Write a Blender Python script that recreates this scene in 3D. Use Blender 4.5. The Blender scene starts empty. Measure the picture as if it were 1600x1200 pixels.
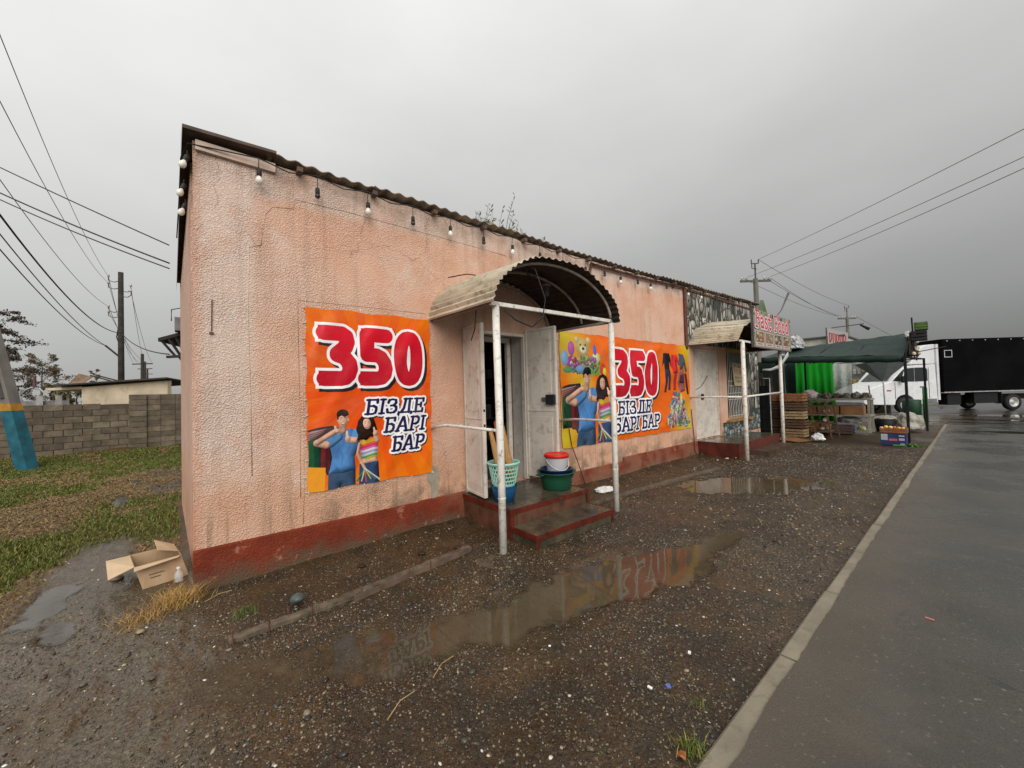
import bpy, math, random
import numpy as np
from mathutils import Vector, Matrix
random.seed(7)
RNG = np.random.default_rng(11)
SC = bpy.context.scene
COL = SC.collection
R = math.radians

# ------------------------------------------------------------------ camera
cam_d = bpy.data.cameras.new('camera')
cam = bpy.data.objects.new('camera', cam_d)
COL.objects.link(cam)
yaw, pitch, roll = R(50.4), R(1.3), R(1.6)
fwd = Vector((-math.sin(yaw) * math.cos(pitch), math.cos(yaw) * math.cos(pitch), math.sin(pitch)))
rt = fwd.cross(Vector((0, 0, 1))).normalized()
upv = rt.cross(fwd)
r2 = rt * math.cos(roll) - upv * math.sin(roll)
u2 = upv * math.cos(roll) + rt * math.sin(roll)
mw = Matrix(((r2.x, u2.x, -fwd.x, 0), (r2.y, u2.y, -fwd.y, 0), (r2.z, u2.z, -fwd.z, 1.6), (0, 0, 0, 1)))
cam.matrix_world = mw
cam_d.sensor_width = 36
cam_d.lens = 13.5
cam_d.clip_start = 0.05
cam_d.clip_end = 3000
SC.camera = cam

# ------------------------------------------------------------------ world, sun, exposure
SC.view_settings.view_transform = 'Standard'
SC.view_settings.look = 'None'
SC.view_settings.gamma = 1
SC.view_settings.use_curve_mapping = False
EXPO = 0.62
SC.view_settings.exposure = EXPO
sun_dir = Vector((0.74, -0.38, 0.55)).normalized()
W = bpy.data.worlds.new('World'); SC.world = W; W.use_nodes = True
wn, wl = W.node_tree.nodes, W.node_tree.links
wn.clear()
def wnode(t, **k):
    n = wn.new(t)
    for a, b in k.items(): setattr(n, a, b)
    return n
tc = wnode('ShaderNodeTexCoord'); sep = wnode('ShaderNodeSeparateXYZ'); wl.new(tc.outputs['Generated'], sep.inputs[0])
def wmath(op, a, b=None, c=None):
    n = wnode('ShaderNodeMath', operation=op)
    for i, v in enumerate((a, b, c)):
        if v is None: continue
        if isinstance(v, (int, float)): n.inputs[i].default_value = v
        else: wl.new(v, n.inputs[i])
    return n.outputs[0]
zc = wmath('MAXIMUM', sep.outputs['Z'], 0.0)
zt = wmath('MULTIPLY', wmath('MULTIPLY', zc, 0.95), wmath('MULTIPLY_ADD', zc, -0.22, 1.0))
L = wmath('ADD', zt, wmath('MULTIPLY', sep.outputs['Y'], -0.20))
L = wmath('ADD', L, 0.36)
mp = wnode('ShaderNodeMapping'); mp.inputs['Scale'].default_value = (1.3, 1.3, 3.0)
wl.new(tc.outputs['Generated'], mp.inputs[0])
nz = wnode('ShaderNodeTexNoise'); nz.inputs['Scale'].default_value = 1.5; nz.inputs['Detail'].default_value = 5; nz.inputs['Roughness'].default_value = .5
wl.new(mp.outputs[0], nz.inputs['Vector'])
L = wmath('MULTIPLY', L, wmath('MULTIPLY_ADD', nz.outputs[0], 0.36, 0.83))
L = wmath('MULTIPLY', L, 1 / 2 ** EXPO)
cr = wnode('ShaderNodeMix', data_type='RGBA')
wl.new(zc, cr.inputs['Factor'])
cr.inputs['A'].default_value = (0.99, 1.0, 0.975, 1); cr.inputs['B'].default_value = (1.0, 1.0, 0.99, 1)
vm = wnode('ShaderNodeVectorMath', operation='SCALE')
wl.new(cr.outputs['Result'], vm.inputs[0]); wl.new(L, vm.inputs['Scale'])
bg = wnode('ShaderNodeBackground'); wl.new(vm.outputs[0], bg.inputs[0])
sky = wnode('ShaderNodeTexSky', sky_type='NISHITA'); sky.sun_disc = False
sky.sun_elevation = math.asin(sun_dir.z); sky.sun_rotation = math.atan2(sun_dir.x, sun_dir.y)
bg2 = wnode('ShaderNodeBackground'); bg2.inputs[1].default_value = 0.05; wl.new(sky.outputs[0], bg2.inputs[0])
mxs = wnode('ShaderNodeMixShader'); mxs.inputs[0].default_value = 0.03     # a closed overcast: hardly any clear sky behind the cloud
out = wnode('ShaderNodeOutputWorld')
wl.new(bg.outputs[0], mxs.inputs[1]); wl.new(bg2.outputs[0], mxs.inputs[2]); wl.new(mxs.outputs[0], out.inputs[0])

sd = bpy.data.lights.new('sun', 'SUN'); so = bpy.data.objects.new('sun', sd); COL.objects.link(so)
sd.energy = 1.5; sd.angle = R(50); sd.color = (1, .965, .93)
so.rotation_euler = sun_dir.to_track_quat('Z', 'Y').to_euler()

# ------------------------------------------------------------------ material kit
class NT:
    def __init__(s, name):
        s.m = bpy.data.materials.new(name); s.m.use_nodes = True
        s.n, s.l = s.m.node_tree.nodes, s.m.node_tree.links
        s.b = s.n['Principled BSDF']
        s.tc = s.n.new('ShaderNodeTexCoord')
        s.co = s.tc.outputs['Object']
    def inp(s, sock, v):
        if isinstance(v, bpy.types.NodeSocket): s.l.new(v, sock)
        elif isinstance(v, (tuple, list)) and len(v) == 3 and sock.type == 'RGBA': sock.default_value = (*v, 1)
        else: sock.default_value = v
    def math(s, op, a, b=0.0, c=None, clamp=False):
        n = s.n.new('ShaderNodeMath'); n.operation = op; n.use_clamp = clamp
        s.inp(n.inputs[0], a); s.inp(n.inputs[1], b)
        if c is not None: s.inp(n.inputs[2], c)
        return n.outputs[0]
    def noise(s, scale, detail=4, rough=.55, stretch=None, vec=None, dist=0.0):
        n = s.n.new('ShaderNodeTexNoise'); n.inputs['Scale'].default_value = scale; n.inputs['Detail'].default_value = detail
        n.inputs['Roughness'].default_value = rough; n.inputs['Distortion'].default_value = dist
        v = vec or s.co
        if stretch:
            m = s.n.new('ShaderNodeMapping'); m.inputs['Scale'].default_value = stretch; s.l.new(v, m.inputs[0]); v = m.outputs[0]
        s.l.new(v, n.inputs['Vector'])
        return n.outputs[0]
    def vor(s, scale, feature='F1', out='Distance', stretch=None):
        n = s.n.new('ShaderNodeTexVoronoi'); n.feature = feature; n.inputs['Scale'].default_value = scale
        v = s.co
        if stretch:
            m = s.n.new('ShaderNodeMapping'); m.inputs['Scale'].default_value = stretch; s.l.new(v, m.inputs[0]); v = m.outputs[0]
        s.l.new(v, n.inputs['Vector'])
        return n.outputs[out]
    def ramp(s, f, lo, hi):
        n = s.n.new('ShaderNodeMapRange'); n.interpolation_type = 'SMOOTHSTEP'
        s.inp(n.inputs['Value'], f); n.inputs['From Min'].default_value = lo; n.inputs['From Max'].default_value = hi
        return n.outputs[0]
    def mix(s, f, a, b, mode='MIX'):
        n = s.n.new('ShaderNodeMix'); n.data_type = 'RGBA'; n.blend_type = mode
        s.inp(n.inputs[0], f); s.inp(n.inputs[6], a); s.inp(n.inputs[7], b)
        return n.outputs[2]
    def xyz(s):
        n = s.n.new('ShaderNodeSeparateXYZ'); s.l.new(s.co, n.inputs[0]); return n.outputs
    def attr(s, name):
        n = s.n.new('ShaderNodeAttribute'); n.attribute_name = name; return n.outputs['Color']
    def bump(s, h, strength, dist=.01, chain=None):
        n = s.n.new('ShaderNodeBump'); n.inputs['Strength'].default_value = strength; n.inputs['Distance'].default_value = dist
        s.l.new(h, n.inputs['Height'])
        if chain is not None: s.l.new(chain, n.inputs['Normal'])
        return n.outputs[0]
    def fin(s, col=None, rough=None, normal=None, metal=None, spec=None):
        if col is not None: s.inp(s.b.inputs['Base Color'], col)
        if rough is not None: s.inp(s.b.inputs['Roughness'], rough)
        if normal is not None: s.l.new(normal, s.b.inputs['Normal'])
        if metal is not None: s.inp(s.b.inputs['Metallic'], metal)
        if spec is not None: s.inp(s.b.inputs['Specular IOR Level'], spec)
        return s.m
CACHE = {}
def mat(name, col, rough=.6, var=.25, vs=6, bs=40, bst=.15, metal=0, spec=.33, dirt=None, dirt_amt=.45, stretch=None):
    """plain worn material: two-scale colour variation, optional dirt colour, fine relief"""
    if name in CACHE: return CACHE[name]
    t = NT(name)
    dark = tuple(c * (1 - var) for c in col); light = tuple(min(1, c * (1 + var)) for c in col)
    c = t.mix(t.ramp(t.noise(vs, 5, stretch=stretch), .3, .7), dark, light)
    if dirt: c = t.mix(t.math('MULTIPLY', t.ramp(t.noise(vs * 2.7, 6, .65, dist=.6), .5, .72), dirt_amt), c, dirt)
    nrm = t.bump(t.noise(bs, 4, .6, stretch=stretch), bst, .006)
    r = t.math('MULTIPLY_ADD', t.noise(vs * 3, 3), .25, max(.02, rough - .12))
    CACHE[name] = t.fin(c, r, nrm, metal, spec)
    return CACHE[name]
def img_mat(name, arr, rough=.4, bump=.25):
    """flat print: picture generated by this script (arr: H x W x 3, linear), laid on by UV"""
    h, w, _ = arr.shape
    im = bpy.data.images.new(name + '_print', w, h, float_buffer=False)
    srgb = np.where(arr <= .0031308, arr * 12.92, 1.055 * np.power(np.maximum(arr, 1e-6), 1 / 2.4) - .055)
    px = np.ones((h, w, 4), np.float32); px[..., :3] = np.clip(srgb[::-1], 0, 1)
    im.pixels.foreach_set(px.ravel()); im.update(); im.pack()
    t = NT(name)
    n = t.n.new('ShaderNodeTexImage'); n.image = im; n.extension = 'EXTEND'
    t.l.new(t.tc.outputs['UV'], n.inputs[0])
    c = t.mix(t.math('MULTIPLY', t.ramp(t.noise(3, 5), .45, .8), .12), n.outputs[0], (.35, .3, .25))
    nrm = t.bump(t.noise(7, 3, .5, dist=1.0), bump, .02)
    return t.fin(c, rough, nrm, spec=.22)

# ------------------------------------------------------------------ object kit
WO = {}
def tag(o, label=None, cat=None, group=None, kind=None):
    if label: o['label'] = label
    if cat: o['category'] = cat
    if group: o['group'] = group
    if kind: o['kind'] = kind
    return o
def thing(name, label, cat, loc=(0, 0, 0), group=None, rz=0):
    o = bpy.data.objects.new(name, None); o.empty_display_size = .1; COL.objects.link(o)
    o.location = loc; o.rotation_euler.z = rz
    WO[o.name] = Vector(loc)
    return tag(o, label, cat, group)
class MB:
    def __init__(s): s.v = []; s.f = []; s.uv = None
    def add(s, vs, fs):
        b = len(s.v); s.v += [tuple(v) for v in vs]; s.f += [tuple(i + b for i in f) for f in fs]; return s
    def box(s, c, d, rz=0, ry=0, rx=0, taper=1):
        M = Matrix.Rotation(rz, 3, 'Z') @ Matrix.Rotation(ry, 3, 'Y') @ Matrix.Rotation(rx, 3, 'X')
        vs = []
        for z in (-.5, .5):
            k = taper if z > 0 else 1
            for x, y in ((-.5, -.5), (.5, -.5), (.5, .5), (-.5, .5)):
                vs.append(M @ Vector((x * d[0] * k, y * d[1] * k, z * d[2])) + Vector(c))
        return s.add(vs, [(3, 2, 1, 0), (4, 5, 6, 7), (0, 1, 5, 4), (1, 2, 6, 5), (2, 3, 7, 6), (3, 0, 4, 7)])
    def b2(s, a, b):
        return s.box([(a[i] + b[i]) / 2 for i in range(3)], [abs(b[i] - a[i]) for i in range(3)])
    def bar(s, p, q, w, h=None):
        p, q = Vector(p), Vector(q); h = h or w; d = q - p
        z = d.normalized(); x = z.cross(Vector((0, 0, 1)))
        if x.length < 1e-3: x = Vector((1, 0, 0))
        x.normalize(); y = z.cross(x)
        vs = [a + x * i * w / 2 + y * j * h / 2 for a in (p, q) for i, j in ((-1, -1), (1, -1), (1, 1), (-1, 1))]
        return s.add(vs, [(3, 2, 1, 0), (4, 5, 6, 7), (0, 1, 5, 4), (1, 2, 6, 5), (2, 3, 7, 6), (3, 0, 4, 7)])
    def tube(s, pts, r, n=8, cap=True):
        pts = [Vector(p) for p in pts]; rr = r if isinstance(r, (list, tuple)) else [r] * len(pts)
        vs = []; up = Vector((.13, .21, .97))
        for i, p in enumerate(pts):
            d = (pts[min(i + 1, len(pts) - 1)] - pts[max(i - 1, 0)]).normalized()
            x = d.cross(up)
            if x.length < .05: x = d.cross(Vector((1, 0, 0)))
            x.normalize(); y = d.cross(x)
            vs += [p + (x * math.cos(2 * math.pi * k / n) + y * math.sin(2 * math.pi * k / n)) * rr[i] for k in range(n)]
        fs = [(i * n + k, i * n + (k + 1) % n, (i + 1) * n + (k + 1) % n, (i + 1) * n + k) for i in range(len(pts) - 1) for k in range(n)]
        if cap: fs += [tuple(range(n - 1, -1, -1)), tuple((len(pts) - 1) * n + k for k in range(n))]
        return s.add(vs, fs)
    def lathe(s, prof, c=(0, 0, 0), n=24, axis=None):
        vs = []; fs = []
        M = Matrix.Identity(3) if axis is None else Vector(axis).to_track_quat('Z', 'Y').to_matrix()
        for r, z in prof:
            vs += [M @ Vector((r * math.cos(2 * math.pi * k / n), r * math.sin(2 * math.pi * k / n), z)) + Vector(c) for k in range(n)]
        for i in range(len(prof) - 1):
            fs += [(i * n + k, i * n + (k + 1) % n, (i + 1) * n + (k + 1) % n, (i + 1) * n + k) for k in range(n)]
        return s.add(vs, fs)
    def prism(s, poly, axis, a, b):
        """polygon in the plane across 'axis', extruded from a to b"""
        def mk(p, t): return (t, p[0], p[1]) if axis == 'x' else ((p[0], t, p[1]) if axis == 'y' else (p[0], p[1], t))
        n = len(poly)
        return s.add([mk(p, a) for p in poly] + [mk(p, b) for p in poly],
                     [tuple(range(n - 1, -1, -1)), tuple(range(n, 2 * n))] + [(i, (i + 1) % n, n + (i + 1) % n, n + i) for i in range(n)])
    def grid(s, P, nu, nv):
        return s.add(P, [(i * nv + j, i * nv + j + 1, (i + 1) * nv + j + 1, (i + 1) * nv + j) for i in range(nu - 1) for j in range(nv - 1)])
    def build(s, name, m, parent=None, smooth=False, bevel=0):
        me = bpy.data.meshes.new(name); me.from_pydata(s.v, [], s.f); me.update()
        if m: me.materials.append(m)
        if smooth: me.shade_smooth()
        o = bpy.data.objects.new(name, me); COL.objects.link(o)
        if parent:
            o.parent = parent; o.location = -WO.get(parent.name, Vector((0, 0, 0)))
        WO[o.name] = Vector((0, 0, 0))
        if bevel:
            md = o.modifiers.new('bevel', 'BEVEL'); md.width = bevel; md.segments = 2; md.limit_method = 'ANGLE'
        return o
def dup(o, loc=None, rz=None, parent=None, scale=None):
    c = o.copy(); COL.objects.link(c)
    if parent is not None: c.parent = parent
    if loc is not None: c.location = loc
    if rz is not None: c.rotation_euler.z = rz
    if scale is not None: c.scale = scale
    for ch in list(o.children): dup(ch, parent=c)
    return c
def np_mesh(name, V, F, m, cols=None, smooth=False, parent=None):
    me = bpy.data.meshes.new(name); k = F.shape[1]
    me.vertices.add(len(V)); me.vertices.foreach_set('co', V.astype(np.float32).ravel())
    me.loops.add(F.size); me.loops.foreach_set('vertex_index', F.astype(np.int32).ravel())
    me.polygons.add(len(F)); me.polygons.foreach_set('loop_start', np.arange(0, F.size, k, dtype=np.int32))
    me.polygons.foreach_set('loop_total', np.full(len(F), k, np.int32))
    if smooth: me.polygons.foreach_set('use_smooth', np.ones(len(F), bool))
    me.update(calc_edges=True); me.validate()
    if cols is not None:
        a = me.color_attributes.new('tone', 'FLOAT_COLOR', 'POINT')
        c4 = np.ones((len(V), 4), np.float32); c4[:, :3] = cols; a.data.foreach_set('color', c4.ravel())
    me.materials.append(m)
    o = bpy.data.objects.new(name, me); COL.objects.link(o)
    if parent: o.parent = parent; o.location = -WO.get(parent.name, Vector((0, 0, 0)))
    WO[o.name] = Vector((0, 0, 0))
    return o
def vnoise(x, y, seed=0):
    xi, yi = np.floor(x).astype(np.int64), np.floor(y).astype(np.int64); fx, fy = x - xi, y - yi
    fx = fx * fx * (3 - 2 * fx); fy = fy * fy * (3 - 2 * fy)
    def h(a, b):
        n = (a * 374761393 + b * 668265263 + seed * 1442695041) & 0x7fffffff
        n = ((n ^ (n >> 13)) * 1274126177) & 0x7fffffff
        return ((n ^ (n >> 16)) & 0xffff) / 65535.
    return (h(xi, yi) * (1 - fx) + h(xi + 1, yi) * fx) * (1 - fy) + (h(xi, yi + 1) * (1 - fx) + h(xi + 1, yi + 1) * fx) * fy
def fbm(x, y, octv=4, seed=0, gain=.5):
    s, a, t = 0, 1, 0
    for i in range(octv):
        s = s + a * vnoise(x * 2 ** i + 17 * i, y * 2 ** i - 9 * i, seed + i); t += a; a *= gain
    return s / t
def sstep(a, b, x):
    t = np.clip((x - a) / (b - a), 0, 1); return t * t * (3 - 2 * t)

# ================================================================== GROUND
FX = -4.29          # facade plane
# puddles: (cx, cy, rx, ry, rotation, depth)
STRIP = [(-1.75, 4.5, .12, .020), (-1.80, 3.8, .24, .032), (-1.98, 3.0, .38, .042), (-2.12, 2.3, .40, .036), (-2.22, 1.7, .34, .022), (-2.42, 1.0, .36, .015), (-2.62, .45, .32, .012), (-2.9, .05, .22, .010)]
PUD = [
       (-2.45, 6.9, .5, 1.15, R(-38), .05), (-4.9, -.92, .62, .16, R(-4), .020), (-4.2, -.76, .35, .10, R(14), .014),
       (-9.0, -.95, .5, .08, R(4), .03)]
def puddle_field(x, y):
    d = np.zeros_like(x)
    for cx, cy, rx, ry, a, dep in PUD:
        u = (x - cx) * math.cos(a) + (y - cy) * math.sin(a); v = -(x - cx) * math.sin(a) + (y - cy) * math.cos(a)
        q = np.sqrt((u / rx) ** 2 + (v / ry) ** 2) + (fbm(x * 3.1, y * 3.1, 3, 5) - .5) * .8 + (fbm(x * 11, y * 11, 3, 7) - .5) * .7
        d = np.maximum(d, dep * sstep(1.25, .6, q))
    nz_ = (fbm(x * 2.6, y * 2.6, 3, 5) - .5) * 1.1 + (fbm(x * 9, y * 9, 3, 6) - .5) * .5
    for (x0, y0, w0, d0), (x1, y1, w1, d1) in zip(STRIP[:-1], STRIP[1:]):
        L2_ = (x1 - x0) ** 2 + (y1 - y0) ** 2; t_ = np.clip(((x - x0) * (x1 - x0) + (y - y0) * (y1 - y0)) / L2_, 0, 1)
        q = np.hypot(x - x0 - t_ * (x1 - x0), y - y0 - t_ * (y1 - y0)) / (w0 + (w1 - w0) * t_) + nz_
        d = np.maximum(d, (d0 + (d1 - d0) * t_) * sstep(1.15, .25, q))
    return d
WATER = -0.014
def ground_h(x, y):
    h = (fbm(x * .8, y * .8, 3, 1) - .5) * .045 + (fbm(x * 6, y * 6, 4, 2) - .5) * .018
    yard = sstep(-3.3, -3.9, x)
    h += yard * .004
    # tyre-rutted mud round the corner and at the left
    rut = sstep(.6, -.6, y) * sstep(-9, -6, x)
    h += rut * (fbm(x * 9, y * 22, 3, 8) - .5) * .03
    h = np.maximum(h, WATER + .004 + 0 * h)
    pf = puddle_field(x, y); m_ = sstep(0, .010, pf); h = h * (1 - m_) + (WATER + .005 + (fbm(x * 13, y * 13, 3, 9) - .5) * .012) * m_
    h -= pf
    # soil banked against the building and at the old pavement strip
    h += .03 * sstep(.5, 0, np.abs(x - FX)) * sstep(1, 2.2, y) - .035 * sstep(.55, .1, np.hypot(x - FX, y * .6)) * fbm(x * 4, y * 4, 2, 3)
    h += sstep(-14.5, -17.5, x) * .10 * fbm(x * 1.1, y * 1.1, 3, 14) * 2
    h = np.where(x > -1.0, np.minimum(h, .012), h)
    return np.where(x > -.74, -.06, h)
def axis(parts):
    o = [parts[0][0]]
    for a, b, st in parts: o += list(np.linspace(a, b, max(2, int(round((b - a) / st)) + 1))[1:])
    return np.array(o)
xs = axis([(-1500, -200, 260), (-200, -40, 20), (-40, -19, 1.5), (-19, -9, .12), (-9, -5, .05), (-5, -.72, .022), (-.72, -.5, .11), (-.5, 40, 4), (40, 200, 40), (200, 1500, 260)])
ys = axis([(-1500, -200, 260), (-200, -20, 20), (-20, -6, 1.2), (-6, -2.4, .1), (-2.4, 6, .022), (6, 15, .05), (15, 22, .15), (22, 60, 3.8), (60, 200, 20), (200, 1500, 260)])
Xg, Yg = np.meshgrid(xs, ys, indexing='ij')
Zg = ground_h(Xg, Yg)
nu, nv = Xg.shape
idx = np.arange(nu * nv).reshape(nu, nv)
Fg = np.stack([idx[:-1, :-1], idx[1:, :-1], idx[1:, 1:], idx[:-1, 1:]], -1).reshape(-1, 4)

def green_mask(x, y):
    w = (fbm(x * .5, y * 1.4, 3, 21) - .5) * 3.0; xx = x + w; p = fbm(x * 1.6, y * 2.6, 4, 22)
    far = sstep(-12.6, -13.4, xx) * sstep(-17.9, -16.4, x)
    midl = sstep(-12.6, -11.6, xx) * sstep(-9.2, -10.2, xx) * sstep(-1.3, -1.8, y)
    near = sstep(-7.8, -7.0, x + w * .4) * sstep(-5.2, -5.6, x) * sstep(-.95, -1.2, y + (p - .5) * .4)
    midr = sstep(-10.2, -9.2, xx) * sstep(-5.7, -6.4, x) * sstep(-1.4, -1.0, y) * .55
    return np.clip(np.maximum(np.maximum(far, midl), np.maximum(near * 1.1, midr)) * sstep(.3, .52, p) * 1.15, 0, 1)
def straw_mask(x, y):
    s = sstep(.34, .56, fbm(x * 1.1 + 9, y * 2.1, 4, 31)); g = green_mask(x, y)
    a = sstep(-5.2, -5.7, x) * sstep(-17.9, -16.8, x) * (1 - g * .75)
    edge = sstep(-3.9, -4.5, x) * sstep(-.95, -1.15, y) * .95
    return np.clip(np.maximum(a * (.2 + .85 * s), edge * (1 - g)), 0, 1) * (1 - sstep(-1.15, -.95, y) * sstep(-7.4, -6.4, x) * sstep(-.45, -.65, y) * .95)
def bare_path(x, y):
    return sstep(-6.9, -6.1, x) * sstep(-1.15, -.95, y) * sstep(-.42, -.62, y)
# colours of soil by place (wet mud, grit, trodden pale strip, straw-covered earth)
n1 = fbm(Xg * 1.4, Yg * 1.4, 4, 41); n2 = fbm(Xg * 7, Yg * 7, 3, 42)
mud = np.array([.062, .045, .028]); mud2 = np.array([.105, .078, .05]); grit = np.array([.045, .042, .036]); ochre = np.array([.13, .085, .04]); greym = np.array([.15, .135, .115])
def L3(a, b, t): return a * (1 - t[..., None]) + b * t[..., None]
Cg = L3(np.broadcast_to(mud, Xg.shape + (3,)), np.broadcast_to(mud2, Xg.shape + (3,)), sstep(.35, .68, n1))
Cg = L3(Cg, grit, sstep(.5, .66, n2) * .8)
Cg = L3(Cg, greym, sstep(.6, -.1, Yg + .25 * n1) * sstep(-8, -5.5, Xg) * .85)
Cg = L3(Cg, ochre, sstep(.58, .72, fbm(Xg * 2.3 + 5, Yg * 2.3, 3, 47)) * .45)
Cg = L3(Cg, np.array([.12, .09, .055]), sstep(.25, .12, np.abs(Xg + 3.75)) * (Yg > .2) * .5 * n1)
sg = straw_mask(Xg, Yg); gg = green_mask(Xg, Yg)
Cg = L3(Cg, np.array([.17, .115, .055]), np.clip(sg, 0, 1) * .8)
Cg = L3(Cg, np.array([.09, .10, .03]), np.clip(gg, 0, 1) * .8)
Cg = L3(Cg, np.array([.15, .105, .06]), sstep(-15, -16.6, Xg) * n1 * 1.2 * (Xg > -18))
wet = np.clip(.2 + sstep(.42, .6, fbm(Xg * 1.1 + 2, Yg * 1.1, 4, 44)) * .6 + puddle_field(Xg, Yg) * 25 + sstep(.5, -.1, Yg) * sstep(-7, -5.5, Xg) * 1.0, 0, 1) * (1 - np.clip(sg + gg, 0, 1) * .8)
t = NT('wet_mud')
tone = t.attr('tone')
wat = t.n.new('ShaderNodeAttribute'); wat.attribute_name = 'wet'
fine = t.noise(55, 5, .7); peb = t.vor(48); peb2 = t.vor(120)
tone = t.mix(1, tone, (.74, .62, .44), 'MULTIPLY')
c = t.mix(t.ramp(fine, .38, .62), t.mix(1, tone, (.35, .33, .30), 'MULTIPLY'), tone)
c = t.mix(t.ramp(t.noise(130, 3, .7), .5, .7), c, t.mix(1, tone, (1.7, 1.65, 1.55), 'MULTIPLY'))
c = t.mix(t.math('MULTIPLY', t.ramp(t.vor(75, out='Color'), .8, .95), .35), c, (.28, .23, .17))
rr = t.math('SUBTRACT', .60, t.math('MULTIPLY', wat.outputs['Fac'], .46))
rr = t.math('ADD', rr, t.math('MULTIPLY', t.noise(18, 3), .16))
def sb_(h, st, dist, chain=None):
    n = t.n.new('ShaderNodeBump'); n.inputs['Distance'].default_value = dist; t.l.new(h, n.inputs['Height']); t.l.new(t.math('MULTIPLY', t.math('SUBTRACT', 1.0, t.math('MULTIPLY', wat.outputs['Fac'], .62)), st), n.inputs['Strength'])
    if chain is not None: t.l.new(chain, n.inputs['Normal'])
    return n.outputs[0]
nb = sb_(t.noise(22, 5, .65), .4, .03)
nb = sb_(peb, .4, .012, nb); nb = sb_(peb2, .35, .005, nb)
gm = t.fin(c, rr, nb, spec=.38)
g = np_mesh('ground', np.stack([Xg, Yg, Zg], -1).reshape(-1, 3), Fg, gm, Cg.reshape(-1, 3), True)
wa = g.data.attributes.new('wet', 'FLOAT', 'POINT'); wa.data.foreach_set('value', wet.astype(np.float32).ravel())
tag(g, kind='structure')

# water lying in the hollows
def water_mat(name, col, rough):
    t = NT(name)
    n = t.bump(t.noise(5, 3, .5), .035, .02)
    m = t.fin(t.mix(t.ramp(t.noise(2.2, 4), .3, .7), tuple(c * .75 for c in col), col), rough, n, spec=.5)
    t.inp(t.b.inputs['IOR'], 1.4)
    da = t.n.new('ShaderNodeAttribute'); da.attribute_name = 'depth'
    t.inp(t.b.inputs['Alpha'], t.math('MULTIPLY', t.ramp(t.math('ADD', da.outputs['Fac'], t.math('MULTIPLY_ADD', t.noise(30, 3), .006, -.003)), -.0005, .014), .88))
    return m
wm = water_mat('muddy_water', (.105, .078, .045), .03); wg = water_mat('sky_sheen_water', (.125, .112, .092), .10)  # second water: paler base colour paints in the sheen of the sky
for a, b in (((-3.3, -1.0), (-1.2, 4.9)), ((-3.4, 5.3), (-1.4, 8.6)), ((-6.4, -1.5), (-3.301, .3)), ((-10, -1.5), (-7.2, -.6))):
    gx, gy = np.arange(a[0], b[0] + .001, .02), np.arange(a[1], b[1] + .001, .02)
    gX, gY = np.meshgrid(gx, gy, indexing='ij'); dp = WATER - ground_h(gX, gY)
    ok = dp > -.001; ix = np.arange(gX.size).reshape(gX.shape)
    q = np.stack([ix[:-1, :-1], ix[1:, :-1], ix[1:, 1:], ix[:-1, 1:]], -1).reshape(-1, 4)
    keep = ok.ravel()[q].any(1) & ~((gX.ravel()[q[:, 0]] < FX + .05) & (gY.ravel()[q[:, 0]] > -.1))
    q = q[keep]; used, inv = np.unique(q, return_inverse=True)
    if not len(used): continue
    V = np.stack([gX.ravel()[used], gY.ravel()[used], np.full(len(used), WATER)], -1)
    o = np_mesh('puddle', V, inv.reshape(-1, 4), wg if b[0] < -3.2 else wm, None, True); at = o.data.attributes.new('depth', 'FLOAT', 'POINT'); at.data.foreach_set('value', dp.ravel()[used].astype(np.float32))
    tag(o, kind='structure')

# asphalt path, kerb, and the lot beyond
def asphalt(name, base, wetlo, wethi, scale, stretch=None):
    t = NT(name)
    c = t.mix(t.ramp(t.noise(1.1, 5, .6, stretch=stretch), .3, .7), tuple(b * .8 for b in base), tuple(b * 1.2 for b in base))
    c = t.mix(t.ramp(t.noise(160, 3, .7), .42, .62), t.mix(1, c, (.55, .55, .54), 'MULTIPLY'), c)
    c = t.mix(t.math('MULTIPLY', t.ramp(t.vor(90, out='Color'), .86, .96), .5), c, (.24, .23, .2))
    w = t.ramp(t.noise(scale, 4, .55, stretch=stretch), .42, .58)
    c = t.mix(t.math('MULTIPLY', w, .38), c, tuple(b * .55 for b in base))
    c = t.mix(t.math('MULTIPLY', t.ramp(t.noise(.45, 5, .65, dist=1.2), .52, .7), .35), c, (.12, .10, .07))
    c = t.mix(t.math('MULTIPLY', t.ramp(t.noise(6, 5, .7), .6, .75), .4), c, tuple(b * 1.6 for b in base))
    r = t.math('MULTIPLY_ADD', w, wetlo - wethi, wethi)
    ve = t.n.new('ShaderNodeTexVoronoi'); ve.feature = 'DISTANCE_TO_EDGE'; ve.inputs['Scale'].default_value = .5; wv2 = t.n.new('ShaderNodeVectorMath'); wv2.operation = 'MULTIPLY_ADD'; wn2 = t.n.new('ShaderNodeTexNoise'); wn2.inputs['Scale'].default_value = 3; wn2.inputs['Detail'].default_value = 6; t.l.new(t.co, wn2.inputs['Vector']); t.l.new(wn2.outputs['Color'], wv2.inputs[0]); wv2.inputs[1].default_value = (.5, .5, 0); t.l.new(t.co, wv2.inputs[2]); t.l.new(wv2.outputs[0], ve.inputs['Vector'])
    crk = t.math('MULTIPLY', t.ramp(ve.outputs['Distance'], .006, .001), t.ramp(t.noise(.5, 2), .52, .6))
    c = t.mix(t.math('MULTIPLY', crk, .6), c, (.012, .011, .010))
    Xa = t.xyz()[0]; mv = t.math('MULTIPLY', t.ramp(t.math('ADD', Xa, t.math('MULTIPLY', t.noise(1.8, 5, .65), -.9)), -.55, -1.15), .5)
    c = t.mix(mv, c, (.10, .075, .048))
    nb = t.bump(t.vor(130), .35, .004); nb = t.bump(t.noise(260, 2), .25, .003, nb)
    return t.fin(c, r, nb, spec=.5)
am = asphalt('damp_asphalt', (.064, .056, .043), .17, .42, .7)
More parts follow.
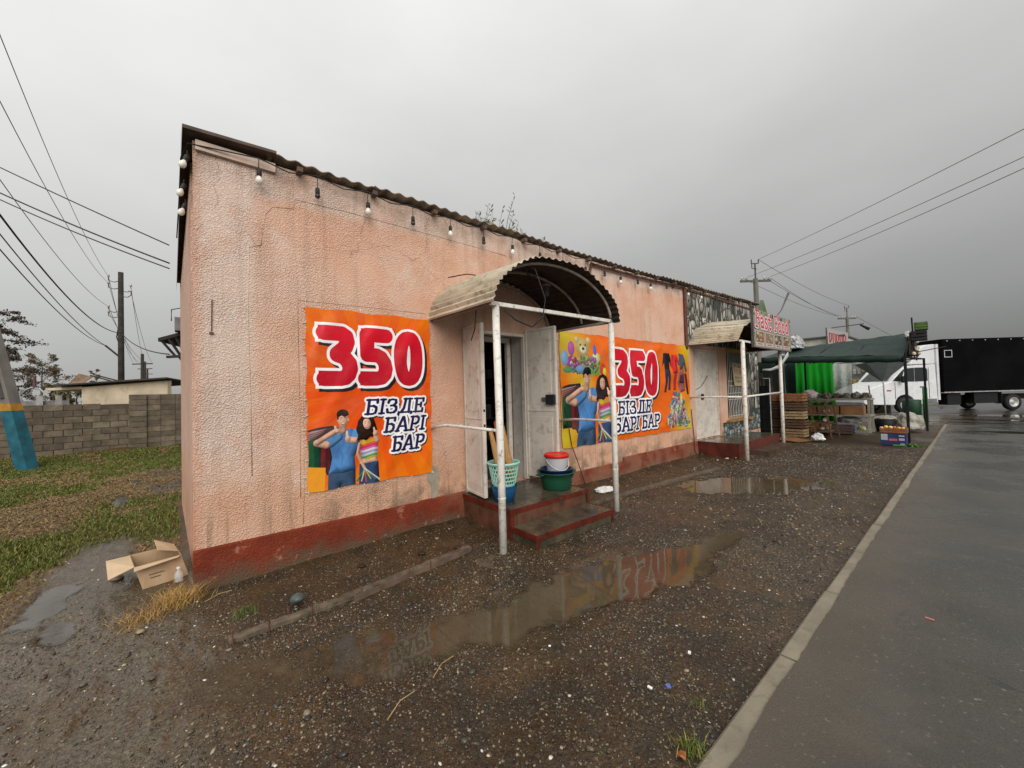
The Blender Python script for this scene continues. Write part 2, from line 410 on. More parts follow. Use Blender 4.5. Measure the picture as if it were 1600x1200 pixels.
ry_ = np.arange(-12, 20.6, .03); rxx = -.705 + .035 * (fbm(ry_ * 1.7, ry_ * 0 + 3, 4, 71) - .5) + .012 * (fbm(ry_ * 14, ry_ * 0, 2, 72) - .5)
b = MB(); V = []
for q_, x_ in zip(ry_, rxx): V += [(float(x_), float(q_), .0395), (9.0, float(q_), .0395)]
o = b.add(V, [(2 * i, 2 * i + 1, 2 * i + 3, 2 * i + 2) for i in range(len(ry_) - 1)]).build('asphalt_path', am)
tag(o, kind='structure')
lot = asphalt('wet_lot', (.06, .048, .036), .04, .3, 1.1, (.9, 2.6, 1))
o = MB().add([(-60, 20.7, .004), (120, 20.7, .004), (120, 95, .004), (-60, 95, .004)], [(0, 1, 2, 3)]).build('road', lot)
tag(o, kind='structure')
t = NT('standing_rain')
mm = t.fin((.05, .04, .03), .04, t.bump(t.noise(3, 3), .05, .02), spec=.5)
for i, (x, y, rx, ry) in enumerate([(1.2, 22.3, 2.6, .22), (2.6, 24.0, 3.6, .42), (2.4, 26.8, 3.4, .9), (5.2, 20.0 + 3, 1.4, .25), (1.0, 18.3, 1.3, .3), (2.2, 16.6, .9, .16), (-3.0, 23.5, 1.1, .3), (1.9, 19.5, .9, .18)]):
    b = MB(); n = 40
    z = .0435 if y < 20.6 else .008
    pts = []
    for k in range(n):
        a = 2 * math.pi * k / n; rad = 1 + .35 * math.sin(3 * a + i) * math.sin(5 * a + 2 * i) + .15 * math.sin(9 * a + i)
        yy = y + math.sin(a) * ry * rad
        if y < 20.6: yy = min(yy, 20.5)
        else: yy = max(yy, 20.8)
        pts.append((x + math.cos(a) * rx * rad, yy, z))
    b.add(pts, [tuple(range(n))]); tag(b.build('puddle', mm), kind='structure')

km = mat('kerb_concrete', (.215, .185, .135), .7, .16, 5, 60, .3, dirt=(.12, .09, .055), dirt_amt=.5)
kerb = thing('kerb', 'long line of pale concrete kerb stones between gravel yard and asphalt path', 'kerb', (-.74, 0, 0)); kerb['kind'] = 'structure'; del kerb['category']
y = -3.8; k = 0
while y < 19.9:
    ln = 1.07 + random.uniform(-.015, .015); w = .115
    dx = random.uniform(-.006, .006); tw = random.uniform(-.004, .004)
    b = MB(); x0 = -.79 + dx; x1 = x0 + w; z = .034 + random.uniform(-.004, .002)
    pl = [(x0, -.1), (x1, -.1), (x1, z - .012), (x1 - .014, z), (x0 + .012, z), (x0, z - .01)]
    n = len(pl)
    b.add([(p[0] + s * tw, yy, p[1]) for s, yy in ((-1, y + .006), (1, y + ln - .006)) for p in pl],
          [tuple(range(n)), tuple(range(2 * n - 1, n - 1, -1))] + [(i, n + i, n + (i + 1) % n, (i + 1) % n) for i in range(n)])
    b.build('kerb_stone', km, kerb); y += ln; k += 1

# ================================================================== PRINTS (flat pictures painted by this script)
class Canvas:
    """u to the right, v downwards, both in units of the print's width"""
    def __init__(s, w, asp, bg):
        s.w, s.h = w, int(w * asp); s.asp = asp
        s.V, s.U = np.meshgrid((np.arange(s.h) + .5) / w, (np.arange(s.w) + .5) / w, indexing='ij')
        s.px = 1.0 / w
        s.a = np.zeros((s.h, s.w, 3)) + np.array(bg)
    def paint(s, d, col, alpha=1.0):
        """d: signed distance (negative inside)"""
        m = np.clip(.5 - d / s.px, 0, 1)[..., None] * alpha
        c = np.array(col) if not (isinstance(col, np.ndarray) and col.ndim == 3) else col
        s.a[...] = s.a * (1 - m) + c * m
    def sub(s, cx, cy, r):
        c = Canvas.__new__(Canvas); c.px = s.px
        i0, i1 = max(0, int((cy - r) * s.w)), max(0, int((cy + r) * s.w) + 2); j0, j1 = max(0, int((cx - r) * s.w)), max(0, int((cx + r) * s.w) + 2)
        c.U, c.V, c.a = s.U[i0:i1, j0:j1], s.V[i0:i1, j0:j1], s.a[i0:i1, j0:j1]
        return c
    def seg(s, p, q, U=None, V=None):
        U = s.U if U is None else U; V = s.V if V is None else V
        dx, dy = q[0] - p[0], q[1] - p[1]; L2 = dx * dx + dy * dy + 1e-12
        t = np.clip(((U - p[0]) * dx + (V - p[1]) * dy) / L2, 0, 1)
        return np.hypot(U - p[0] - t * dx, V - p[1] - t * dy)
    def line(s, pts, r):
        d = None
        for p, q in zip(pts[:-1], pts[1:]):
            e = s.seg(p, q); d = e if d is None else np.minimum(d, e)
        return d - r
    def ell(s, cx, cy, rx, ry, rot=0):
        c_, s_ = math.cos(rot), math.sin(rot)
        u = (s.U - cx) * c_ + (s.V - cy) * s_; v = -(s.U - cx) * s_ + (s.V - cy) * c_
        return (np.hypot(u / rx, v / ry) - 1) * min(rx, ry)
    def poly(s, pts):
        ins = np.zeros(s.U.shape, bool); d = None
        n = len(pts)
        for i in range(n):
            (x1, y1), (x2, y2) = pts[i], pts[(i + 1) % n]
            e = s.seg((x1, y1), (x2, y2)); d = e if d is None else np.minimum(d, e)
            if y1 != y2:
                c = ((s.V < y1) != (s.V < y2)) & (s.U < (x2 - x1) * (s.V - y1) / (y2 - y1) + x1)
                ins ^= c
        return np.where(ins, -d, d)
    def blob(s, cx, cy, rx, ry, col, rot=0, shade=.5):
        s = s.sub(cx, cy, max(rx, ry) + .01)
        if not s.U.size: return
        d = s.ell(cx, cy, rx, ry, rot)
        k = np.clip(1.15 - shade * np.hypot((s.U - cx + rx * .3) / rx, (s.V - cy + ry * .35) / ry) * .8, .12, 1.3)[..., None]
        s.paint(d, np.clip(np.array(col) * k, 0, 1))
GL = {  # slab-serif capitals as strokes; x right, y up, height 1; (width, strokes)
 'Б': (.74, [[(.18, 0), (.18, 1), (.66, 1), (.66, .8)], [(.18, .56), (.46, .56), (.62, .46), (.64, .28), (.6, .08), (.46, 0), (.04, 0)], [(.04, 1), (.2, 1)]]),
 'І': (.40, [[(.2, 0), (.2, 1)], [(.04, 0), (.36, 0)], [(.04, 1), (.36, 1)]]),
 'З': (.68, [[(.08, .76), (.12, .94), (.32, 1), (.52, .93), (.56, .74), (.44, .56), (.24, .53)], [(.44, .54), (.6, .42), (.62, .2), (.5, .04), (.28, 0), (.1, .06), (.06, .26)]]),
 'Д': (.88, [[(.05, -.2), (.07, 0), (.84, 0), (.84, -.2)], [(.22, .02), (.36, .3), (.42, 1)], [(.68, 0), (.68, 1)], [(.3, 1), (.82, 1)]]),
 'Е': (.72, [[(.18, 0), (.18, 1)], [(.04, 1), (.64, 1), (.64, .8)], [(.18, .53), (.5, .53)], [(.5, .66), (.5, .4)], [(.04, 0), (.64, 0), (.64, .22)]]),
 'А': (.86, [[(.1, 0), (.42, 1), (.48, 1), (.74, 0)], [(.22, .34), (.64, .34)], [(.0, 0), (.24, 0)], [(.6, 0), (.88, 0)]]),
 'Р': (.74, [[(.18, 0), (.18, 1)], [(.04, 1), (.48, 1), (.64, .9), (.66, .74), (.62, .56), (.46, .46), (.2, .46)], [(.04, 0), (.36, 0)]]),
 ' ': (.3, [])}
def word_sdf(cv, txt, u0, v0, h, wid=None, slant=.18, r=.106, xs_=1.0):
    """signed distance of a word; u0,v0 = left end of the base line"""
    d = np.full(cv.U.shape, 9.0); x = 0; tot = sum(GL[c][0] + .06 for c in txt); sx = (wid / (tot * h)) if wid else xs_
    for ch in txt:
        w, st = GL[ch]
        for s_ in st:
            pts = [(u0 + (x + p[0]) * h * sx + p[1] * h * slant, v0 - p[1] * h) for p in s_]
            for p, q in zip(pts[:-1], pts[1:]):
                rr = r * h
                if abs(p[0] - q[0]) > 2.2 * abs(p[1] - q[1]): rr *= .72
                d = np.minimum(d, cv.seg(p, q) - rr)
        x += w + .06
    return d
def sticker(cv, f, inner, white=(.86, .86, .86), shadow=(.015, .012, .02), ow=.012, so_=(.008, .01)):
    """lettering with a white rim and a hard shadow; f(dU, dV) gives the distance field shifted"""
    U0, V0 = cv.U, cv.V
    cv.U, cv.V = U0 - so_[0], V0 - so_[1]; ds = f()
    cv.U, cv.V = U0, V0
    d = f()
    cv.paint(ds - ow, shadow); cv.paint(d - ow, white); cv.paint(d, inner)
def big350(cv, u0, v0, w, h, st=.058):
    """fat rounded digits with a flat-topped 3 and 5; w,h of the whole group"""
    a = w / 3
    def f():
        d = np.full(cv.U.shape, 9.0); r = st * w / .86
        def T(k, p): return (u0 + k * a + p[0] * a, v0 + p[1] * h)
        for k, sts in ((0, [[(.17, .14), (.62, .14), (.72, .18), (.75, .27), (.7, .36), (.5, .47)], [(.5, .49), (.68, .53), (.79, .62), (.82, .72), (.77, .81), (.68, .86), (.56, .875), (.17, .875)]]),
                       (1, [[(.84, .13), (.28, .13), (.28, .47), (.56, .475), (.68, .51), (.78, .6), (.81, .7), (.77, .8), (.68, .86), (.54, .875), (.22, .875)]]),
                       (2, [[*[(.52 + .26 * math.copysign(abs(math.cos(a_)) ** .8, math.cos(a_)), .51 + .375 * math.copysign(abs(math.sin(a_)) ** .9, math.sin(a_))) for a_ in np.linspace(0, 2 * math.pi, 25)]]])):
            for s_ in sts:
                for p, q in zip(s_[:-1], s_[1:]): d = np.minimum(d, cv.seg(T(k, p), T(k, q)) - r)
        # square the outer corners of the 3 and the 5
        for k, (x0, y0, x1, y1) in ((0, (.02, .02, .5, .25)), (0, (.02, .75, .5, .99)), (1, (.12, .02, .95, .24)), (1, (.12, .02, .42, .56)), (1, (.08, .75, .5, .99))):
            p, q = T(k, (x0, y0)), T(k, (x1, y1))
            dx = np.maximum(p[0] - cv.U, cv.U - q[0]); dy = np.maximum(p[1] - cv.V, cv.V - q[1])
            d = np.minimum(d, np.maximum(dx, dy))
        return d
    red = np.array([.62, .006, .012]) * (1 - .35 * np.clip((cv.V - v0) / h, 0, 1)[..., None]) + np.array([.05, 0, .01])
    sticker(cv, f, red, ow=.021 * w / .86, so_=(.022 * w / .86, .024 * w / .86))
def sunburst(cv, c0, c1, cx, cy, n=26):
    a = np.arctan2(cv.V - cy, cv.U - cx) * n / 2 / math.pi; r = np.hypot(cv.U - cx, cv.V - cy)
    k = sstep(-.25, .25, np.sin(a * 2 * math.pi)) * .17 * np.clip(r * 1.6, 0, 1)
    k = np.clip(k + sstep(.35, .95, r) * .45, 0, 1)[..., None]
    cv.a = np.array(c0) * (1 - k) + np.array(c1) * k
def vol(cv, d, col, r, k=.55, seed=0, nz=.35, fs=26):
    """a rounded, folded, lit-looking printed form from a distance field"""
    e = np.clip(-d / r, 0, 1); gx = np.gradient(d, axis=1) / cv.px; gy = np.gradient(d, axis=0) / cv.px
    lit_ = np.clip(.58 + k * 1.3 * (-.5 * gx - .6 * gy) * (1 - e) + .36 * e, .12, 1.35)
    lit_ = lit_ * (1 + nz * (fbm(cv.U * fs + seed, cv.V * fs * .6, 3, seed) - .5) * 2)
    cv.paint(d, np.clip(np.array(col)[None, None] * lit_[..., None], 0, 1))
def couple(cv, u, v, s, KY=.80):
    """two young shoppers giving thumbs up, printed: u,v = top left, s = width of the pair"""
    P = lambda *p: [(u + a * s, v + b * s * KY) for a, b in p]
    skin = np.array([.74, .43, .30]); q = s * .05
    vol(cv, cv.poly(P((-.02, .42), (.1, .38), (.32, .36), (.5, .45), (.42, 1.22), (.24, 1.24), (.2, 1.12), (-.02, 1.14))), (.03, .02, .02), q)
    for i, c in enumerate([(.01, .10, .04), (.006, .05, .025), (.18, .015, .02), (.07, .01, .015)]):
        vol(cv, cv.poly(P((-.02 + i * .09, .52 + i * .02), (.08 + i * .09, .5), (.1 + i * .07, 1.1 + i * .04), (-.03 + i * .09, 1.1 + i * .03))), c, q, .6, i)
    vol(cv, cv.poly(P((-.02, .45), (.25, .4), (.2, .5), (-.02, .62))), (.38, .22, .21), q)
    for i in range(4): cv.paint(cv.line(P((-.02, .5 + i * .035), (.3, .40 + i * .02)), .006 * s), (.1, .04, .05))
    vol(cv, cv.poly(P((.26, 1.16), (.68, 1.14), (.67, 1.75), (.46, 1.75), (.45, 1.45), (.43, 1.75), (.24, 1.75))), (.04, .085, .16), q * 2, .6, 3)
    sh = cv.poly(P((.36, .5), (.45, .45), (.52, .475), (.6, .43), (.76, .5), (.74, .8), (.66, .95), (.68, 1.2), (.48, 1.235), (.27, 1.22), (.32, .95), (.28, .66)))
    vol(cv, sh, (.07, .22, .50), q * 2.2, .55, 5, .55, 20)
    for p_ in (((.4, .75), (.48, .9), (.46, 1.1)), ((.6, .7), (.55, .9), (.6, 1.12)), ((.34, .62), (.42, .7))): cv.paint(cv.line(P(*p_), .008 * s), (.045, .14, .32), .6)
    vol(cv, cv.line(P((.4, .56), (.28, .66)), .085 * s), (.09, .26, .52), q, .6, 6)
    # arms
    vol(cv, cv.line(P((.24, .70), (.10, .65)), .055 * s), skin, q); vol(cv, cv.line(P((.10, .64), (.27, .53), (.37, .47)), .043 * s), skin, q)
    vol(cv, cv.line(P((.36, .47), (.41, .46)), .036 * s), skin * 1.05, q * .7); cv.paint(cv.line(P((.385, .46), (.365, .385)), .017 * s), skin * 1.1)
    for k in range(3): cv.paint(cv.line(P((.38 + .015 * k, .485 + .02 * k), (.43 + .01 * k, .48 + .02 * k)), .004 * s), skin * .5)
    vol(cv, cv.line(P((.70, .53), (.68, .63)), .07 * s), (.09, .26, .52), q, .6, 8)
    vol(cv, cv.line(P((.68, .66), (.57, .64)), .048 * s), skin, q); vol(cv, cv.ell(u + .56 * s, v + .62 * s * KY, .042 * s, .046 * s), skin * 1.05, q * .8)
    cv.paint(cv.line(P((.55, .59), (.545, .49)), .018 * s), skin * 1.15)
    for k in range(3): cv.paint(cv.line(P((.535, .61 + .028 * k), (.59, .615 + .028 * k)), .004 * s), skin * .5)
    # man's head
    vol(cv, cv.line(P((.485, .36), (.485, .46)), .055 * s), skin * .75, q)
    vol(cv, cv.ell(u + .49 * s, v + .27 * s * KY, .078 * s, .112 * s), skin * 1.15, q * 1.6, .4, 9, .12)
    cv.paint(cv.ell(u + .41 * s, v + .27 * s * KY, .014 * s, .024 * s), skin * .9); cv.paint(cv.ell(u + .57 * s, v + .27 * s * KY, .014 * s, .024 * s), skin * .8)
    hair = np.minimum(np.maximum(cv.ell(u + .485 * s, v + .17 * s * KY, .094 * s, .082 * s), cv.V - (v + .205 * s * KY) - .012 * s * np.sin(cv.U * 60 / s)), cv.line(P((.408, .18), (.412, .25)), .012 * s))
    vol(cv, hair, (.014, .008, .006), q, .7, 11, .8, 60)
    for x in (.458, .524):
        cv.paint(cv.line(P((x - .018, .232), (x + .018, .228)), .0045 * s), (.04, .02, .015)); cv.paint(cv.ell(u + x * s, v + .258 * s * KY, .012 * s, .006 * s), (.5, .42, .38)); cv.paint(cv.ell(u + x * s, v + .258 * s * KY, .006 * s, .006 * s), (.03, .02, .015))
    cv.paint(cv.line(P((.492, .25), (.485, .30), (.50, .305)), .004 * s), skin * .65)
    cv.paint(cv.ell(u + .49 * s, v + .338 * s * KY, .032 * s, .014 * s), (.3, .08, .06)); cv.paint(cv.ell(u + .49 * s, v + .333 * s * KY, .025 * s, .007 * s), (.8, .76, .72))
    # woman
    hr = cv.poly(P((.69, .46), (.73, .3), (.79, .22), (.88, .19), (.97, .24), (1.01, .36), (1.05, .5), (1.02, .64), (.92, .62), (.86, .68), (.76, .66), (.69, .68), (.72, .58)))
    vol(cv, hr, (.022, .008, .006), q, .8, 13, 1.0, 50)
    vol(cv, cv.ell(u + .865 * s, v + .37 * s * KY, .062 * s, .09 * s, -.15), skin * 1.25, q * 1.5, .35, 14, .1)
    for x in (.84, .893): cv.paint(cv.line(P((x - .014, .335), (x + .014, .333)), .0035 * s), (.06, .03, .02)); cv.paint(cv.ell(u + x * s, v + .358 * s * KY, .008 * s, .006 * s), (.03, .02, .02))
    cv.paint(cv.ell(u + .868 * s, v + .436 * s * KY, .024 * s, .012 * s), (.45, .05, .06)); cv.paint(cv.ell(u + .868 * s, v + .432 * s * KY, .016 * s, .004 * s), (.8, .75, .72))
    cv.paint(cv.line(P((.87, .36), (.865, .40)), .0035 * s), skin * .7)
    vol(cv, cv.poly(P((.79, 1.0), (1.03, .98), (1.05, 1.12), (.78, 1.14))), skin, q); cv.paint(cv.ell(u + .92 * s, v + 1.08 * s * KY, .006 * s, .008 * s), skin * .4)
    vol(cv, cv.poly(P((.74, 1.12), (1.06, 1.1), (1.08, 1.75), (.72, 1.75))), (.03, .06, .14), q * 2, .6, 15)
    top = cv.poly(P((.74, .70), (.80, .66), (.86, .69), (.96, .64), (1.06, .70), (1.05, .9), (1.04, 1.0), (.9, 1.045), (.78, 1.03), (.75, .84)))
    f = (cv.V - (v + .62 * s * KY)) / (.42 * s * KY) + .05 * np.sin((cv.U - u) * 14 / s)
    pal = [(.6, .58, .6), (.78, .6, .04), (.75, .45, .03), (.7, .1, .05), (.62, .03, .15), (.62, .12, .3), (.65, .6, .65), (.3, .3, .5), (.5, .55, .5), (.1, .35, .15), (.72, .62, .04)]
    stripes = np.array(pal)[np.clip((f * len(pal)).astype(int), 0, len(pal) - 1)]
    e = np.clip(-top / (q * 1.6), 0, 1); cv.paint(top, stripes * (.5 + .55 * e + .3 * (fbm(cv.U * 30, cv.V * 14, 3, 17) - .5))[..., None])
    vol(cv, cv.line(P((.74, .74), (.71, .92), (.78, 1.1)), .026 * s), skin, q * .8); vol(cv, cv.line(P((.78, 1.1), (.84, 1.24)), .022 * s), skin, q * .8)
    vol(cv, cv.line(P((1.04, .70), (1.02, .62)), .042 * s), skin, q); vol(cv, cv.ell(u + 1.015 * s, v + .56 * s * KY, .045 * s, .052 * s), skin * 1.1, q); cv.paint(cv.line(P((1.0, .55), (.985, .46)), .016 * s), skin * 1.2)
    for i, c in enumerate([(.03, .25, .1), (.6, .5, .4), (.5, .1, .08), (.6, .55, .05), (.05, .2, .3), (.7, .68, .6)]):
        vol(cv, cv.line(P((.83, 1.22), (.70 + i * .075, 1.42 + .02 * (i % 3))), .013 * s), c, q * .4)

# banner 1 : 1.38 x 1.87 m
cv = Canvas(560, 1.355, (.8, .2, .02))
sunburst(cv, (.74, .07, .002), (.84, .28, .004), .5, .62)
couple(cv, .015, .73, .475, .88)
cv.paint(np.maximum(cv.poly([(0, 1.17), (.12, 1.19), (.11, 1.4), (0, 1.4)]), -1), (.8, .32, .02))
big350(cv, .075, .115, .86, .47)
navy = (.008, .006, .06)
for txt, u0, v0, wd, h in (('БІЗДЕ', .41, .81, .52, .112), ('БАРІ', .565, .965, .375, .112), ('БАР', .625, 1.125, .30, .112)):
    sticker(cv, lambda txt=txt, u0=u0, v0=v0, wd=wd, h=h: word_sdf(cv, txt, u0, v0, h, wd), navy, ow=.0155, so_=(.009, .011))
IMG1 = cv.a
# banner 2 : 4.37 x 1.92 m
cv = Canvas(1100, .44, (.8, .25, .02))
sunburst(cv, (.76, .12, .003), (.84, .34, .006), .52, .22, 34)
for cx_, cy_, r_ in ((.02, .02, .18), (.0, .40, .16), (.99, .02, .14), (.97, .42, .2), (.12, .2, .1)):
    m = np.clip(1 - np.hypot(cv.U - cx_, cv.V - cy_) / r_, 0, 1)[..., None]; cv.a = cv.a * (1 - m) + np.array([.62, .52, .03]) * m
rg0 = np.random.default_rng(77)
# toys: plain plush bear, plain bunny-like toy, ball, flower, blocks
cv.blob(.13, .10, .035, .045, (.45, .3, .12)); cv.blob(.13, .052, .042, .034, (.55, .42, .16))
for e in (-.034, .034): cv.blob(.13 + e, .026, .014, .013, (.6, .5, .25))
cv.blob(.132, .064, .02, .015, (.75, .68, .5)); cv.paint(cv.ell(.133, .06, .008, .006), (.03, .02, .02))
for e in (-.014, .016): cv.paint(cv.ell(.13 + e, .045, .004, .004), (.02, .015, .015))
cv.blob(.205, .10, .026, .026, (.6, .6, .3)); cv.blob(.205, .14, .03, .028, (.2, .5, .08)); cv.blob(.2, .062, .01, .022, (.12, .14, .5))
cv.blob(.065, .12, .034, .03, (.45, .04, .25)); cv.paint(cv.ell(.065, .12, .012, .01), (.75, .65, .6))
for k in range(150):
    a_, r_ = rg0.uniform(0, 6.3), rg0.uniform(0, 1) ** .5; cv.blob(.13 + .1 * r_ * math.cos(a_), .125 + .035 * r_ * math.sin(a_), rg0.uniform(.003, .011), rg0.uniform(.003, .011), [(.35, .22, .1), (.5, .1, .35), (.15, .4, .1), (.2, .25, .5), (.55, .45, .2), (.1, .2, .12), (.5, .08, .06)][rg0.integers(7)], rg0.uniform(-1, 1), .9)
cv.blob(.025, .10, .02, .03, (.25, .45, .7)); cv.blob(.062, .062, .018, .028, (.5, .12, .45)); cv.blob(.11, .142, .03, .016, (.15, .3, .5))
cv.blob(.165, .15, .02, .014, (.15, .5, .15)); cv.blob(.25, .14, .02, .025, (.6, .05, .04)); cv.blob(.04, .145, .025, .012, (.1, .3, .12)); cv.blob(.262, .15, .012, .018, (.7, .6, .05))
couple(cv, .012, .118, .272)
big350(cv, .318, .045, .36, .215, .058)
for txt, u0, v0, wd, h in (('БІЗДЕ', .345, .333, .265, .054), ('БАРІ БАР', .315, .404, .37, .054)):
    sticker(cv, lambda txt=txt, u0=u0, v0=v0, wd=wd, h=h: word_sdf(cv, txt, u0, v0, h, wd, .12), navy, ow=.0075, so_=(.004, .005))
# clothes
vol(cv, cv.poly([(.735, .05), (.79, .05), (.815, .11), (.8, .12), (.785, .09), (.785, .13), (.74, .13), (.735, .1), (.715, .12)]), (.012, .012, .015), .012, .7, 3, .6, 60)
vol(cv, cv.poly([(.74, .13), (.785, .13), (.795, .235), (.775, .235), (.762, .16), (.755, .245), (.735, .245)]), (.02, .03, .07), .012, .7, 3, .6, 60)
vol(cv, cv.poly([(.81, .055), (.86, .055), (.885, .1), (.87, .11), (.855, .09), (.86, .15), (.81, .15), (.8, .1)]), (.6, .03, .03), .012, .7, 3, .6, 60)
vol(cv, cv.poly([(.82, .15), (.852, .15), (.85, .235), (.825, .235)]), (.5, .025, .03), .012, .7, 3, .6, 60)
vol(cv, cv.poly([(.885, .045), (.93, .05), (.975, .13), (.96, .15), (.93, .1), (.93, .13), (.89, .13), (.875, .1)]), (.07, .1, .13), .012, .7, 3, .6, 60)
vol(cv, cv.poly([(.88, .14), (.93, .12), (.945, .24), (.9, .25), (.87, .2)]), (.3, .1, .11), .012, .7, 3, .6, 60); vol(cv, cv.poly([(.885, .16), (.935, .15), (.94, .2), (.885, .2)]), (.12, .03, .05), .012, .7, 3, .6, 60)
vol(cv, cv.poly([(.94, .15), (.965, .15), (.985, .26), (.965, .26)]), (.02, .02, .025), .012, .7, 3, .6, 60)
# household goods: a heap of coloured bottles, tubs and packets
rg = np.random.default_rng(5)
pal = [(.04, .3, .12), (.5, .04, .05), (.5, .5, .48), (.05, .22, .35), (.35, .15, .35), (.08, .4, .3), (.55, .5, .1), (.3, .32, .32), (.02, .1, .2), (.5, .2, .25)]
for i in range(230):
    b_ = rg.uniform(0, 1) ** .6; cx_ = .86 + rg.uniform(-.5, .5) * (.06 + .2 * b_); cy_ = .25 + b_ * .165
    c_ = pal[rg.integers(len(pal))]
    if rg.random() < .5: cv.blob(cx_, cy_, rg.uniform(.004, .013), rg.uniform(.006, .016), c_, rg.uniform(-.3, .3), .8)
    else:
        w_, h_ = rg.uniform(.003, .009), rg.uniform(.007, .02); sb = cv.sub(cx_, cy_, .05); sb.paint(sb.poly([(cx_ - w_, cy_ - h_), (cx_ + w_, cy_ - h_), (cx_ + w_, cy_ + h_), (cx_ - w_, cy_ + h_)]), c_)
        sb.paint(sb.poly([(cx_ - w_ * .7, cy_), (cx_ + w_ * .7, cy_), (cx_ + w_ * .7, cy_ + h_ * .5), (cx_ - w_ * .7, cy_ + h_ * .5)]), (.6, .6, .56))
IMG2 = cv.a
# grey wall painting of fruit, vegetables and bottles: y 8.87..13.43, z 0.3..3.95
MW, MH = 4.56, 3.65
cv = Canvas(760, MH / MW, (.05, .05, .045))
rg = np.random.default_rng(9)
for i in range(620):
    cx_, cy_ = rg.uniform(0, 1), rg.uniform(0, .8); g_ = rg.uniform(.2, .62)
    if rg.random() < .55:
        rx_, ry_ = rg.uniform(.014, .036), rg.uniform(.02, .05); rot = rg.uniform(-.6, .6)
    else: rx_, ry_, rot = rg.uniform(.008, .017), rg.uniform(.04, .09), rg.uniform(-.5, .5)
    sb = cv.sub(cx_, cy_, max(rx_, ry_) + .05)
    sb.paint(sb.ell(cx_, cy_, rx_ + .006, ry_ + .006, rot), (.03, .03, .027))
    cv.blob(cx_, cy_, rx_, ry_, (g_, g_ * .95, g_ * .82), rot, .8)
    if rg.random() < .35: sb.paint(sb.ell(cx_, cy_, rx_ * .22, ry_ * .22, rot), (.03, .03, .03))
    if rg.random() < .3: sb.paint(sb.line([(cx_, cy_ - ry_), (cx_ + .01, cy_ - ry_ - .03)], .004), (.03, .03, .03))
cv.a = np.where((cv.V > .66)[..., None], cv.a * 0 + np.array([.05, .06, .05]), cv.a)
for i in range(90):
    cx_, cy_ = rg.uniform(.4, 1), rg.uniform(.68, .8); g_ = rg.uniform(.18, .42)
    sb = cv.sub(cx_, cy_, .04); sb.paint(sb.ell(cx_, cy_, .026, .022), (.02, .025, .02)); cv.blob(cx_, cy_, .021, .018, (g_ * .9, g_, g_ * .95), shade=.7)
IMGM = cv.a
# fast-food sign: 2.6 x .85
cv = Canvas(620, .32, (.30, .25, .22))
for i in range(260):
    cx_, cy_ = rg.uniform(0, 1), rg.uniform(0, .32); c_ = [(.04, .15, .03), (.2, .3, .1), (.3, .08, .05), (.25, .27, .22), (.02, .05, .02)][rg.integers(5)]
    cv.blob(cx_, cy_, rg.uniform(.008, .03), rg.uniform(.006, .02), c_) if (cx_ < .04 or cx_ > .97 or cy_ < .03 or rg.random() < .06) else None
LAT = {'F': (.62, [[(.18, 0), (.18, 1)], [(.02, 1), (.58, 1), (.6, .78)], [(.18, .55), (.45, .55)], [(.45, .66), (.45, .44)], [(.02, 0), (.34, 0)]]),
 'a': (.56, [[(.1, .56), (.25, .66), (.4, .58), (.42, .1), (.52, 0)], [(.42, .38), (.16, .32), (.08, .16), (.16, .02), (.3, .02), (.42, .14)]]),
 's': (.5, [[(.42, .5), (.4, .64), (.22, .66), (.1, .54), (.16, .4), (.36, .28), (.42, .14), (.3, .01), (.12, .02), (.08, .18)]]),
 't': (.44, [[(.18, .9), (.18, .12), (.28, 0), (.4, .08)], [(.02, .64), (.38, .64)]]),
 'o': (.58, [[(.28, .66), (.12, .54), (.08, .33), (.14, .1), (.28, 0), (.42, .1), (.5, .33), (.44, .54), (.28, .66)]]),
 'd': (.6, [[(.46, 1), (.46, .08), (.56, 0)], [(.34, 1), (.48, 1)], [(.46, .56), (.28, .66), (.12, .54), (.08, .3), (.14, .08), (.28, 0), (.46, .12)]])}
GL.update(LAT)
def ffd(): return np.minimum(word_sdf(cv, 'Fast', .045, .145, .135, .40, 0, .085), word_sdf(cv, 'Food', .52, .145, .135, .42, 0, .085))
sticker(cv, ffd, (.55, .02, .045), white=(.75, .72, .7), ow=.009, so_=(.004, .006))
for k in range(4):
    x0 = .035 + k * .242
    cv.paint(cv.poly([(x0, .178), (x0 + .205, .178), (x0 + .205, .305), (x0, .305)]), (.5, .42, .36))
    cv.paint(cv.poly([(x0 + .01, .185), (x0 + .195, .185), (x0 + .195, .275), (x0 + .01, .275)]), [(.16, .09, .05), (.2, .15, .1), (.05, .07, .06), (.13, .1, .06)][k])
    for i in range(8):
        cv.blob(x0 + rg.uniform(.03, .17), rg.uniform(.2, .26), rg.uniform(.015, .035), rg.uniform(.01, .02), [(.45, .14, .05), (.5, .4, .25), (.3, .25, .15), (.45, .35, .2)][(k + i) % 4])
    cv.paint(cv.line([(x0 + .05, .29), (x0 + .155, .29)], .0035), (.2, .03, .03))
IMGF = cv.a
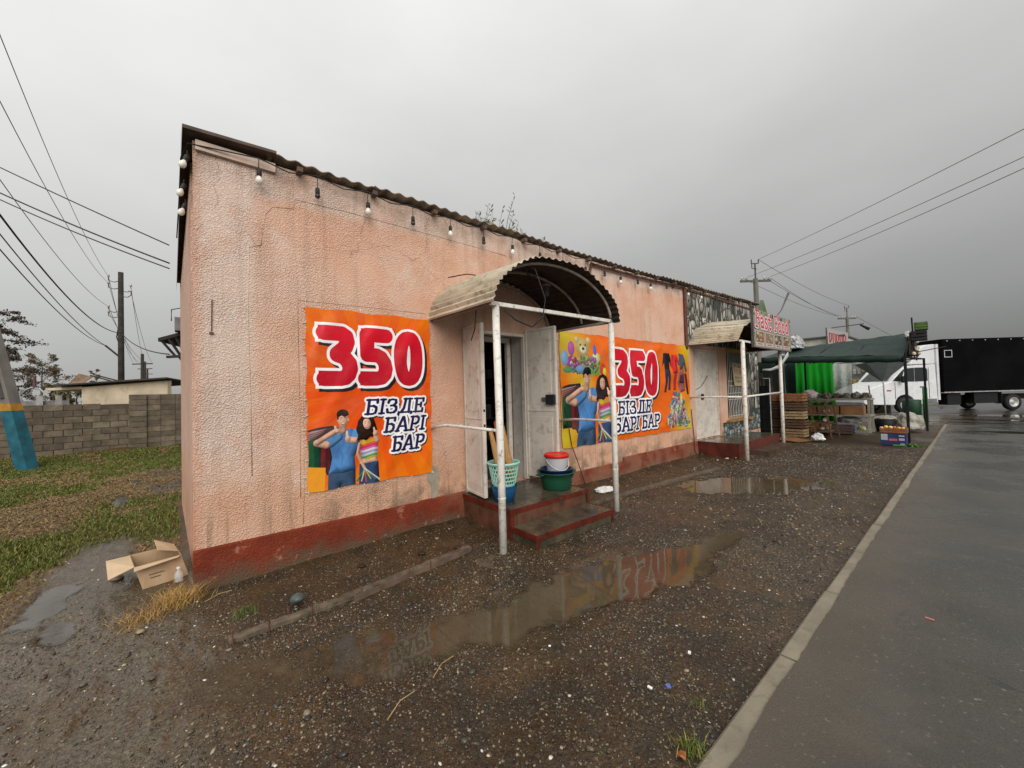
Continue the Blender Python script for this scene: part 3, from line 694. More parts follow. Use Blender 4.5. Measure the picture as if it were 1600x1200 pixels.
# window poster and far red sign (lettering too small to read in the picture: rows of strokes)
cv = Canvas(160, 1.05, (.5, .42, .26))
for v_, h_, n_, c_ in ((.14, .12, 5, (.13, .1, .05)), (.4, .2, 5, (.42, .05, .04)), (.68, .12, 7, (.16, .12, .07)), (.84, .1, 8, (.16, .12, .07))):
    for i in range(n_):
        x0 = .12 + i * .78 / n_; w_ = .78 / n_ * .62
        pts = [(x0, v_ + h_ / 2), (x0, v_ - h_ / 2), (x0 + w_, v_ - h_ / 2 + .02), (x0 + w_, v_), (x0 + (i % 2) * w_ * .4, v_ + .01), (x0 + w_, v_ + h_ / 2)]
        cv.paint(cv.line(pts[: 3 + (i * 7 + n_) % 4], .013), c_)
IMGP = cv.a
cv = Canvas(160, .9, (.42, .38, .36))
for i in range(5):
    x0 = .1 + i * .17
    cv.paint(cv.line([(x0, .72), (x0, .22), (x0 + .1, .24), (x0 + .1, .5), (x0 + (.1 if i % 2 else .02), .72)], .025), (.36, .03, .03))
IMGS = cv.a

# ================================================================== MAIN BUILDING
def stucco():
    t = NT('peach_stucco')
    X, Y, Z = t.xyz()
    big = t.noise(.9, 5, .6); med = t.noise(3.5, 5, .6); small = t.noise(16, 4, .6)
    warp = t.math('MULTIPLY_ADD', t.noise(1.5, 3), .5, -.25)
    pale = (.77, .59, .485); peach = (.81, .455, .30); orange = (.70, .33, .19)
    # repainted field: right of 0.45 m and below ~3.45 m
    inside = t.math('MULTIPLY', t.ramp(Y, .38, .50), t.ramp(t.math('ADD', Z, t.math('MULTIPLY', Y, -.02)), 3.58, 3.47))
    c = t.mix(t.ramp(big, .3, .7), pale, (.82, .66, .56))
    pc = t.mix(t.ramp(t.math('ADD', big, warp), .35, .75), peach, (.83, .56, .43))
    c = t.mix(t.math('MULTIPLY', inside, .85), c, pc)
    # faded whitish bloom low left
    w3 = t.math('MULTIPLY_ADD', t.noise(2.6, 5, .65), 1.3, -.65)
    bloom = t.math('MULTIPLY', t.ramp(t.math('ADD', Y, w3), 1.0, .1), t.ramp(t.math('ADD', Z, w3), 3.1, 1.5))
    c = t.mix(t.math('MULTIPLY', bloom, .5), c, (.82, .69, .58))
    low = t.ramp(t.math('ADD', Z, t.math('MULTIPLY', warp, 1.3)), 1.15, .55)
    c = t.mix(t.math('MULTIPLY', low, .75), c, (.74, .42, .26))
    # chipped corner arris
    c = t.mix(t.math('MULTIPLY', t.ramp(t.math('ADD', Y, t.math('MULTIPLY', small, .16)), .17, .09), .5), c, (.66, .33, .22))
    c = t.mix(t.math('MULTIPLY', t.ramp(t.noise(1.9, 5, .62), .5, .68), .42), c, orange)
    c = t.mix(t.math('MULTIPLY', t.ramp(t.noise(2.7, 5, .6, dist=.5), .56, .7), .4), c, (.84, .72, .62))
    # grime: runs, top band mould, damp foot
    runs = t.ramp(t.noise(1, 5, .6, stretch=(7, 7, .45)), .5, .72)
    c = t.mix(t.math('MULTIPLY', runs, .4), c, (.42, .28, .2))
    drip = t.math('MULTIPLY', t.ramp(t.noise(1, 4, .6, stretch=(16, 16, .7)), .52, .66), t.math('ADD', t.ramp(Z, .75, .5), t.math('MULTIPLY', t.ramp(Z, 3.3, 3.8), .6)))
    c = t.mix(t.math('MULTIPLY', drip, .5), c, (.22, .14, .09))
    ve = t.n.new('ShaderNodeTexVoronoi'); ve.feature = 'DISTANCE_TO_EDGE'; ve.inputs['Scale'].default_value = .85; wv2 = t.n.new('ShaderNodeVectorMath'); wv2.operation = 'MULTIPLY_ADD'; wn2 = t.n.new('ShaderNodeTexNoise'); wn2.inputs['Scale'].default_value = 4; wn2.inputs['Detail'].default_value = 5; t.l.new(t.co, wn2.inputs['Vector']); t.l.new(wn2.outputs['Color'], wv2.inputs[0]); wv2.inputs[1].default_value = (.4, .4, .4); t.l.new(t.co, wv2.inputs[2]); t.l.new(wv2.outputs[0], ve.inputs['Vector'])
    crk = t.math('MULTIPLY', t.ramp(ve.outputs['Distance'], .008, .002), t.ramp(t.noise(.8, 2), .54, .6))
    c = t.mix(t.math('MULTIPLY', crk, .42), c, (.2, .13, .09))
    topb = t.math('MULTIPLY', t.ramp(Z, 3.5, 3.85), t.ramp(med, .4, .65))
    c = t.mix(t.math('MULTIPLY', topb, .55), c, (.27, .2, .16))
    foot = t.math('MULTIPLY', t.ramp(t.math('ADD', Z, t.math('MULTIPLY', small, .45)), .95, .5), t.math('MULTIPLY', t.ramp(Y, .75, 1.2), t.ramp(med, .42, .6)))
    c = t.mix(t.math('MULTIPLY', foot, .8), c, (.16, .12, .08))
    c = t.mix(t.math('MULTIPLY', t.ramp(t.noise(70, 2), .66, .74), .35), c, (.3, .2, .15))
    vn = t.n.new('ShaderNodeTexVoronoi'); vn.feature = 'SMOOTH_F1'; vn.inputs['Scale'].default_value = 68; vn.inputs['Smoothness'].default_value = .55
    wv = t.n.new('ShaderNodeVectorMath'); wv.operation = 'MULTIPLY_ADD'; wn_ = t.n.new('ShaderNodeTexNoise'); wn_.inputs['Scale'].default_value = 34; t.l.new(t.co, wn_.inputs['Vector']); t.l.new(wn_.outputs['Color'], wv.inputs[0]); wv.inputs[1].default_value = (.03, .03, .02); t.l.new(t.co, wv.inputs[2]); t.l.new(wv.outputs[0], vn.inputs['Vector'])
    crust = t.math('SUBTRACT', 1.0, t.ramp(vn.outputs['Distance'], .12, .62))
    c = t.mix(t.math('MULTIPLY', t.math('SUBTRACT', 1, crust), .34), c, (.30, .17, .11))  # dimples between the crust blobs darkened, small shadows put into the colour
    rough_zone = t.math('MULTIPLY', t.math('MULTIPLY_ADD', t.ramp(Y, 5.2, 4.3), .72, .28), t.math('MULTIPLY_ADD', t.ramp(t.noise(1.6, 4, .6), .3, .7), .75, .4))
    h = t.math('MULTIPLY', t.math('ADD', crust, t.math('MULTIPLY', t.noise(80, 3), .9)), rough_zone)
    nb = t.bump(h, .75, .013)
    nb = t.bump(t.noise(2.2, 3), .25, .06, nb)
    return t.fin(c, .82, nb, spec=.25)
stuc = stucco()
def plinth_mat():
    t = NT('plinth_paint'); X, Y, Z = t.xyz()
    c = t.mix(t.ramp(t.noise(4, 5), .3, .7), (.15, .024, .010), (.23, .040, .016))
    mudm = t.ramp(t.math('ADD', Z, t.math('MULTIPLY', t.noise(7, 5, .65), .42)), .42, .18)
    c = t.mix(t.math('MULTIPLY', mudm, .95), c, (.11, .075, .045))
    c = t.mix(t.math('MULTIPLY', t.ramp(t.noise(9, 4), .62, .72), .6), c, (.45, .2, .12))
    far = t.math('MULTIPLY', t.ramp(Y, 2.1, 2.7), t.ramp(t.noise(3, 4), .35, .6))
    c = t.mix(t.math('MULTIPLY', far, .5), c, (.32, .16, .1))
    h = t.ramp(t.noise(60, 3, .6, dist=.25), .36, .64)
    return t.fin(c, .6, t.bump(h, .6, .01), spec=.2)
plm = plinth_mat()
white_door = mat('door_paint', (.66, .60, .52), .45, .1, 3, 30, .1, dirt=(.28, .2, .13), dirt_amt=.65)
white_post = mat('post_paint', (.72, .69, .62), .45, .08, 5, 60, .12, dirt=(.20, .15, .10), dirt_amt=.8)
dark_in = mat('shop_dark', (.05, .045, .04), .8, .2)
rustm = mat('rusty_pipe', (.12, .045, .028), .7, .3, 9, 40, .3)
cabm = mat('cable_rubber', (.02, .02, .02), .6, .1)
slate = mat('weathered_slate', (.25, .205, .16), .85, .35, 4, 50, .4, dirt=(.06, .05, .035), dirt_amt=.8)
flash = mat('roof_flashing', (.09, .06, .045), .7, .35, 5, 30, .4, dirt=(.2, .16, .12))

BLD = thing('shop_building', 'long low peach stucco shop with red brown plinth and wavy slate roof', 'shop', (FX, 6.7, 0))
def zr(y): return 3.93 + .2 * (max(0, y - 4.5) / 9) ** 1.2
XB = -8.0; YE = 13.43; T_ = .36
DY0, DY1, DZ0, DZ1 = 2.73, 3.83, .32, 2.47
EY0, EY1, EZ0, EZ1 = 9.22, 10.6, .34, 2.55
WY0, WY1, WZ0, WZ1 = 11.08, 12.52, .70, 2.55
b = MB()
# upper strip follows the eaves
def strip(y0, y1, z0, z1a, z1b, x0=FX - T_, x1=FX):
    b.add([(x0, y0, z0), (x1, y0, z0), (x1, y1, z0), (x0, y1, z0), (x0, y0, z1a), (x1, y0, z1a), (x1, y1, z1b), (x0, y1, z1b)],
          [(3, 2, 1, 0), (4, 5, 6, 7), (0, 1, 5, 4), (1, 2, 6, 5), (2, 3, 7, 6), (3, 0, 4, 7)])
ycut = [0, DY0, DY1, 6, 8, EY0, EY1, WY0, WY1, YE]
for y0, y1 in zip(ycut[:-1], ycut[1:]):
    top = (zr(y0) - .045, zr(y1) - .045)
    hole = {DY0: (DZ0, DZ1), EY0: (EZ0, EZ1), WY0: (WZ0, WZ1)}.get(y0)
    if hole: strip(y0, y1, hole[1], *top); strip(y0, y1, -.1, hole[0], hole[0])
    else: strip(y0, y1, -.1, *top)
b.build('front_wall', stuc, BLD)
b = MB()
b.add([(FX - T_, -.017, -.1), (XB, -.165, -.1), (XB, .12, -.1), (FX - T_, .3, -.1), (FX - T_, -.017, 3.86), (XB, -.165, 3.47), (XB, .12, 3.47), (FX - T_, .3, 3.86)],
      [(3, 2, 1, 0), (4, 5, 6, 7), (0, 1, 5, 4), (1, 2, 6, 5), (2, 3, 7, 6), (3, 0, 4, 7)])
b.build('side_wall', stuc, BLD)
b = MB(); b.b2((XB + .3, YE - .3, -.1), (FX - T_, YE, 3.6)); b.b2((XB, .12, -.1), (XB + .28, YE, 3.44)); b.build('rear_wall', stuc, BLD)
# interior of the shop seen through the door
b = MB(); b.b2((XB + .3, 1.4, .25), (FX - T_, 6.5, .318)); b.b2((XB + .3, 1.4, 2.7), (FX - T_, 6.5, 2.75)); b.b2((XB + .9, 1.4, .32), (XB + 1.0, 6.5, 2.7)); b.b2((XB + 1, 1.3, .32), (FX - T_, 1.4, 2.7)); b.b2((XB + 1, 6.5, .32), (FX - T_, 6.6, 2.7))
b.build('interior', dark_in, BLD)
# plinth, slightly proud
b = MB(); P = .025
def plin(y0, y1, z0, z1): b.prism([(FX, -.08), (FX + P, -.08), (FX + P + .012, z0), (FX + P, z0 + .0), (FX, z0 + .012)], 'y', y0, y1)
for y0, y1, z in ((-.02, 2.05, .32), (2.05, 2.7, .33), (3.86, 6.2, .25), (6.2, 9.2, .32)):
    b.add([(FX, y0, -.1), (FX + P + .02, y0, -.1), (FX + P, y0, z), (FX, y0, z + .012), (FX, y1, -.1), (FX + P + .02, y1, -.1), (FX + P, y1, z), (FX, y1, z + .012)],
          [(0, 1, 2, 3), (7, 6, 5, 4), (0, 4, 5, 1), (1, 5, 6, 2), (2, 6, 7, 3), (3, 7, 4, 0)])
b.b2((XB, -.2, -.1), (FX - .02, -.022, .0))
b.build('plinth', plm, BLD)
# plaster ridges left by the old patch
b = MB()
rid = [(.40, .9), (.395, 1.6), (.39, 2.4), (.40, 3.03), (.50, 3.07), (.505, 3.22), (.53, 3.38), (.60, 3.47), (.78, 3.50), (.79, 3.60), (1.3, 3.615), (2.2, 3.61), (3.1, 3.60), (3.5, 3.59)]
b.tube([(FX + .001, y + random.uniform(-.006, .006), z) for y, z in rid], .0045, 5)
b.tube([(FX + .001, .80, .62), (FX + .001, .805, 1.5), (FX + .001, .80, 2.585), (FX + .001, 1.5, 2.60), (FX + .001, 2.2, 2.60)], .0035, 5)
b.tube([(FX + .001, .83, 2.55), (FX + .001, .835, 1.2), (FX + .001, .83, .66), (FX + .001, .82, .36)], .0035, 5)
b.build('plaster_ridge', stuc, BLD, smooth=True)
pm = mat('bare_render', (.30, .26, .20), .9, .2, 8, 40, .5)
b = MB(); pts = [(2.18, .70), (2.24, .74), (2.31, .70), (2.34, .58), (2.31, .46), (2.30, .36), (2.25, .31), (2.21, .36), (2.22, .48), (2.17, .58)]
b.prism(pts, 'x', FX + .001, FX + .006); b.build('bare_patch', pm, BLD)
b = MB(); b.tube([(FX + .006, .125, 2.50), (FX + .01, .122, 2.35), (FX + .006, .12, 2.22)], .004, 5); b.box((FX + .008, .119, 2.2), (.012, .03, .02)); b.build('rust_hook', rustm, BLD)
# door recess and frame
b = MB()
b.b2((FX - T_ - .02, DY0 + .10, DZ1 - .10), (FX - T_ + .04, DY1 - .10, DZ1 - .02)); b.b2((FX - T_ - .02, DY0 + .03, DZ0), (FX - T_ + .04, DY0 + .10, DZ1 - .02)); b.b2((FX - T_ - .02, DY1 - .10, DZ0), (FX - T_ + .04, DY1 - .03, DZ1 - .02))
b.b2((FX - .06, DY0 + .001, DZ0), (FX + .012, DY0 + .045, DZ1 - .001)); b.b2((FX - .06, DY1 - .045, DZ0), (FX + .012, DY1 - .001, DZ1 - .001)); b.b2((FX - .06, DY0 + .046, DZ1 - .046), (FX + .012, DY1 - .046, DZ1 - .001))
b.build('door_frame', white_door, BLD, bevel=.004)
b = MB(); b.b2((FX - T_ + .041, DY1 - .012, DZ1 - DZ1 + DZ0 + .001), (FX - .061, DY1 - .002, DZ1 - .003)); b.b2((FX - T_ + .041, DY0 + .002, DZ0 + .001), (FX - .061, DY0 + .012, DZ1 - .003)); b.b2((FX - T_ + .041, DY0 + .0125, DZ1 - .012), (FX - .061, DY1 - .0125, DZ1 - .003))
b.build('reveal', mat('reveal_white', (.50, .48, .44), .6, .15, 3, 30, .2, dirt=(.25, .2, .14), dirt_amt=.6), BLD)
def leaf(hy, ang, wd, z0, z1, lock=False):
    """steel leaf hinged at (FX+.02, hy); ang = direction of the free edge"""
    dx, dy = math.cos(ang), math.sin(ang); nx, ny = -dy, dx
    def P3(u, w, z): return (FX + .015 + dx * u + nx * w, hy + dy * u + ny * w, z)
    def slab(b, u0, u1, w0, w1, za, zb):
        b.add([P3(u0, w0, za), P3(u1, w0, za), P3(u1, w1, za), P3(u0, w1, za), P3(u0, w0, zb), P3(u1, w0, zb), P3(u1, w1, zb), P3(u0, w1, zb)],
              [(3, 2, 1, 0), (4, 5, 6, 7), (0, 1, 5, 4), (1, 2, 6, 5), (2, 3, 7, 6), (3, 0, 4, 7)])
    b = MB(); slab(b, 0, wd, -.015, .015, z0, z1); o = b.build('door_leaf', white_door, BLD, bevel=.003)
    b = MB()
    for s in (-1, 1):
        w0, w1 = (.0155, .024) if s > 0 else (-.024, -.0155)
        slab(b, .005, .035, w0, w1, z0, z1); slab(b, wd - .035, wd - .005, w0, w1, z0, z1)
        slab(b, .036, wd - .036, w0, w1, z0, z0 + .03); slab(b, .036, wd - .036, w0, w1, z1 - .03, z1); slab(b, .036, wd - .036, w0, w1, (z0 + z1) / 2 - .12, (z0 + z1) / 2 - .105)
        for a_, c_ in ((z0 + .12, (z0 + z1) / 2 - .2), ((z0 + z1) / 2 - .02, z1 - .12)):
            slab(b, .09, wd - .09, w0 * .8, w1 * .8, a_, c_)
    b.build('raised_panel', white_door, o, bevel=.002)
    for zz in (z0 + .3, z0 + 1.15, z1 - .3):
        b = MB(); b.tube([(FX + .02, hy, zz - .06), (FX + .02, hy, zz + .06)], .013, 8); b.build('hinge', white_door, o)
    if lock:
        b = MB(); slab(b, wd - .16, wd - .01, -.07, -.025, 1.42, 1.56); b.build('lock', mat('lock_black', (.02, .02, .022), .35, .1), o, bevel=.006)
        b = MB(); slab(b, wd - .25, wd - .16, -.045, -.03, 1.47, 1.52); b.build('bolt', mat('zinc', (.3, .29, .26), .4, .1, metal=.8), o)
    else:
        for zz in (1.2, 1.38): b = MB(); slab(b, wd + .0005, wd + .003, -.012, .012, zz, zz + .03); b.build('keyhole', cabm, o)
    return o
leaf(DY0 + .01, math.atan2(-.13, 1), .51, .35, 2.46)
leaf(DY1 - .01, math.atan2(.13, 1), .56, .37, 2.52, True)
# shop stock on dark shelves
shelf = mat('shelf_board', (.12, .11, .10), .6, .2)
SH = thing('stock_shelf', 'dark shelving with faint goods inside the open shop doorway', 'shelf', (-6.2, 3.6, .32))
b = MB()
for z in (.7, 1.1, 1.5, 1.9, 2.3): b.b2((-6.5, 2.6, z - .01), (-6.1, 5.6, z + .01))
for y in (2.6, 4.1, 5.6): b.b2((-6.5, y, .32), (-6.1, y + .02, 2.5))
b.build('shelf_frame', shelf, SH)
gcol = [mat('goods_a', (.25, .2, .16), .5), mat('goods_b', (.1, .14, .2), .5), mat('goods_c', (.2, .06, .05), .5), mat('goods_d', (.3, .3, .28), .5)]
for k in range(46):
    z = random.choice((.7, 1.1, 1.5, 1.9)); y = random.uniform(2.7, 5.5); h = random.uniform(.1, .28); w = random.uniform(.05, .16)
    o = MB().box((-6.22, y, z + .011 + h / 2), (.14, w, h), rz=random.uniform(-.2, .2)).build('goods', random.choice(gcol))
    tag(o, 'dim packet or box of goods on the shelves inside the dark doorway', 'goods', 'goods on the dark shelves in the shop')
# second door
b = MB(); b.b2((FX - .07, EY0 + .002, EZ0), (FX - .03, EY0 + .05, EZ1 - .002)); b.b2((FX - .07, EY1 - .05, EZ0), (FX - .03, EY1 - .002, EZ1 - .002)); b.b2((FX - .07, EY0 + .051, EZ1 - .05), (FX - .03, EY1 - .051, EZ1 - .002)); b.build('door_frame', white_door, BLD)
for i, (a, c) in enumerate(((EY0 + .055, (EY0 + EY1) / 2 - .004), ((EY0 + EY1) / 2 + .004, EY1 - .055))):
    o = MB().b2((FX - .085, a, EZ0 + .01), (FX - .045, c, EZ1 - .055)).build('door_leaf', white_door, BLD)
    b = MB(); b.b2((FX - .0445, a + .06, EZ0 + .1), (FX - .036, c - .06, 1.3)); b.b2((FX - .0445, a + .06, 1.4), (FX - .036, c - .06, EZ1 - .15)); b.build('raised_panel', white_door, o, bevel=.003)
    if i == 0:
        MB().b2((FX - .0355, c - .3, 1.3), (FX - .01, c - .2, 1.44)).build('lock', mat('lock_black', (.02, .02, .022), .35), o)
        MB().tube([(FX - .03, a + .05, 1.55), (FX - .015, a + .3, 1.62), (FX - .03, a + .75, 1.9)], .006, 5).build('pull_wire', cabm, o)
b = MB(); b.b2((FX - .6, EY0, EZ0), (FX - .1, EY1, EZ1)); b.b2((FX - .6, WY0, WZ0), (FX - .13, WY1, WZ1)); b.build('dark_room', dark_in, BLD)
# window with bars, shutter slats, pane
WIN = MB()
fr = mat('window_frame', (.35, .18, .06), .6, .2)
for a, c in (((WY0 + .001, WZ0 + .001), (WY0 + .06, WZ1 - .001)), ((WY1 - .06, WZ0 + .001), (WY1 - .001, WZ1 - .001)), ((WY0 + .061, WZ0 + .001), (WY1 - .061, WZ0 + .06)), ((WY0 + .061, WZ1 - .06), (WY1 - .061, WZ1 - .001))):
    WIN.b2((FX - .12, a[0], a[1]), (FX - .02, c[0], c[1]))
win = WIN.build('window', fr, BLD)
gl = NT('window_glass'); gl = gl.fin((.03, .035, .035), .06, None, spec=.6)
MB().b2((FX - .10, WY0 + .062, WZ0 + .062), (FX - .09, WY1 - .062, WZ1 - .062)).build('pane', gl, win)
b = MB()
bars = mat('bar_paint', (.62, .60, .54), .5, .1, dirt=(.2, .15, .1))
for k in range(13):
    y = WY0 + .05 + k * .112
    b.tube([(FX + .01, y, WZ0 + .03), (FX + .035, y, 1.0), (FX + .012, y, 1.3), (FX + .012, y, WZ1 - .03)], .008, 5)
for z in (.80, 1.25, 1.42, 1.62, 1.75): b.bar((FX + .022, WY0 + .02, z), (FX + .022, WY1 - .02, z), .014)
b.build('bars', bars, win)
b = MB(); b.b2((FX + .002, WY0 - .02, WZ1 + .0), (FX + .03, WY1, WZ1 + .09)); b.build('head_board', mat('yellow_board', (.45, .33, .06), .6, .2), win)
b = MB()
for k in range(11): b.bar((FX + .035, WY0 + .06 + k * .13, WZ1 - .02), (FX + .05, WY0 + .1 + k * .13, 2.12), .05, .012)
b.build('slats', mat('pale_slats', (.36, .40, .38), .5, .2), win)
b = MB(); b.b2((FX + .001, WY0 - .12, WZ0 - .05), (FX + .1, WY1 + .1, WZ0 - .001)); b.build('sill', mat('sill_ochre', (.3, .17, .06), .7, .2), win)
def uvquad(name, m, vs, parent=None, uvs=((0, 0), (1, 0), (1, 1), (0, 1))):
    me = bpy.data.meshes.new(name); me.from_pydata(vs, [], [tuple(range(i, i + 4)) for i in range(0, len(vs), 4)]); me.update()
    ul = me.uv_layers.new(name='UVMap')
    for i, lp in enumerate(me.loops): ul.data[i].uv = uvs[i]
    me.materials.append(m); o = bpy.data.objects.new(name, me); COL.objects.link(o); WO[o.name] = Vector((0, 0, 0))
    if parent: o.parent = parent; o.location = -WO.get(parent.name, Vector((0, 0, 0)))
    return o
mural = img_mat('mural_paint', IMGM, .75, .2)
def mq(y0, y1, z0, z1a, z1b, x): return [(x, y0, z0), (x, y1, z0), (x, y1, z1b), (x, y0, z1a)]
def muv(q): return [((v[1] - 8.87) / MW, (v[2] - .3) / MH) for v in q]
vs = mq(8.87, YE, 2.65, zr(8.87) - .06, zr(YE) - .06, FX + .004) + mq(WY1 + .003, YE, .3, 2.646, 2.646, FX + .004) + mq(WY0 - .35, WY1, .3, .649, .649, FX + .004)
uvquad('mural', mural, vs, BLD, muv(vs))
b = MB(); b.b2((FX + .0065, 8.8, 2.5), (FX + .05, 8.87, zr(8.8) - .08)); b.b2((FX + .0065, 8.871, zr(10) - .14), (FX + .03, 13.4, zr(10) - .10)); b.build('mural_frame', rustm, BLD)
b = MB(); b.tube([(FX + .04, 5.35, 3.62), (FX + .04, 5.4, 3.83), (FX + .045, 7, 3.85), (FX + .04, 8.78, 3.93), (FX + .04, 8.79, 2.55)], .025, 8)
for y in (6.2, 7.4, 8.3): b.bar((FX, y, 3.85), (FX + .05, y, 3.86), .02)
b.build('drain_pipe', rustm, BLD)

# roof: battens, flashing and corrugated slate sheets with their ridges running down the slope
OV = .065
def roofsheet(y0, y1, lift, xe):
    n = max(12, int((y1 - y0) / .012)); rows = []
    for i in range(n + 1):
        y = y0 + (y1 - y0) * i / n; w = .0125 * math.sin(2 * math.pi * y / .152)
        rows.append((y, w + lift))
    V = []
    xsn = [FX + OV + xe, FX - .9, FX - 1.9, -8.12]
    for th in (0, -.009):
        for y, w in rows:
            for x in xsn:
                sag = .012 * math.sin(y * 1.3 + x) + .01 * math.sin(y * 3.7)
                V.append((x, y + (-.165 * (FX - x) / 3.7 if y < .3 else 0), zr(y) + (x - FX) * .108 + w + th + .012 + sag * .6))
    nr = n + 1; k = len(xsn); F = []
    for s in range(2):
        o_ = s * nr * k
        for i in range(n):
            for j in range(k - 1):
                q = (o_ + i * k + j, o_ + i * k + j + 1, o_ + (i + 1) * k + j + 1, o_ + (i + 1) * k + j); F.append(q if s else q[::-1])
    o2 = nr * k
    for i in range(n): F.append((i * k, (i + 1) * k, o2 + (i + 1) * k, o2 + i * k))
    for j in range(k - 1): F.append((j, j + 1, o2 + j + 1, o2 + j)); F.append((n * k + j, o2 + n * k + j, o2 + n * k + j + 1, n * k + j + 1))
    return MB().add(V, F)
y = .55; i = 0
while y < YE + .1:
    y1 = min(y + 1.02, YE + .25)
    o = roofsheet(y, y1 + .05, .006 * (i % 2), random.uniform(-.02, .025)).build('roof_sheet', slate, BLD, smooth=False); y += 1.02; i += 1
b = MB()
b.add([(FX + .09, -.065, 3.925), (FX + .11, .62, 3.945), (-8.15, .5, 3.55), (-8.15, -.205, 3.52), (FX + .09, -.065, 3.955), (FX + .11, .62, 3.97), (-8.15, .5, 3.575), (-8.15, -.205, 3.55)],
      [(3, 2, 1, 0), (4, 5, 6, 7), (0, 1, 5, 4), (1, 2, 6, 5), (2, 3, 7, 6), (3, 0, 4, 7)])
b.add([(FX + .095, -.07, 3.86), (FX - .4, -.085, 3.77), (-8.15, -.21, 3.36), (-8.15, -.21, 3.55), (FX - .4, -.085, 3.91), (FX + .095, -.07, 3.96)], [(0, 1, 4, 5), (1, 2, 3, 4)])
b.build('roof_flashing', flash, BLD)
b = MB(); b.b2((FX + .002, .02, 3.80), (FX + .035, .62, 3.885)); b.build('fascia_board', mat('fascia', (.55, .42, .34), .7, .2), BLD)
for yy in np.arange(.8, 13.4, .75): MB().b2((FX + .002, yy, zr(yy) - .075), (FX + .09, yy + .05, zr(yy) - .03)).build('rafter_end', mat('old_wood', (.12, .08, .055), .8, .3), BLD)

# ------------------------------------------------------------------ banners
def wavy_banner(name, y0, y1, z0, z1, m, x, amp, seed, corner):
    nu_, nv_ = 90, 60; b = MB(); V = []
    U, Vv = np.meshgrid(np.linspace(0, 1, nu_), np.linspace(0, 1, nv_), indexing='ij')
    d = amp * ((fbm(U * 3 + seed, Vv * 3, 3, seed) - .4) + .6 * (fbm((U + Vv) * 5 + seed, (U - Vv) * 1.4, 3, seed + 3) - .5))
    d += amp * .5 * np.abs(np.sin((U * 3 - Vv * 2.2) * 3 + seed)) ** 6
    d = np.maximum(d, 0) * np.clip(np.minimum(np.minimum(U, 1 - U), np.minimum(Vv, 1 - Vv)) * 14, .25, 1)
    ew = .008
    yy = y0 + (y1 - y0) * U + ew * np.sin(Vv * 26 + seed) * ((U < .01) | (U > .99)); zz = z0 + (z1 - z0) * Vv + ew * np.sin(U * (y1 - y0) * 12 + seed) * ((Vv < .01) | (Vv > .99))
    me = bpy.data.meshes.new(name)
    V = np.stack([x + d, yy, zz], -1).reshape(-1, 3)
    ix = np.arange(nu_ * nv_).reshape(nu_, nv_)
    F = np.stack([ix[:-1, :-1], ix[1:, :-1], ix[1:, 1:], ix[:-1, 1:]], -1).reshape(-1, 4)
    me.from_pydata(V.tolist(), [], F.tolist()); me.update(); me.shade_smooth()
    ul = me.uv_layers.new(name='UVMap'); li = np.zeros(len(me.loops), np.int32); me.loops.foreach_get('vertex_index', li)
    uv = np.stack([U.ravel()[li], Vv.ravel()[li]], -1).astype(np.float32); ul.data.foreach_set('uv', uv.ravel())
    me.materials.append(m); o = bpy.data.objects.new(name, me); COL.objects.link(o); WO[o.name] = Vector((0, 0, 0))
    return o
tie = mat('tie_cord', (.62, .6, .55), .6, .1)
def ties(bn, y0, y1, z0, z1, x):
    pts = [(y0, z0 + (z1 - z0) * k / 12, -1, 0) for k in range(13)] + [(y1, z0 + (z1 - z0) * k / 6, 1, 0) for k in range(7)] + [(y0 + (y1 - y0) * k / 5, z1, 0, 1) for k in range(6)] + [(y0 + (y1 - y0) * k / 5, z0, 0, -1) for k in range(6)]
    for y, z, a, c in pts:
        l = random.uniform(.02, .045); j = random.uniform(-.02, .02)
        b = MB().tube([(x + .006, y - a * .02, z - c * .02), (x + .014, y + a * l * .5 + j * abs(c), z + c * l * .5 + j * abs(a)), (x + .001, y + a * l, z + c * l + j * abs(a))], .0045, 5)
        b.build('tie', tie, bn)
bn1 = wavy_banner('banner', .865, 2.235, .66, 2.525, img_mat('banner_print', IMG1, .36, .3), FX + .014, .030, 3, 0)
tag(bn1, 'orange vinyl banner with 350 and smiling couple, left of the arched doorway', 'banner'); ties(bn1, .865, 2.235, .66, 2.525, FX)
bn2 = wavy_banner('banner', 4.55, 8.92, .67, 2.58, img_mat('wide_banner_print', IMG2, .36, .3), FX + .016, .05, 8, 0)
tag(bn2, 'wide orange vinyl banner with 350, toys, clothes and household goods right of the doorway', 'banner'); ties(bn2, 4.55, 8.92, .67, 2.58, FX)
b = MB(); b.tube([(FX + .03, 4.62, 1.35), (FX + .05, 4.68, 1.0), (FX + .04, 4.75, .7), (FX + .06, 4.85, .45), (FX + .05, 4.95, .25), (FX + .1, 4.98, .05)], .007, 5)
tag(b.build('cable', cabm), 'thin black cable hanging down beside the wide banner near the open door leaf', 'cable')
b = MB(); b.tube([(FX + .02, 8.95, 1.1), (FX + .03, 8.98, .7), (FX + .03, 9.02, .45), (FX + .04, 8.98, .2), (FX + .08, 9.0, .04)], .009, 5)
tag(b.build('cable', cabm), 'short dark cable dangling below the right end of the wide banner', 'cable')

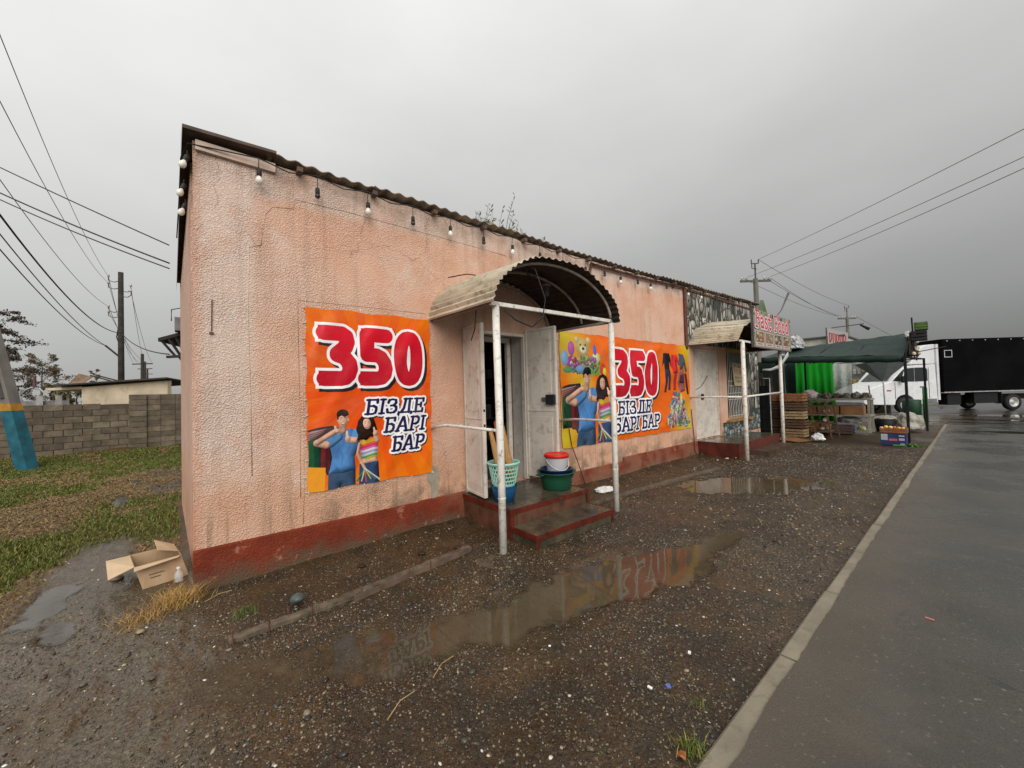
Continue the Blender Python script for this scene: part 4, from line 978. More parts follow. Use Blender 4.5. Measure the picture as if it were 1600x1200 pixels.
# ------------------------------------------------------------------ bulb string under the eaves
LS = thing('bulb_string', 'string of hanging bulb sockets under the long slate eaves', 'string lights', (FX + .08, 6, 3.85))
BY = [.48, .98, 1.49, 2.02, 2.53, 3.05, 3.56, 4.11, 4.63, 5.19, 5.72, 6.21, 6.79, 7.26, 7.91, 8.89, 9.55, 10.4]
lit = {0, 2, 4, 6, 11, 13, 15, 16}
pts = [(FX + .03, -.02, 3.83)]
for i, y in enumerate(BY):
    if i: ym = (y + BY[i - 1]) / 2; pts.append((FX + .075, ym, zr(ym) - .115))
    pts.append((FX + .085, y, zr(y) - .07))
b = MB().tube(pts, .006, 5)
b.build('cable', cabm, LS)
bulb_w = NT('bulb_glass').fin((.78, .76, .68), .12)
bulb_d = NT('bulb_dark').fin((.03, .03, .03), .2)
def bulb(p, on, drop=.14, horiz=None, par=None, s=1):
    par = par or LS
    x, y, z = p; ax = Vector((0, 0, -1)) if horiz is None else Vector(horiz).normalized()
    c = Vector((x, y, z))
    b = MB().tube([c, c + Vector((random.uniform(-.008, .008), random.uniform(-.01, .01), -drop))], .004, 5)
    q = b.v[-1]; e = c + Vector((0, 0, -drop))
    b.lathe([(0, -.01), (.014 * s, -.01), (.021 * s, 0), (.022 * s, .05), (.018 * s, .055), (0, .056)], e, 10, ax)
    o = b.build('socket', cabm, par, smooth=True)
    prof = [(.014, .054), (.019, .066), (.030, .084), (.032, .1), (.026, .12), (.012, .131), (0, .133)] if on else [(.014, .054), (.024, .06), (.026, .078), (.018, .092), (0, .095)]
    MB().lathe([(r_ * s, z_) for r_, z_ in prof], e, 14, ax).build('bulb', bulb_w if on else bulb_d, o, smooth=True)
for i, y in enumerate(BY): bulb((FX + .085, y, zr(y) - .07), i in lit, random.uniform(.11, .17) if i < 14 else .07)
LS2 = thing('bulb_string', 'short row of cream bulbs along the left gable edge of the shop', 'string lights', (FX - .3, -.1, 3.6))
MB().tube([(FX + .03, -.03, 3.83), (FX - .2, -.08, 3.80), (FX - .9, -.11, 3.68), (FX - 1.7, -.15, 3.55)], .006, 5).build('cable', cabm, LS2)
for x, y, z in ((FX + .04, -.035, 3.76), (FX - .32, -.06, 3.66), (FX - .5, -.055, 3.55)): bulb((x, y, z), True, .05, (.2, -.3, -.9), LS2, .85)

# ------------------------------------------------------------------ arched entrance canopies
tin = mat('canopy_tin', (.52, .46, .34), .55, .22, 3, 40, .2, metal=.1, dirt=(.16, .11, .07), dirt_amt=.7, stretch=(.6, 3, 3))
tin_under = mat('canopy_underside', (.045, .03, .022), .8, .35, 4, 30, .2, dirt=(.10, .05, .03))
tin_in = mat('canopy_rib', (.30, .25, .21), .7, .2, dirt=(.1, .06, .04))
def canopy(label, y0, y1, zb, rise, xf, posts, facets=None, pr=.036, split=3, railz=1.2):
    C = thing('entrance_canopy', label, 'canopy', ((FX + xf) / 2, (y0 + y1) / 2, 0))
    yc, a = (y0 + y1) / 2, (y1 - y0) / 2
    per = 2.6 * a
    def pt(s, off):
        th = math.pi * s
        if facets:
            k = s * facets; i = min(int(k), facets - 1); f = k - i
            A, B = math.pi * i / facets, math.pi * (i + 1) / facets
            py = yc - a * (math.cos(A) * (1 - f) + math.cos(B) * f); pz = zb + rise * (math.sin(A) * (1 - f) + math.sin(B) * f)
        else: py, pz = yc - a * math.cos(th), zb + rise * math.sin(th)
        n = Vector((-math.cos(th) / a, math.sin(th) / rise)).normalized()
        return py + n.x * off, pz + n.y * off
    for q in range(split):
        s0, s1 = q / split, min(1, (q + 1) / split + .012); n = int(90 / split * a) + 8; V = []; F = []
        for th in (0, -.004):
            for i in range(n + 1):
                s = s0 + (s1 - s0) * i / n; L_ = s * per
                w = .0125 * math.sin(2 * math.pi * L_ / .095) + .006 * (q % 2)
                py, pz = pt(s, w + th)
                for j, x in enumerate((FX + .004, (FX + xf) / 2, xf + .012 * math.sin(q * 5 + 1))):
                    V.append((x, py + .01 * j * math.sin(s * 9), pz - .012 * j - .035 * j * math.sin(math.pi * s) + (.008 * math.sin(s * 23) if j == 2 else 0)))
        k = 3
        for t_ in range(2):
            o_ = t_ * (n + 1) * k
            for i in range(n):
                for j in range(k - 1):
                    f = (o_ + i * k + j, o_ + (i + 1) * k + j, o_ + (i + 1) * k + j + 1, o_ + i * k + j + 1); F.append(f if t_ else f[::-1])
        o2 = (n + 1) * k
        for i in range(n): F.append((i * k + 2, (i + 1) * k + 2, o2 + (i + 1) * k + 2, o2 + i * k + 2))
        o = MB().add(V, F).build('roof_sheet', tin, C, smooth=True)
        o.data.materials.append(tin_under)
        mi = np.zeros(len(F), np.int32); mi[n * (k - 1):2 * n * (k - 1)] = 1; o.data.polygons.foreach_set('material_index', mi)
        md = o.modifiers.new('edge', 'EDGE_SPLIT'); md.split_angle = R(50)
    for x in (xf - .12, (FX + xf) / 2 + .05, FX + .06):
        dz_ = .094 * (x - FX) / (xf - FX)
        b = MB().tube([(x, pt(s, -.04)[0], pt(s, -.04)[1] - dz_ * math.sin(math.pi * s)) for s in np.linspace(.02, .98, 26)], .017, 8); b.build('arch_rib', tin_in, C, smooth=True)
    b = MB(); xp = posts[0][0]
    b.bar((posts[0][0], y0 + .04, zb - .02), (posts[-1][0], y1 - .04, zb), .035, .04); b.build('beam', white_post, C)
    b = MB()
    for yy in (y0 + .05, y1 - .05): b.bar((FX + .01, yy, zb), (xf - .1, yy, zb - .01), .03)
    b.build('side_beam', tin_in, C)
    for (px_, py_, tilt) in posts:
        b = MB(); pts = [(px_, py_, -.06), (px_ + tilt * .3, py_ + .004, 1.0), (px_ + tilt, py_, zb - .03)]
        b.tube(pts, pr, 14); o = b.build('post', white_post, C, smooth=True)
        b = MB().lathe([(pr + .001, -.01), (pr + .004, 0), (pr + .001, .01)], (px_ + tilt * .1, py_ + .001, .55), 14); b.build('weld_collar', white_post, o, smooth=True)
    return C
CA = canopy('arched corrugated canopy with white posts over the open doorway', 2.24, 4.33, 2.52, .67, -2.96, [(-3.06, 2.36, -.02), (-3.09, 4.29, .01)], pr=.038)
b = MB().tube([(FX + .01, 2.24, 1.195), (-4.0, 2.27, 1.24), (-3.75, 2.31, 1.235), (-3.4, 2.34, 1.225), (-3.09, 2.36, 1.22)], .017, 10)
b.build('rail', white_post, CA, smooth=True)
MB().lathe([(.018, -.012), (.025, 0), (.018, .012)], (-3.72, 2.315, 1.235), 10, (1, .1, 0)).build('rail_joint', white_post, CA, smooth=True)
b = MB().tube([(FX + .01, 4.53, 1.14), (-3.9, 4.45, 1.17), (-3.5, 4.37, 1.18), (-3.12, 4.29, 1.19)], .017, 10); b.build('rail', white_post, CA, smooth=True)
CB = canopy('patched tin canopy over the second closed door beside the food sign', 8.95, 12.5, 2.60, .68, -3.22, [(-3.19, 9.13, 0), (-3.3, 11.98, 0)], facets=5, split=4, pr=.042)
b = MB().tube([(FX + .01, 8.95, 1.37), (-3.8, 9.0, 1.38), (-3.2, 9.12, 1.37)], .02, 10); b.build('rail', white_post, CB, smooth=True)
b = MB().tube([(-3.2, 9.15, 1.37), (-3.22, 10.3, 1.39), (-3.3, 11.97, 1.41)], .022, 10); b.build('rail', white_post, CB, smooth=True)
# dome lamp hanging in the arch
LP = thing('hanging_lamp', 'small grey dome lamp hanging under the arched entrance canopy', 'lamp', (-3.7, 3.72, 3.2))
gm_ = mat('lamp_grey', (.22, .22, .22), .4, .15, metal=.3)
MB().lathe([(0, .1), (.012, .1), (.02, .06), (.05, .035), (.06, .0), (.058, -.02), (.05, -.02), (0, -.01)], (-3.7, 3.72, 3.06), 18).build('cap', gm_, LP, smooth=True)
MB().lathe([(.04, -.02), (.042, -.1), (.035, -.15), (0, -.16)], (-3.7, 3.72, 3.06), 18).build('lens', mat('lamp_lens', (.09, .09, .1), .2, .1), LP, smooth=True)
b = MB().tube([(-3.06, 2.45, 2.46), (-3.05, 2.6, 2.36), (-3.02, 2.8, 2.3), (-3.0, 2.95, 2.42), (-2.99, 2.98, 2.62), (-3.05, 2.9, 2.95), (-3.15, 2.86, 3.0), (-3.3, 3.0, 2.98), (-3.4, 3.2, 3.0), (-3.5, 3.45, 3.12), (-3.68, 3.7, 3.16)], .008, 6)
tag(b.build('cable', cabm, smooth=True), 'black cable looping from the left canopy post up to the dome lamp', 'cable')
b = MB().tube([(-3.4, 2.34, 2.5), (-3.45, 2.35, 2.3), (-3.6, 2.4, 2.2)], .007, 5)
b.tube([(-3.9, 2.3, 2.97), (-3.8, 2.5, 3.02), (-3.7, 2.55, 2.99)], .007, 5)
tag(b.build('cable', cabm, smooth=True), 'short loose black cable end lying on the left side of the arched canopy', 'cable')

# ------------------------------------------------------------------ steps
def steps_mat():
    t = NT('wet_screed')
    c = t.mix(t.ramp(t.noise(5, 5, .6), .35, .65), (.045, .037, .024), (.095, .077, .048))
    r = t.math('MULTIPLY_ADD', t.ramp(t.noise(4, 3), .4, .6), .3, .035)
    return t.fin(c, r, t.bump(t.noise(30, 4), .15, .006))
scr = steps_mat(); redp = mat('oxide_paint', (.10, .014, .008), .38, .3, 5, 30, .2, dirt=(.08, .05, .03), dirt_amt=.8)
mudf = mat('muddy_riser', (.10, .038, .02), .6, .4, 5, 22, .5, dirt=(.08, .06, .035), dirt_amt=.95)
ST = thing('entrance_steps', 'wet concrete entrance steps edged with red painted steel angle', 'steps', (-3.6, 3.3, 0))
b = MB(); b.b2((FX + .002, 2.68, -.05), (-3.31, 3.96, .312)); b.build('landing', scr, ST)
b = MB(); b.b2((-3.309, 2.66, -.05), (-2.89, 3.93, .142)); b.build('step', scr, ST)
b = MB(); b.b2((FX + .03, 2.665, -.05), (-3.31, 2.678, .25)); b.b2((-3.309, 2.75, .1435), (-3.296, 3.9, .262)); b.build('riser', mudf, ST)
b = MB()
def ang(p, q, w=.05): b.bar(p, q, w, .012)
b.b2((FX + .03, 2.652, .255), (-3.30, 2.664, .318)); b.b2((-3.298, 2.652, .262), (-3.286, 3.975, .318)); b.b2((FX + .03, 3.962, .255), (-3.30, 3.975, .318))
b.b2((-3.32, 2.64, -.05), (-3.275, 2.651, .318)); b.b2((-3.285, 2.652, -.05), (-3.275, 2.70, .26)); b.b2((-3.285, 3.93, .1), (-3.275, 3.975, .26))
b.b2((-2.889, 2.645, .085), (-2.877, 3.94, .148)); b.b2((-3.27, 2.645, .085), (-2.89, 2.657, .148)); b.b2((-2.889, 2.645, -.05), (-2.877, 2.69, .084)); b.b2((-2.889, 3.9, -.05), (-2.877, 3.94, .084)); b.b2((-3.27, 3.931, .085), (-2.89, 3.942, .148))
b.build('edge_angle', redp, ST, bevel=.002)
ST2 = thing('entrance_steps', 'low dark red landing in front of the second closed door', 'steps', (-3.8, 10.6, 0))
b = MB(); b.b2((FX + .002, 9.24, -.05), (-3.4, 12.0, .325)); b.build('landing', scr, ST2)
b = MB(); b.b2((-3.399, 9.23, -.05), (-3.385, 12.01, .328)); b.b2((FX + .03, 9.22, -.05), (-3.4, 9.238, .328)); b.build('riser', mat('dark_oxide', (.10, .022, .014), .45, .35, 4, 30, .3, dirt=(.05, .035, .025), dirt_amt=.8), ST2)
b = MB(); b.b2((-3.384, 9.9, -.05), (-3.02, 11.7, .12)); b.build('step', mat('muddy_step', (.07, .04, .024), .45, .4, 5, 22, .5), ST2)

# ================================================================== YARD DETAILS
def scatter_stones(name, N, xr, yr, dens, smin, smax, seed, pal, pw=3.0, flat=.55):
    r = np.random.default_rng(seed)
    x = r.uniform(*xr, N * 3); y = r.uniform(*yr, N * 3)
    k = r.random(len(x)) < dens(x, y); x, y = x[k][:N], y[k][:N]; n = len(x)
    phi = (1 + 5 ** .5) / 2
    base = np.array([(-1, phi, 0), (1, phi, 0), (-1, -phi, 0), (1, -phi, 0), (0, -1, phi), (0, 1, phi), (0, -1, -phi), (0, 1, -phi), (phi, 0, -1), (phi, 0, 1), (-phi, 0, -1), (-phi, 0, 1)]) / 1.9
    fc = np.array([(0, 11, 5), (0, 5, 1), (0, 1, 7), (0, 7, 10), (0, 10, 11), (1, 5, 9), (5, 11, 4), (11, 10, 2), (10, 7, 6), (7, 1, 8), (3, 9, 4), (3, 4, 2), (3, 2, 6), (3, 6, 8), (3, 8, 9), (4, 9, 5), (2, 4, 11), (6, 2, 10), (8, 6, 7), (9, 8, 1)])
    s = smin + (smax - smin) * r.random(n) ** pw
    sc = np.stack([s * r.uniform(.7, 1.5, n), s * r.uniform(.6, 1.1, n), s * r.uniform(flat * .6, flat * 1.3, n)], -1)
    V = base[None] * (1 + r.uniform(-.22, .22, (n, 12, 1))) * sc[:, None]
    a = r.uniform(0, 6.283, n); ti = r.uniform(-.35, .35, n)
    ca, sa = np.cos(a)[:, None], np.sin(a)[:, None]
    vx = V[..., 0] * ca - V[..., 1] * sa; vy = V[..., 0] * sa + V[..., 1] * ca; vz = V[..., 2] + V[..., 0] * ti[:, None]
    h = ground_h(x, y)
    P = np.stack([vx + x[:, None], vy + y[:, None], vz + h[:, None] + (sc[:, 2] * .25)[:, None]], -1).reshape(-1, 3)
    F = (fc[None] + (np.arange(n) * 12)[:, None, None]).reshape(-1, 3)
    pal = np.array(pal); c = pal[r.integers(len(pal), size=n)] * r.uniform(.6, 1.25, (n, 1))
    t = NT(name + '_mat'); m = t.fin(t.attr('tone'), .24, spec=.5)
    return tag(np_mesh(name, P, F, m, np.repeat(c, 12, 0)), 'small wet pebbles and grit strewn over the muddy yard', 'gravel', kind='stuff')
palG = [(.085, .068, .045), (.12, .095, .062), (.055, .05, .042), (.15, .11, .065), (.08, .058, .036), (.045, .042, .036), (.26, .21, .14), (.10, .055, .032), (.028, .024, .018), (.022, .02, .017), (.18, .15, .10)]
def densA(x, y):
    d = .35 + .65 * sstep(.35, .62, fbm(x * 1.3, y * 1.3, 3, 51))
    d *= 1 - .85 * sstep(.014, .034, puddle_field(x, y)) * (y > .2)
    d *= 1 - .7 * sstep(-3.3, -3.5, x) * (y > .3)
    d *= 1 - .72 * sstep(.35, -.05, y) * sstep(-2.3, -2.9, x)
    d *= np.where(x < FX + .05, .35 * (y < -.05), 1)
    d *= np.where((x > -3.3) & (x < -2.87) & (y > 2.62) & (y < 3.95), 0, 1) * (x < -.8)
    return d
scatter_stones('gravel', 70000, (-4.9, -.8), (-1.3, 4.6), densA, .0025, .0095, 1, palG)
scatter_stones('gravel', 16000, (-4.3, -.8), (4.6, 13), densA, .006, .017, 2, palG)
scatter_stones('gravel', 420, (-5.2, -.85), (-1.3, 6), lambda x, y: densA(x, y) * .8 + .02, .012, .024, 3, palG, 2.5)
scatter_stones('gravel', 950, (-6.5, -.85), (-1.5, 12), lambda x, y: np.where((x < FX) & (y > -.1), 0, .4) * (np.where((x > -3.3) & (x < -2.87) & (y > 2.62) & (y < 3.95), 0, 1)), .004, .011, 4, [(.75, .73, .68), (.6, .5, .35), (.7, .66, .55), (.5, .42, .3)], 1.6, .45)
# grass: green turf and dead straw
def blades(name, N, xr, yr, dens, hmin, hmax, seed, pal, lean, label, cat, wd=.006, up=1.0):
    r = np.random.default_rng(seed); x = r.uniform(*xr, N * 4); y = r.uniform(*yr, N * 4)
    k = r.random(len(x)) < dens(x, y); x, y = x[k][:N], y[k][:N]; n = len(x)
    h = r.uniform(hmin, hmax, n); a = r.uniform(0, 6.283, n); b = r.uniform(0, 6.283, n); l = r.uniform(.2, 1, n) * lean * h
    z = ground_h(x, y); dist = np.hypot(x, y); w = wd * r.uniform(.6, 1.4, n) * np.clip(dist / 7, .7, 2.5)
    dx, dy = np.cos(a) * w, np.sin(a) * w; lx, ly = np.cos(b) * l, np.sin(b) * l
    P = np.stack([np.stack([x - dx, y - dy, z - .004], -1), np.stack([x + dx, y + dy, z - .004], -1),
                  np.stack([x + lx * .4 + dx * .7, y + ly * .4 + dy * .7, z + h * .6 * up], -1), np.stack([x + lx * .4 - dx * .7, y + ly * .4 - dy * .7, z + h * .6 * up], -1),
                  np.stack([x + lx, y + ly, z + h * .95 * up], -1)], 1).reshape(-1, 3)
    o = (np.arange(n) * 5)[:, None]
    F = np.concatenate([o + np.array([[0, 1, 2]]), o + np.array([[0, 2, 3]]), o + np.array([[3, 2, 4]])])
    pal = np.array(pal); c = pal[r.integers(len(pal), size=n)] * r.uniform(.6, 1.3, (n, 1))
    t = NT(name + '_mat'); m = t.fin(t.attr('tone'), .5, spec=.3)
    return tag(np_mesh(name, P, F, m, np.repeat(c, 5, 0)), label, cat, kind='stuff')
clearb = lambda x, y: 1 - bare_path(x, y) * .97
offb = lambda x, y: np.where(((x < FX + .02) & (y > -.06 + (x - FX) * .045)) & (x > -8.1), 0, 1)
blades('grass', 110000, (-17.6, -4.9), (-6, -.1), lambda x, y: green_mask(x, y) * clearb(x, y) * offb(x, y) * np.clip(9 / (np.abs(x) + 1e-3), .5, 1.6) * .6, .015, .05, 21,
       [(.09, .12, .015), (.12, .15, .02), (.07, .10, .012), (.16, .16, .03), (.20, .16, .05), (.10, .13, .02)], 1.1, 'short green grass growing beside the gable end and below the block wall', 'grass')
blades('straw', 100000, (-17.6, -3.9), (-6, -.1), lambda x, y: straw_mask(x, y) * clearb(x, y) * offb(x, y) * .6, .012, .04, 22,
       [(.26, .17, .06), (.30, .21, .09), (.2, .12, .04), (.25, .15, .05), (.14, .10, .045)], 2.6, 'dead yellow brown grass trodden flat among the green', 'grass', .005, .6)
def tuft(name, c, n, rad, h, pal, lean, label, wd=.003, seed=0):
    o = blades(name, n, (c[0] - rad * 2, c[0] + rad * 2), (c[1] - rad * 2, c[1] + rad * 2), lambda x, y: np.exp(-(((x - c[0]) ** 2 + (y - c[1]) ** 2) / rad ** 2)) * np.where((x < FX + .03) & (y > -.02), 0, 1), h * .5, h, seed, pal, lean, label, 'grass', wd)
    return o
straw_pal = [(.45, .27, .08), (.52, .34, .12), (.33, .19, .06), (.40, .22, .06)]
tuft('straw_clump', (-4.15, -.11), 900, .12, .13, straw_pal, 1.7, 'heap of yellow dead straw against the foot of the building corner', .0022, 31)
tuft('straw_clump', (-4.0, -.3), 500, .13, .06, straw_pal, 2.4, 'flattened dead straw on the mud in front of the building corner', .0022, 32)
tuft('grass_tuft', (-3.55, .29), 160, .07, .05, [(.06, .13, .02), (.1, .17, .03)], 1, 'small green grass tuft in mud behind the stake strip', .0025, 33)
tuft('grass_tuft', (-.865, 1.67), 150, .045, .06, [(.1, .2, .03), (.16, .22, .05), (.3, .25, .06)], 1, 'bright green grass tuft against the kerb at the near edge', .003, 34)
tuft('grass_tuft', (-.95, 1.95), 60, .04, .04, [(.1, .16, .03), (.25, .2, .06)], 1, 'tiny weed tuft beside the kerb stones', .0025, 35)
tuft('grass_tuft', (-1.05, 13.6), 220, .12, .07, [(.06, .15, .02), (.1, .2, .03)], 1, 'green grass at the foot of the black tent post', .008, 36)

# old edging strip with steel stakes
ES = thing('edging_strip', 'low crumbling concrete edging strip with rusty steel stakes in front of the shop wall', 'edging', (-3.25, 1.1, 0))
conc = mat('crumbled_concrete', (.115, .088, .058), .85, .35, 9, 60, .8, dirt=(.08, .06, .04), dirt_amt=.8)
def rough_strip(pts, w, h, seed):
    r = random.Random(seed); V = []; pts = [Vector((*p, 0)) for p in pts]; rows = []
    for a, c in zip(pts[:-1], pts[1:]):
        n = max(2, int((c - a).length / .035))
        for i in range(n): rows.append(a.lerp(c, i / n))
    rows.append(pts[-1]); d = (pts[-1] - pts[0]).normalized(); nn = Vector((-d.y, d.x, 0))
    for p in rows:
        j = lambda s: r.uniform(-s, s)
        for u, z in ((-.5, -.05), (-.5, h * .8), (-.25, h), (.2, h), (.5, h * .75), (.5, -.05)):
            q = p + nn * (u * w + j(.006)); V.append((q.x, q.y, z + j(.006)))
    k = 6; F = [(i * k + a, (i + 1) * k + a, (i + 1) * k + a + 1, i * k + a + 1) for i in range(len(rows) - 1) for a in range(k - 1)]
    F += [tuple(range(k)), tuple(range((len(rows) - 1) * k + k - 1, (len(rows) - 1) * k - 1, -1))]
    return MB().add(V, F)
rough_strip([(-3.215, .16), (-3.22, .7), (-3.30, 1.4), (-3.40, 2.18)], .08, .036, 1).build('strip', conc, ES, smooth=False)
b = MB(); b.bar((-3.155, .95, .02), (-3.33, 2.15, .025), .012, .05); b.build('form_board', mat('old_wood', (.12, .08, .055), .8, .3), ES)
for x, y in ((-3.16, .185), (-3.17, .38), (-3.27, .52), (-3.165, .65), (-3.28, .80), (-3.17, 1.02), (-3.22, 1.44), (-3.25, 1.66), (-3.32, 2.0), (-3.42, 1.98), (-3.44, 2.14), (-3.36, 1.2)):
    MB().tube([(x, y, -.05), (x + random.uniform(-.01, .01), y + random.uniform(-.01, .01), random.uniform(.065, .10))], .0055, 5).build('stake', rustm, ES)
ES2 = thing('edging_strip', 'low muddy concrete edging strip running from the steps to the second door', 'edging', (-3.4, 6, 0))
rough_strip([(-3.50, 4.02), (-3.46, 5.2), (-3.38, 6.6), (-3.27, 7.9)], .12, .035, 2).build('strip', mat('muddy_strip', (.10, .075, .048), .8, .3, 9, 60, .8, dirt=(.08, .06, .04)), ES2)
# cement collar round the left post
b = MB(); n = 22; ring = [(-3.0 + .2 * math.cos(a) * (1 + .2 * math.sin(3 * a)), 2.3 + .3 * math.sin(a) * (1 + .15 * math.sin(2 * a + 1))) for a in [2 * math.pi * k / n for k in range(n)]]
b.add([(x, y, -.04) for x, y in ring] + [(x * .985 - .045, y * .985 + .035, .004) for x, y in ring], [tuple(range(n, 2 * n))] + [(i, (i + 1) % n, n + (i + 1) % n, n + i) for i in range(n)])
tag(b.build('footing', mat('muddy_footing', (.085, .064, .04), .4, .3, 9, 60, .5, dirt=(.08, .06, .04))), 'broken flat concrete footing round the left canopy post', 'footing')
# dark stone
def rock(c, s, label, m, seed):
    r = random.Random(seed); b = MB(); prof = [(0, -.3), (.7, -.25), (1, 0), (.88, .35), (.55, .62), (0, .75)]
    b.lathe(prof, (0, 0, 0), 12); b.v = [(v[0] * s[0] * r.uniform(.9, 1.1) + c[0], v[1] * s[1] * r.uniform(.9, 1.1) + c[1], v[2] * s[2] + c[2] + v[0] * .2 * s[2]) for v in b.v]
    o = b.build('stone', m, smooth=True); md = o.modifiers.new('s', 'SUBSURF'); md.levels = md.render_levels = 2
    return tag(o, label, 'stone')
rock((-3.40, .60, .05), (.075, .06, .07), 'smooth dark grey stone resting on the stake strip', mat('dark_stone', (.06, .075, .07), .35, .35, 12, 60, .3), 1)
rock((-3.76, -.30, .01), (.03, .025, .025), 'small pale yellow stone on the grey mud near the straw', mat('pale_stone', (.3, .25, .16), .6, .2), 2)
rock((-5.0, -.55, .02), (.06, .05, .045), 'brown stone lying left of the open cardboard box', mat('brown_stone', (.12, .09, .06), .6, .3), 3)
for k, (x, y, s) in enumerate(((-4.4, -.62, .02), (-3.3, -.5, .022), (-3.1, -.2, .025), (-2.7, -.1, .018), (-3.55, -.6, .02))):
    rock((x, y, .006), (s, s * .8, s * .7), ['small wet stone beside the left puddle', 'dark wet stone in the grey mud, foreground left', 'rounded wet stone between tyre marks, lower left', 'small brown stone near the bottom left gravel', 'flat wet stone at the dead grass edge'][k], mat('wet_stone', (.09, .075, .06), .3, .3), 10 + k)
# dark leaf litter clods on the yard behind the strip
rc = random.Random(4)
for k, (x, y) in enumerate(((-3.62, 1.75), (-3.75, 1.2), (-3.5, 2.1))):
    rock((x, y, .01), (.05, .04, .025), ['dark clod of rotten leaves behind the strip, nearest the steps', 'dark clod of earth midway along the red plinth', 'dark wet clod beside the left post footing'][k], mat('rotten', (.035, .02, .012), .6, .3, 30, 80, 1), 30 + k)

# cardboard box with open flaps
cb = mat('cardboard', (.42, .29, .17), .75, .14, 6, 50, .12, dirt=(.2, .13, .07), dirt_amt=.35)
cb2 = mat('cardboard_pale', (.56, .42, .26), .75, .1, 6, 50, .1)
BX = thing('cardboard_box', 'open brown cardboard box with spread flaps beside the building corner', 'box', (-4.8, -.27, 0))
O_ = Vector((-4.62, -.355, .0)); ex = Vector((-.07, .30, .0)); ey = Vector((-.36, -.06, .01)); ez = Vector((-.03, -.055, .195))
def sheet(pts, th=.004):
    pts = [Vector(p) for p in pts]; nrm = (pts[1] - pts[0]).cross(pts[2] - pts[0]).normalized() * th; n = len(pts)
    return MB().add([tuple(p) for p in pts] + [tuple(p + nrm) for p in pts], [tuple(range(n - 1, -1, -1)), tuple(range(n, 2 * n))] + [(i, (i + 1) % n, n + (i + 1) % n, n + i) for i in range(n)])
sheet([O_, O_ + ex, O_ + ex + ez, O_ + ez]).build('front_panel', cb, BX)
sheet([O_ + ey, O_ + ex + ey, O_ + ex + ey + ez, O_ + ey + ez]).build('back_panel', cb, BX)
sheet([O_, O_ + ey, O_ + ey + ez, O_ + ez]).build('side_panel', cb, BX); sheet([O_ + ex, O_ + ex + ey, O_ + ex + ey + ez, O_ + ex + ez]).build('side_panel', cb, BX)
sheet([O_, O_ + ex, O_ + ex + ey, O_ + ey]).build('bottom', cb, BX)
T = O_ + ez
sheet([T, T + ex, T + ex + Vector((.085, -.012, .012)), T + Vector((.085, .006, -.01))]).build('flap', cb2, BX)
sheet([T, T + ey * .95, T + ey * .95 + Vector((.02, -.15, -.0)), T + Vector((.05, -.15, -.045))]).build('flap', cb2, BX)
sheet([T + ex + ey * .35, T + ex + ey * 1.0, T + ex + ey * 1.0 + Vector((.0, -.14, .075)), T + ex + ey * .35 + Vector((.03, -.14, .055))]).build('flap', cb2, BX)
b = MB()
for k in range(2): b.add([tuple(O_ + ex * f + ez * z + Vector((.006, 0, 0))) for f, z in ((.22, .50 - .14 * k), (.55 - .1 * k, .50 - .14 * k), (.55 - .1 * k, .54 - .14 * k), (.22, .54 - .14 * k))], [(0, 1, 2, 3)])
b.build('print', mat('ink', (.12, .07, .04), .8, .1), BX)
t = NT('clear_plastic'); clr = t.fin((.75, .75, .73), .12, spec=.5); t.inp(t.b.inputs['Alpha'], .38)
bt = MB().lathe([(0, 0), (.026, 0), (.03, .008), (.03, .075), (.012, .10), (.012, .112)], (-4.58, -.12, .005), 16).build('plastic_bottle', clr, smooth=True)
tag(bt, 'small clear plastic bottle standing against the cardboard box', 'bottle')
MB().lathe([(.015, 0), (.015, .018), (0, .019)], (-4.58, -.12, .117), 12).build('cap', mat('cap_white', (.6, .6, .58), .4, .1), bt, smooth=True)

# crumpled bags, litter
def crumple(name, c, s, m, label, cat, seed, n=16, jit=.10):
    b = MB(); r = np.random.default_rng(seed); V = []
    for i in range(n + 1):
        for j in range(n * 2):
            th, ph = math.pi * i / n, math.pi * j / n
            k = 1 + .45 * (float(vnoise(np.array(th * 2.2 + seed), np.array(ph * 2.2))) - .5) + r.uniform(-jit, jit)
            V.append((c[0] + s[0] * k * math.sin(th) * math.cos(ph), c[1] + s[1] * k * math.sin(th) * math.sin(ph), max(c[2] + s[2] * k * math.cos(th), c[2] - s[2] * .5)))
    b.add(V, [(i * 2 * n + j, i * 2 * n + (j + 1) % (2 * n), (i + 1) * 2 * n + (j + 1) % (2 * n), (i + 1) * 2 * n + j) for i in range(n) for j in range(2 * n)])
    return tag(b.build(name, m), label, cat)
bagw = mat('plastic_white', (.72, .72, .7), .25, .1, 12, 30, .3)
crumple('plastic_bag', (-3.78, 4.95, .04), (.12, .2, .035), bagw, 'crumpled white plastic bag on the mud right of the steps', 'bag', 1)
for k, (x, y, lb, col, d) in enumerate(((-1.16, 1.85, 'white plastic scrap on the gravel near the path', (.8, .8, .76), (.012, .007)), (-1.10, 1.93, 'blue and white scrap of packet on the gravel', (.1, .14, .45), (.012, .012)), (-1.15, 2.27, 'white pebble-like scrap on the gravel near the kerb', (.8, .78, .72), (.012, .008)), (-.25, 3.7, 'pink scrap lying on the asphalt path', (.6, .2, .18), (.02, .005)))):
    tag(MB().box((x, y, .018 if k < 3 else .044), (d[0] * 2, d[1] * 2, .006), rz=k).build('litter', mat('litter_%s' % 'abcd'[k], col, .5, .1)), lb, 'litter')
lf = MB().add([(-.89, 1.60, .01), (-.865, 1.59, .025), (-.845, 1.60, .015), (-.855, 1.625, .03), (-.88, 1.625, .02)], [(0, 1, 2, 3, 4)]).build('leaf', mat('leaf_rust', (.32, .09, .03), .6, .3))
tag(lf, 'rust red dead leaf beside the near kerb tuft', 'leaf')
rr_ = random.Random(8)
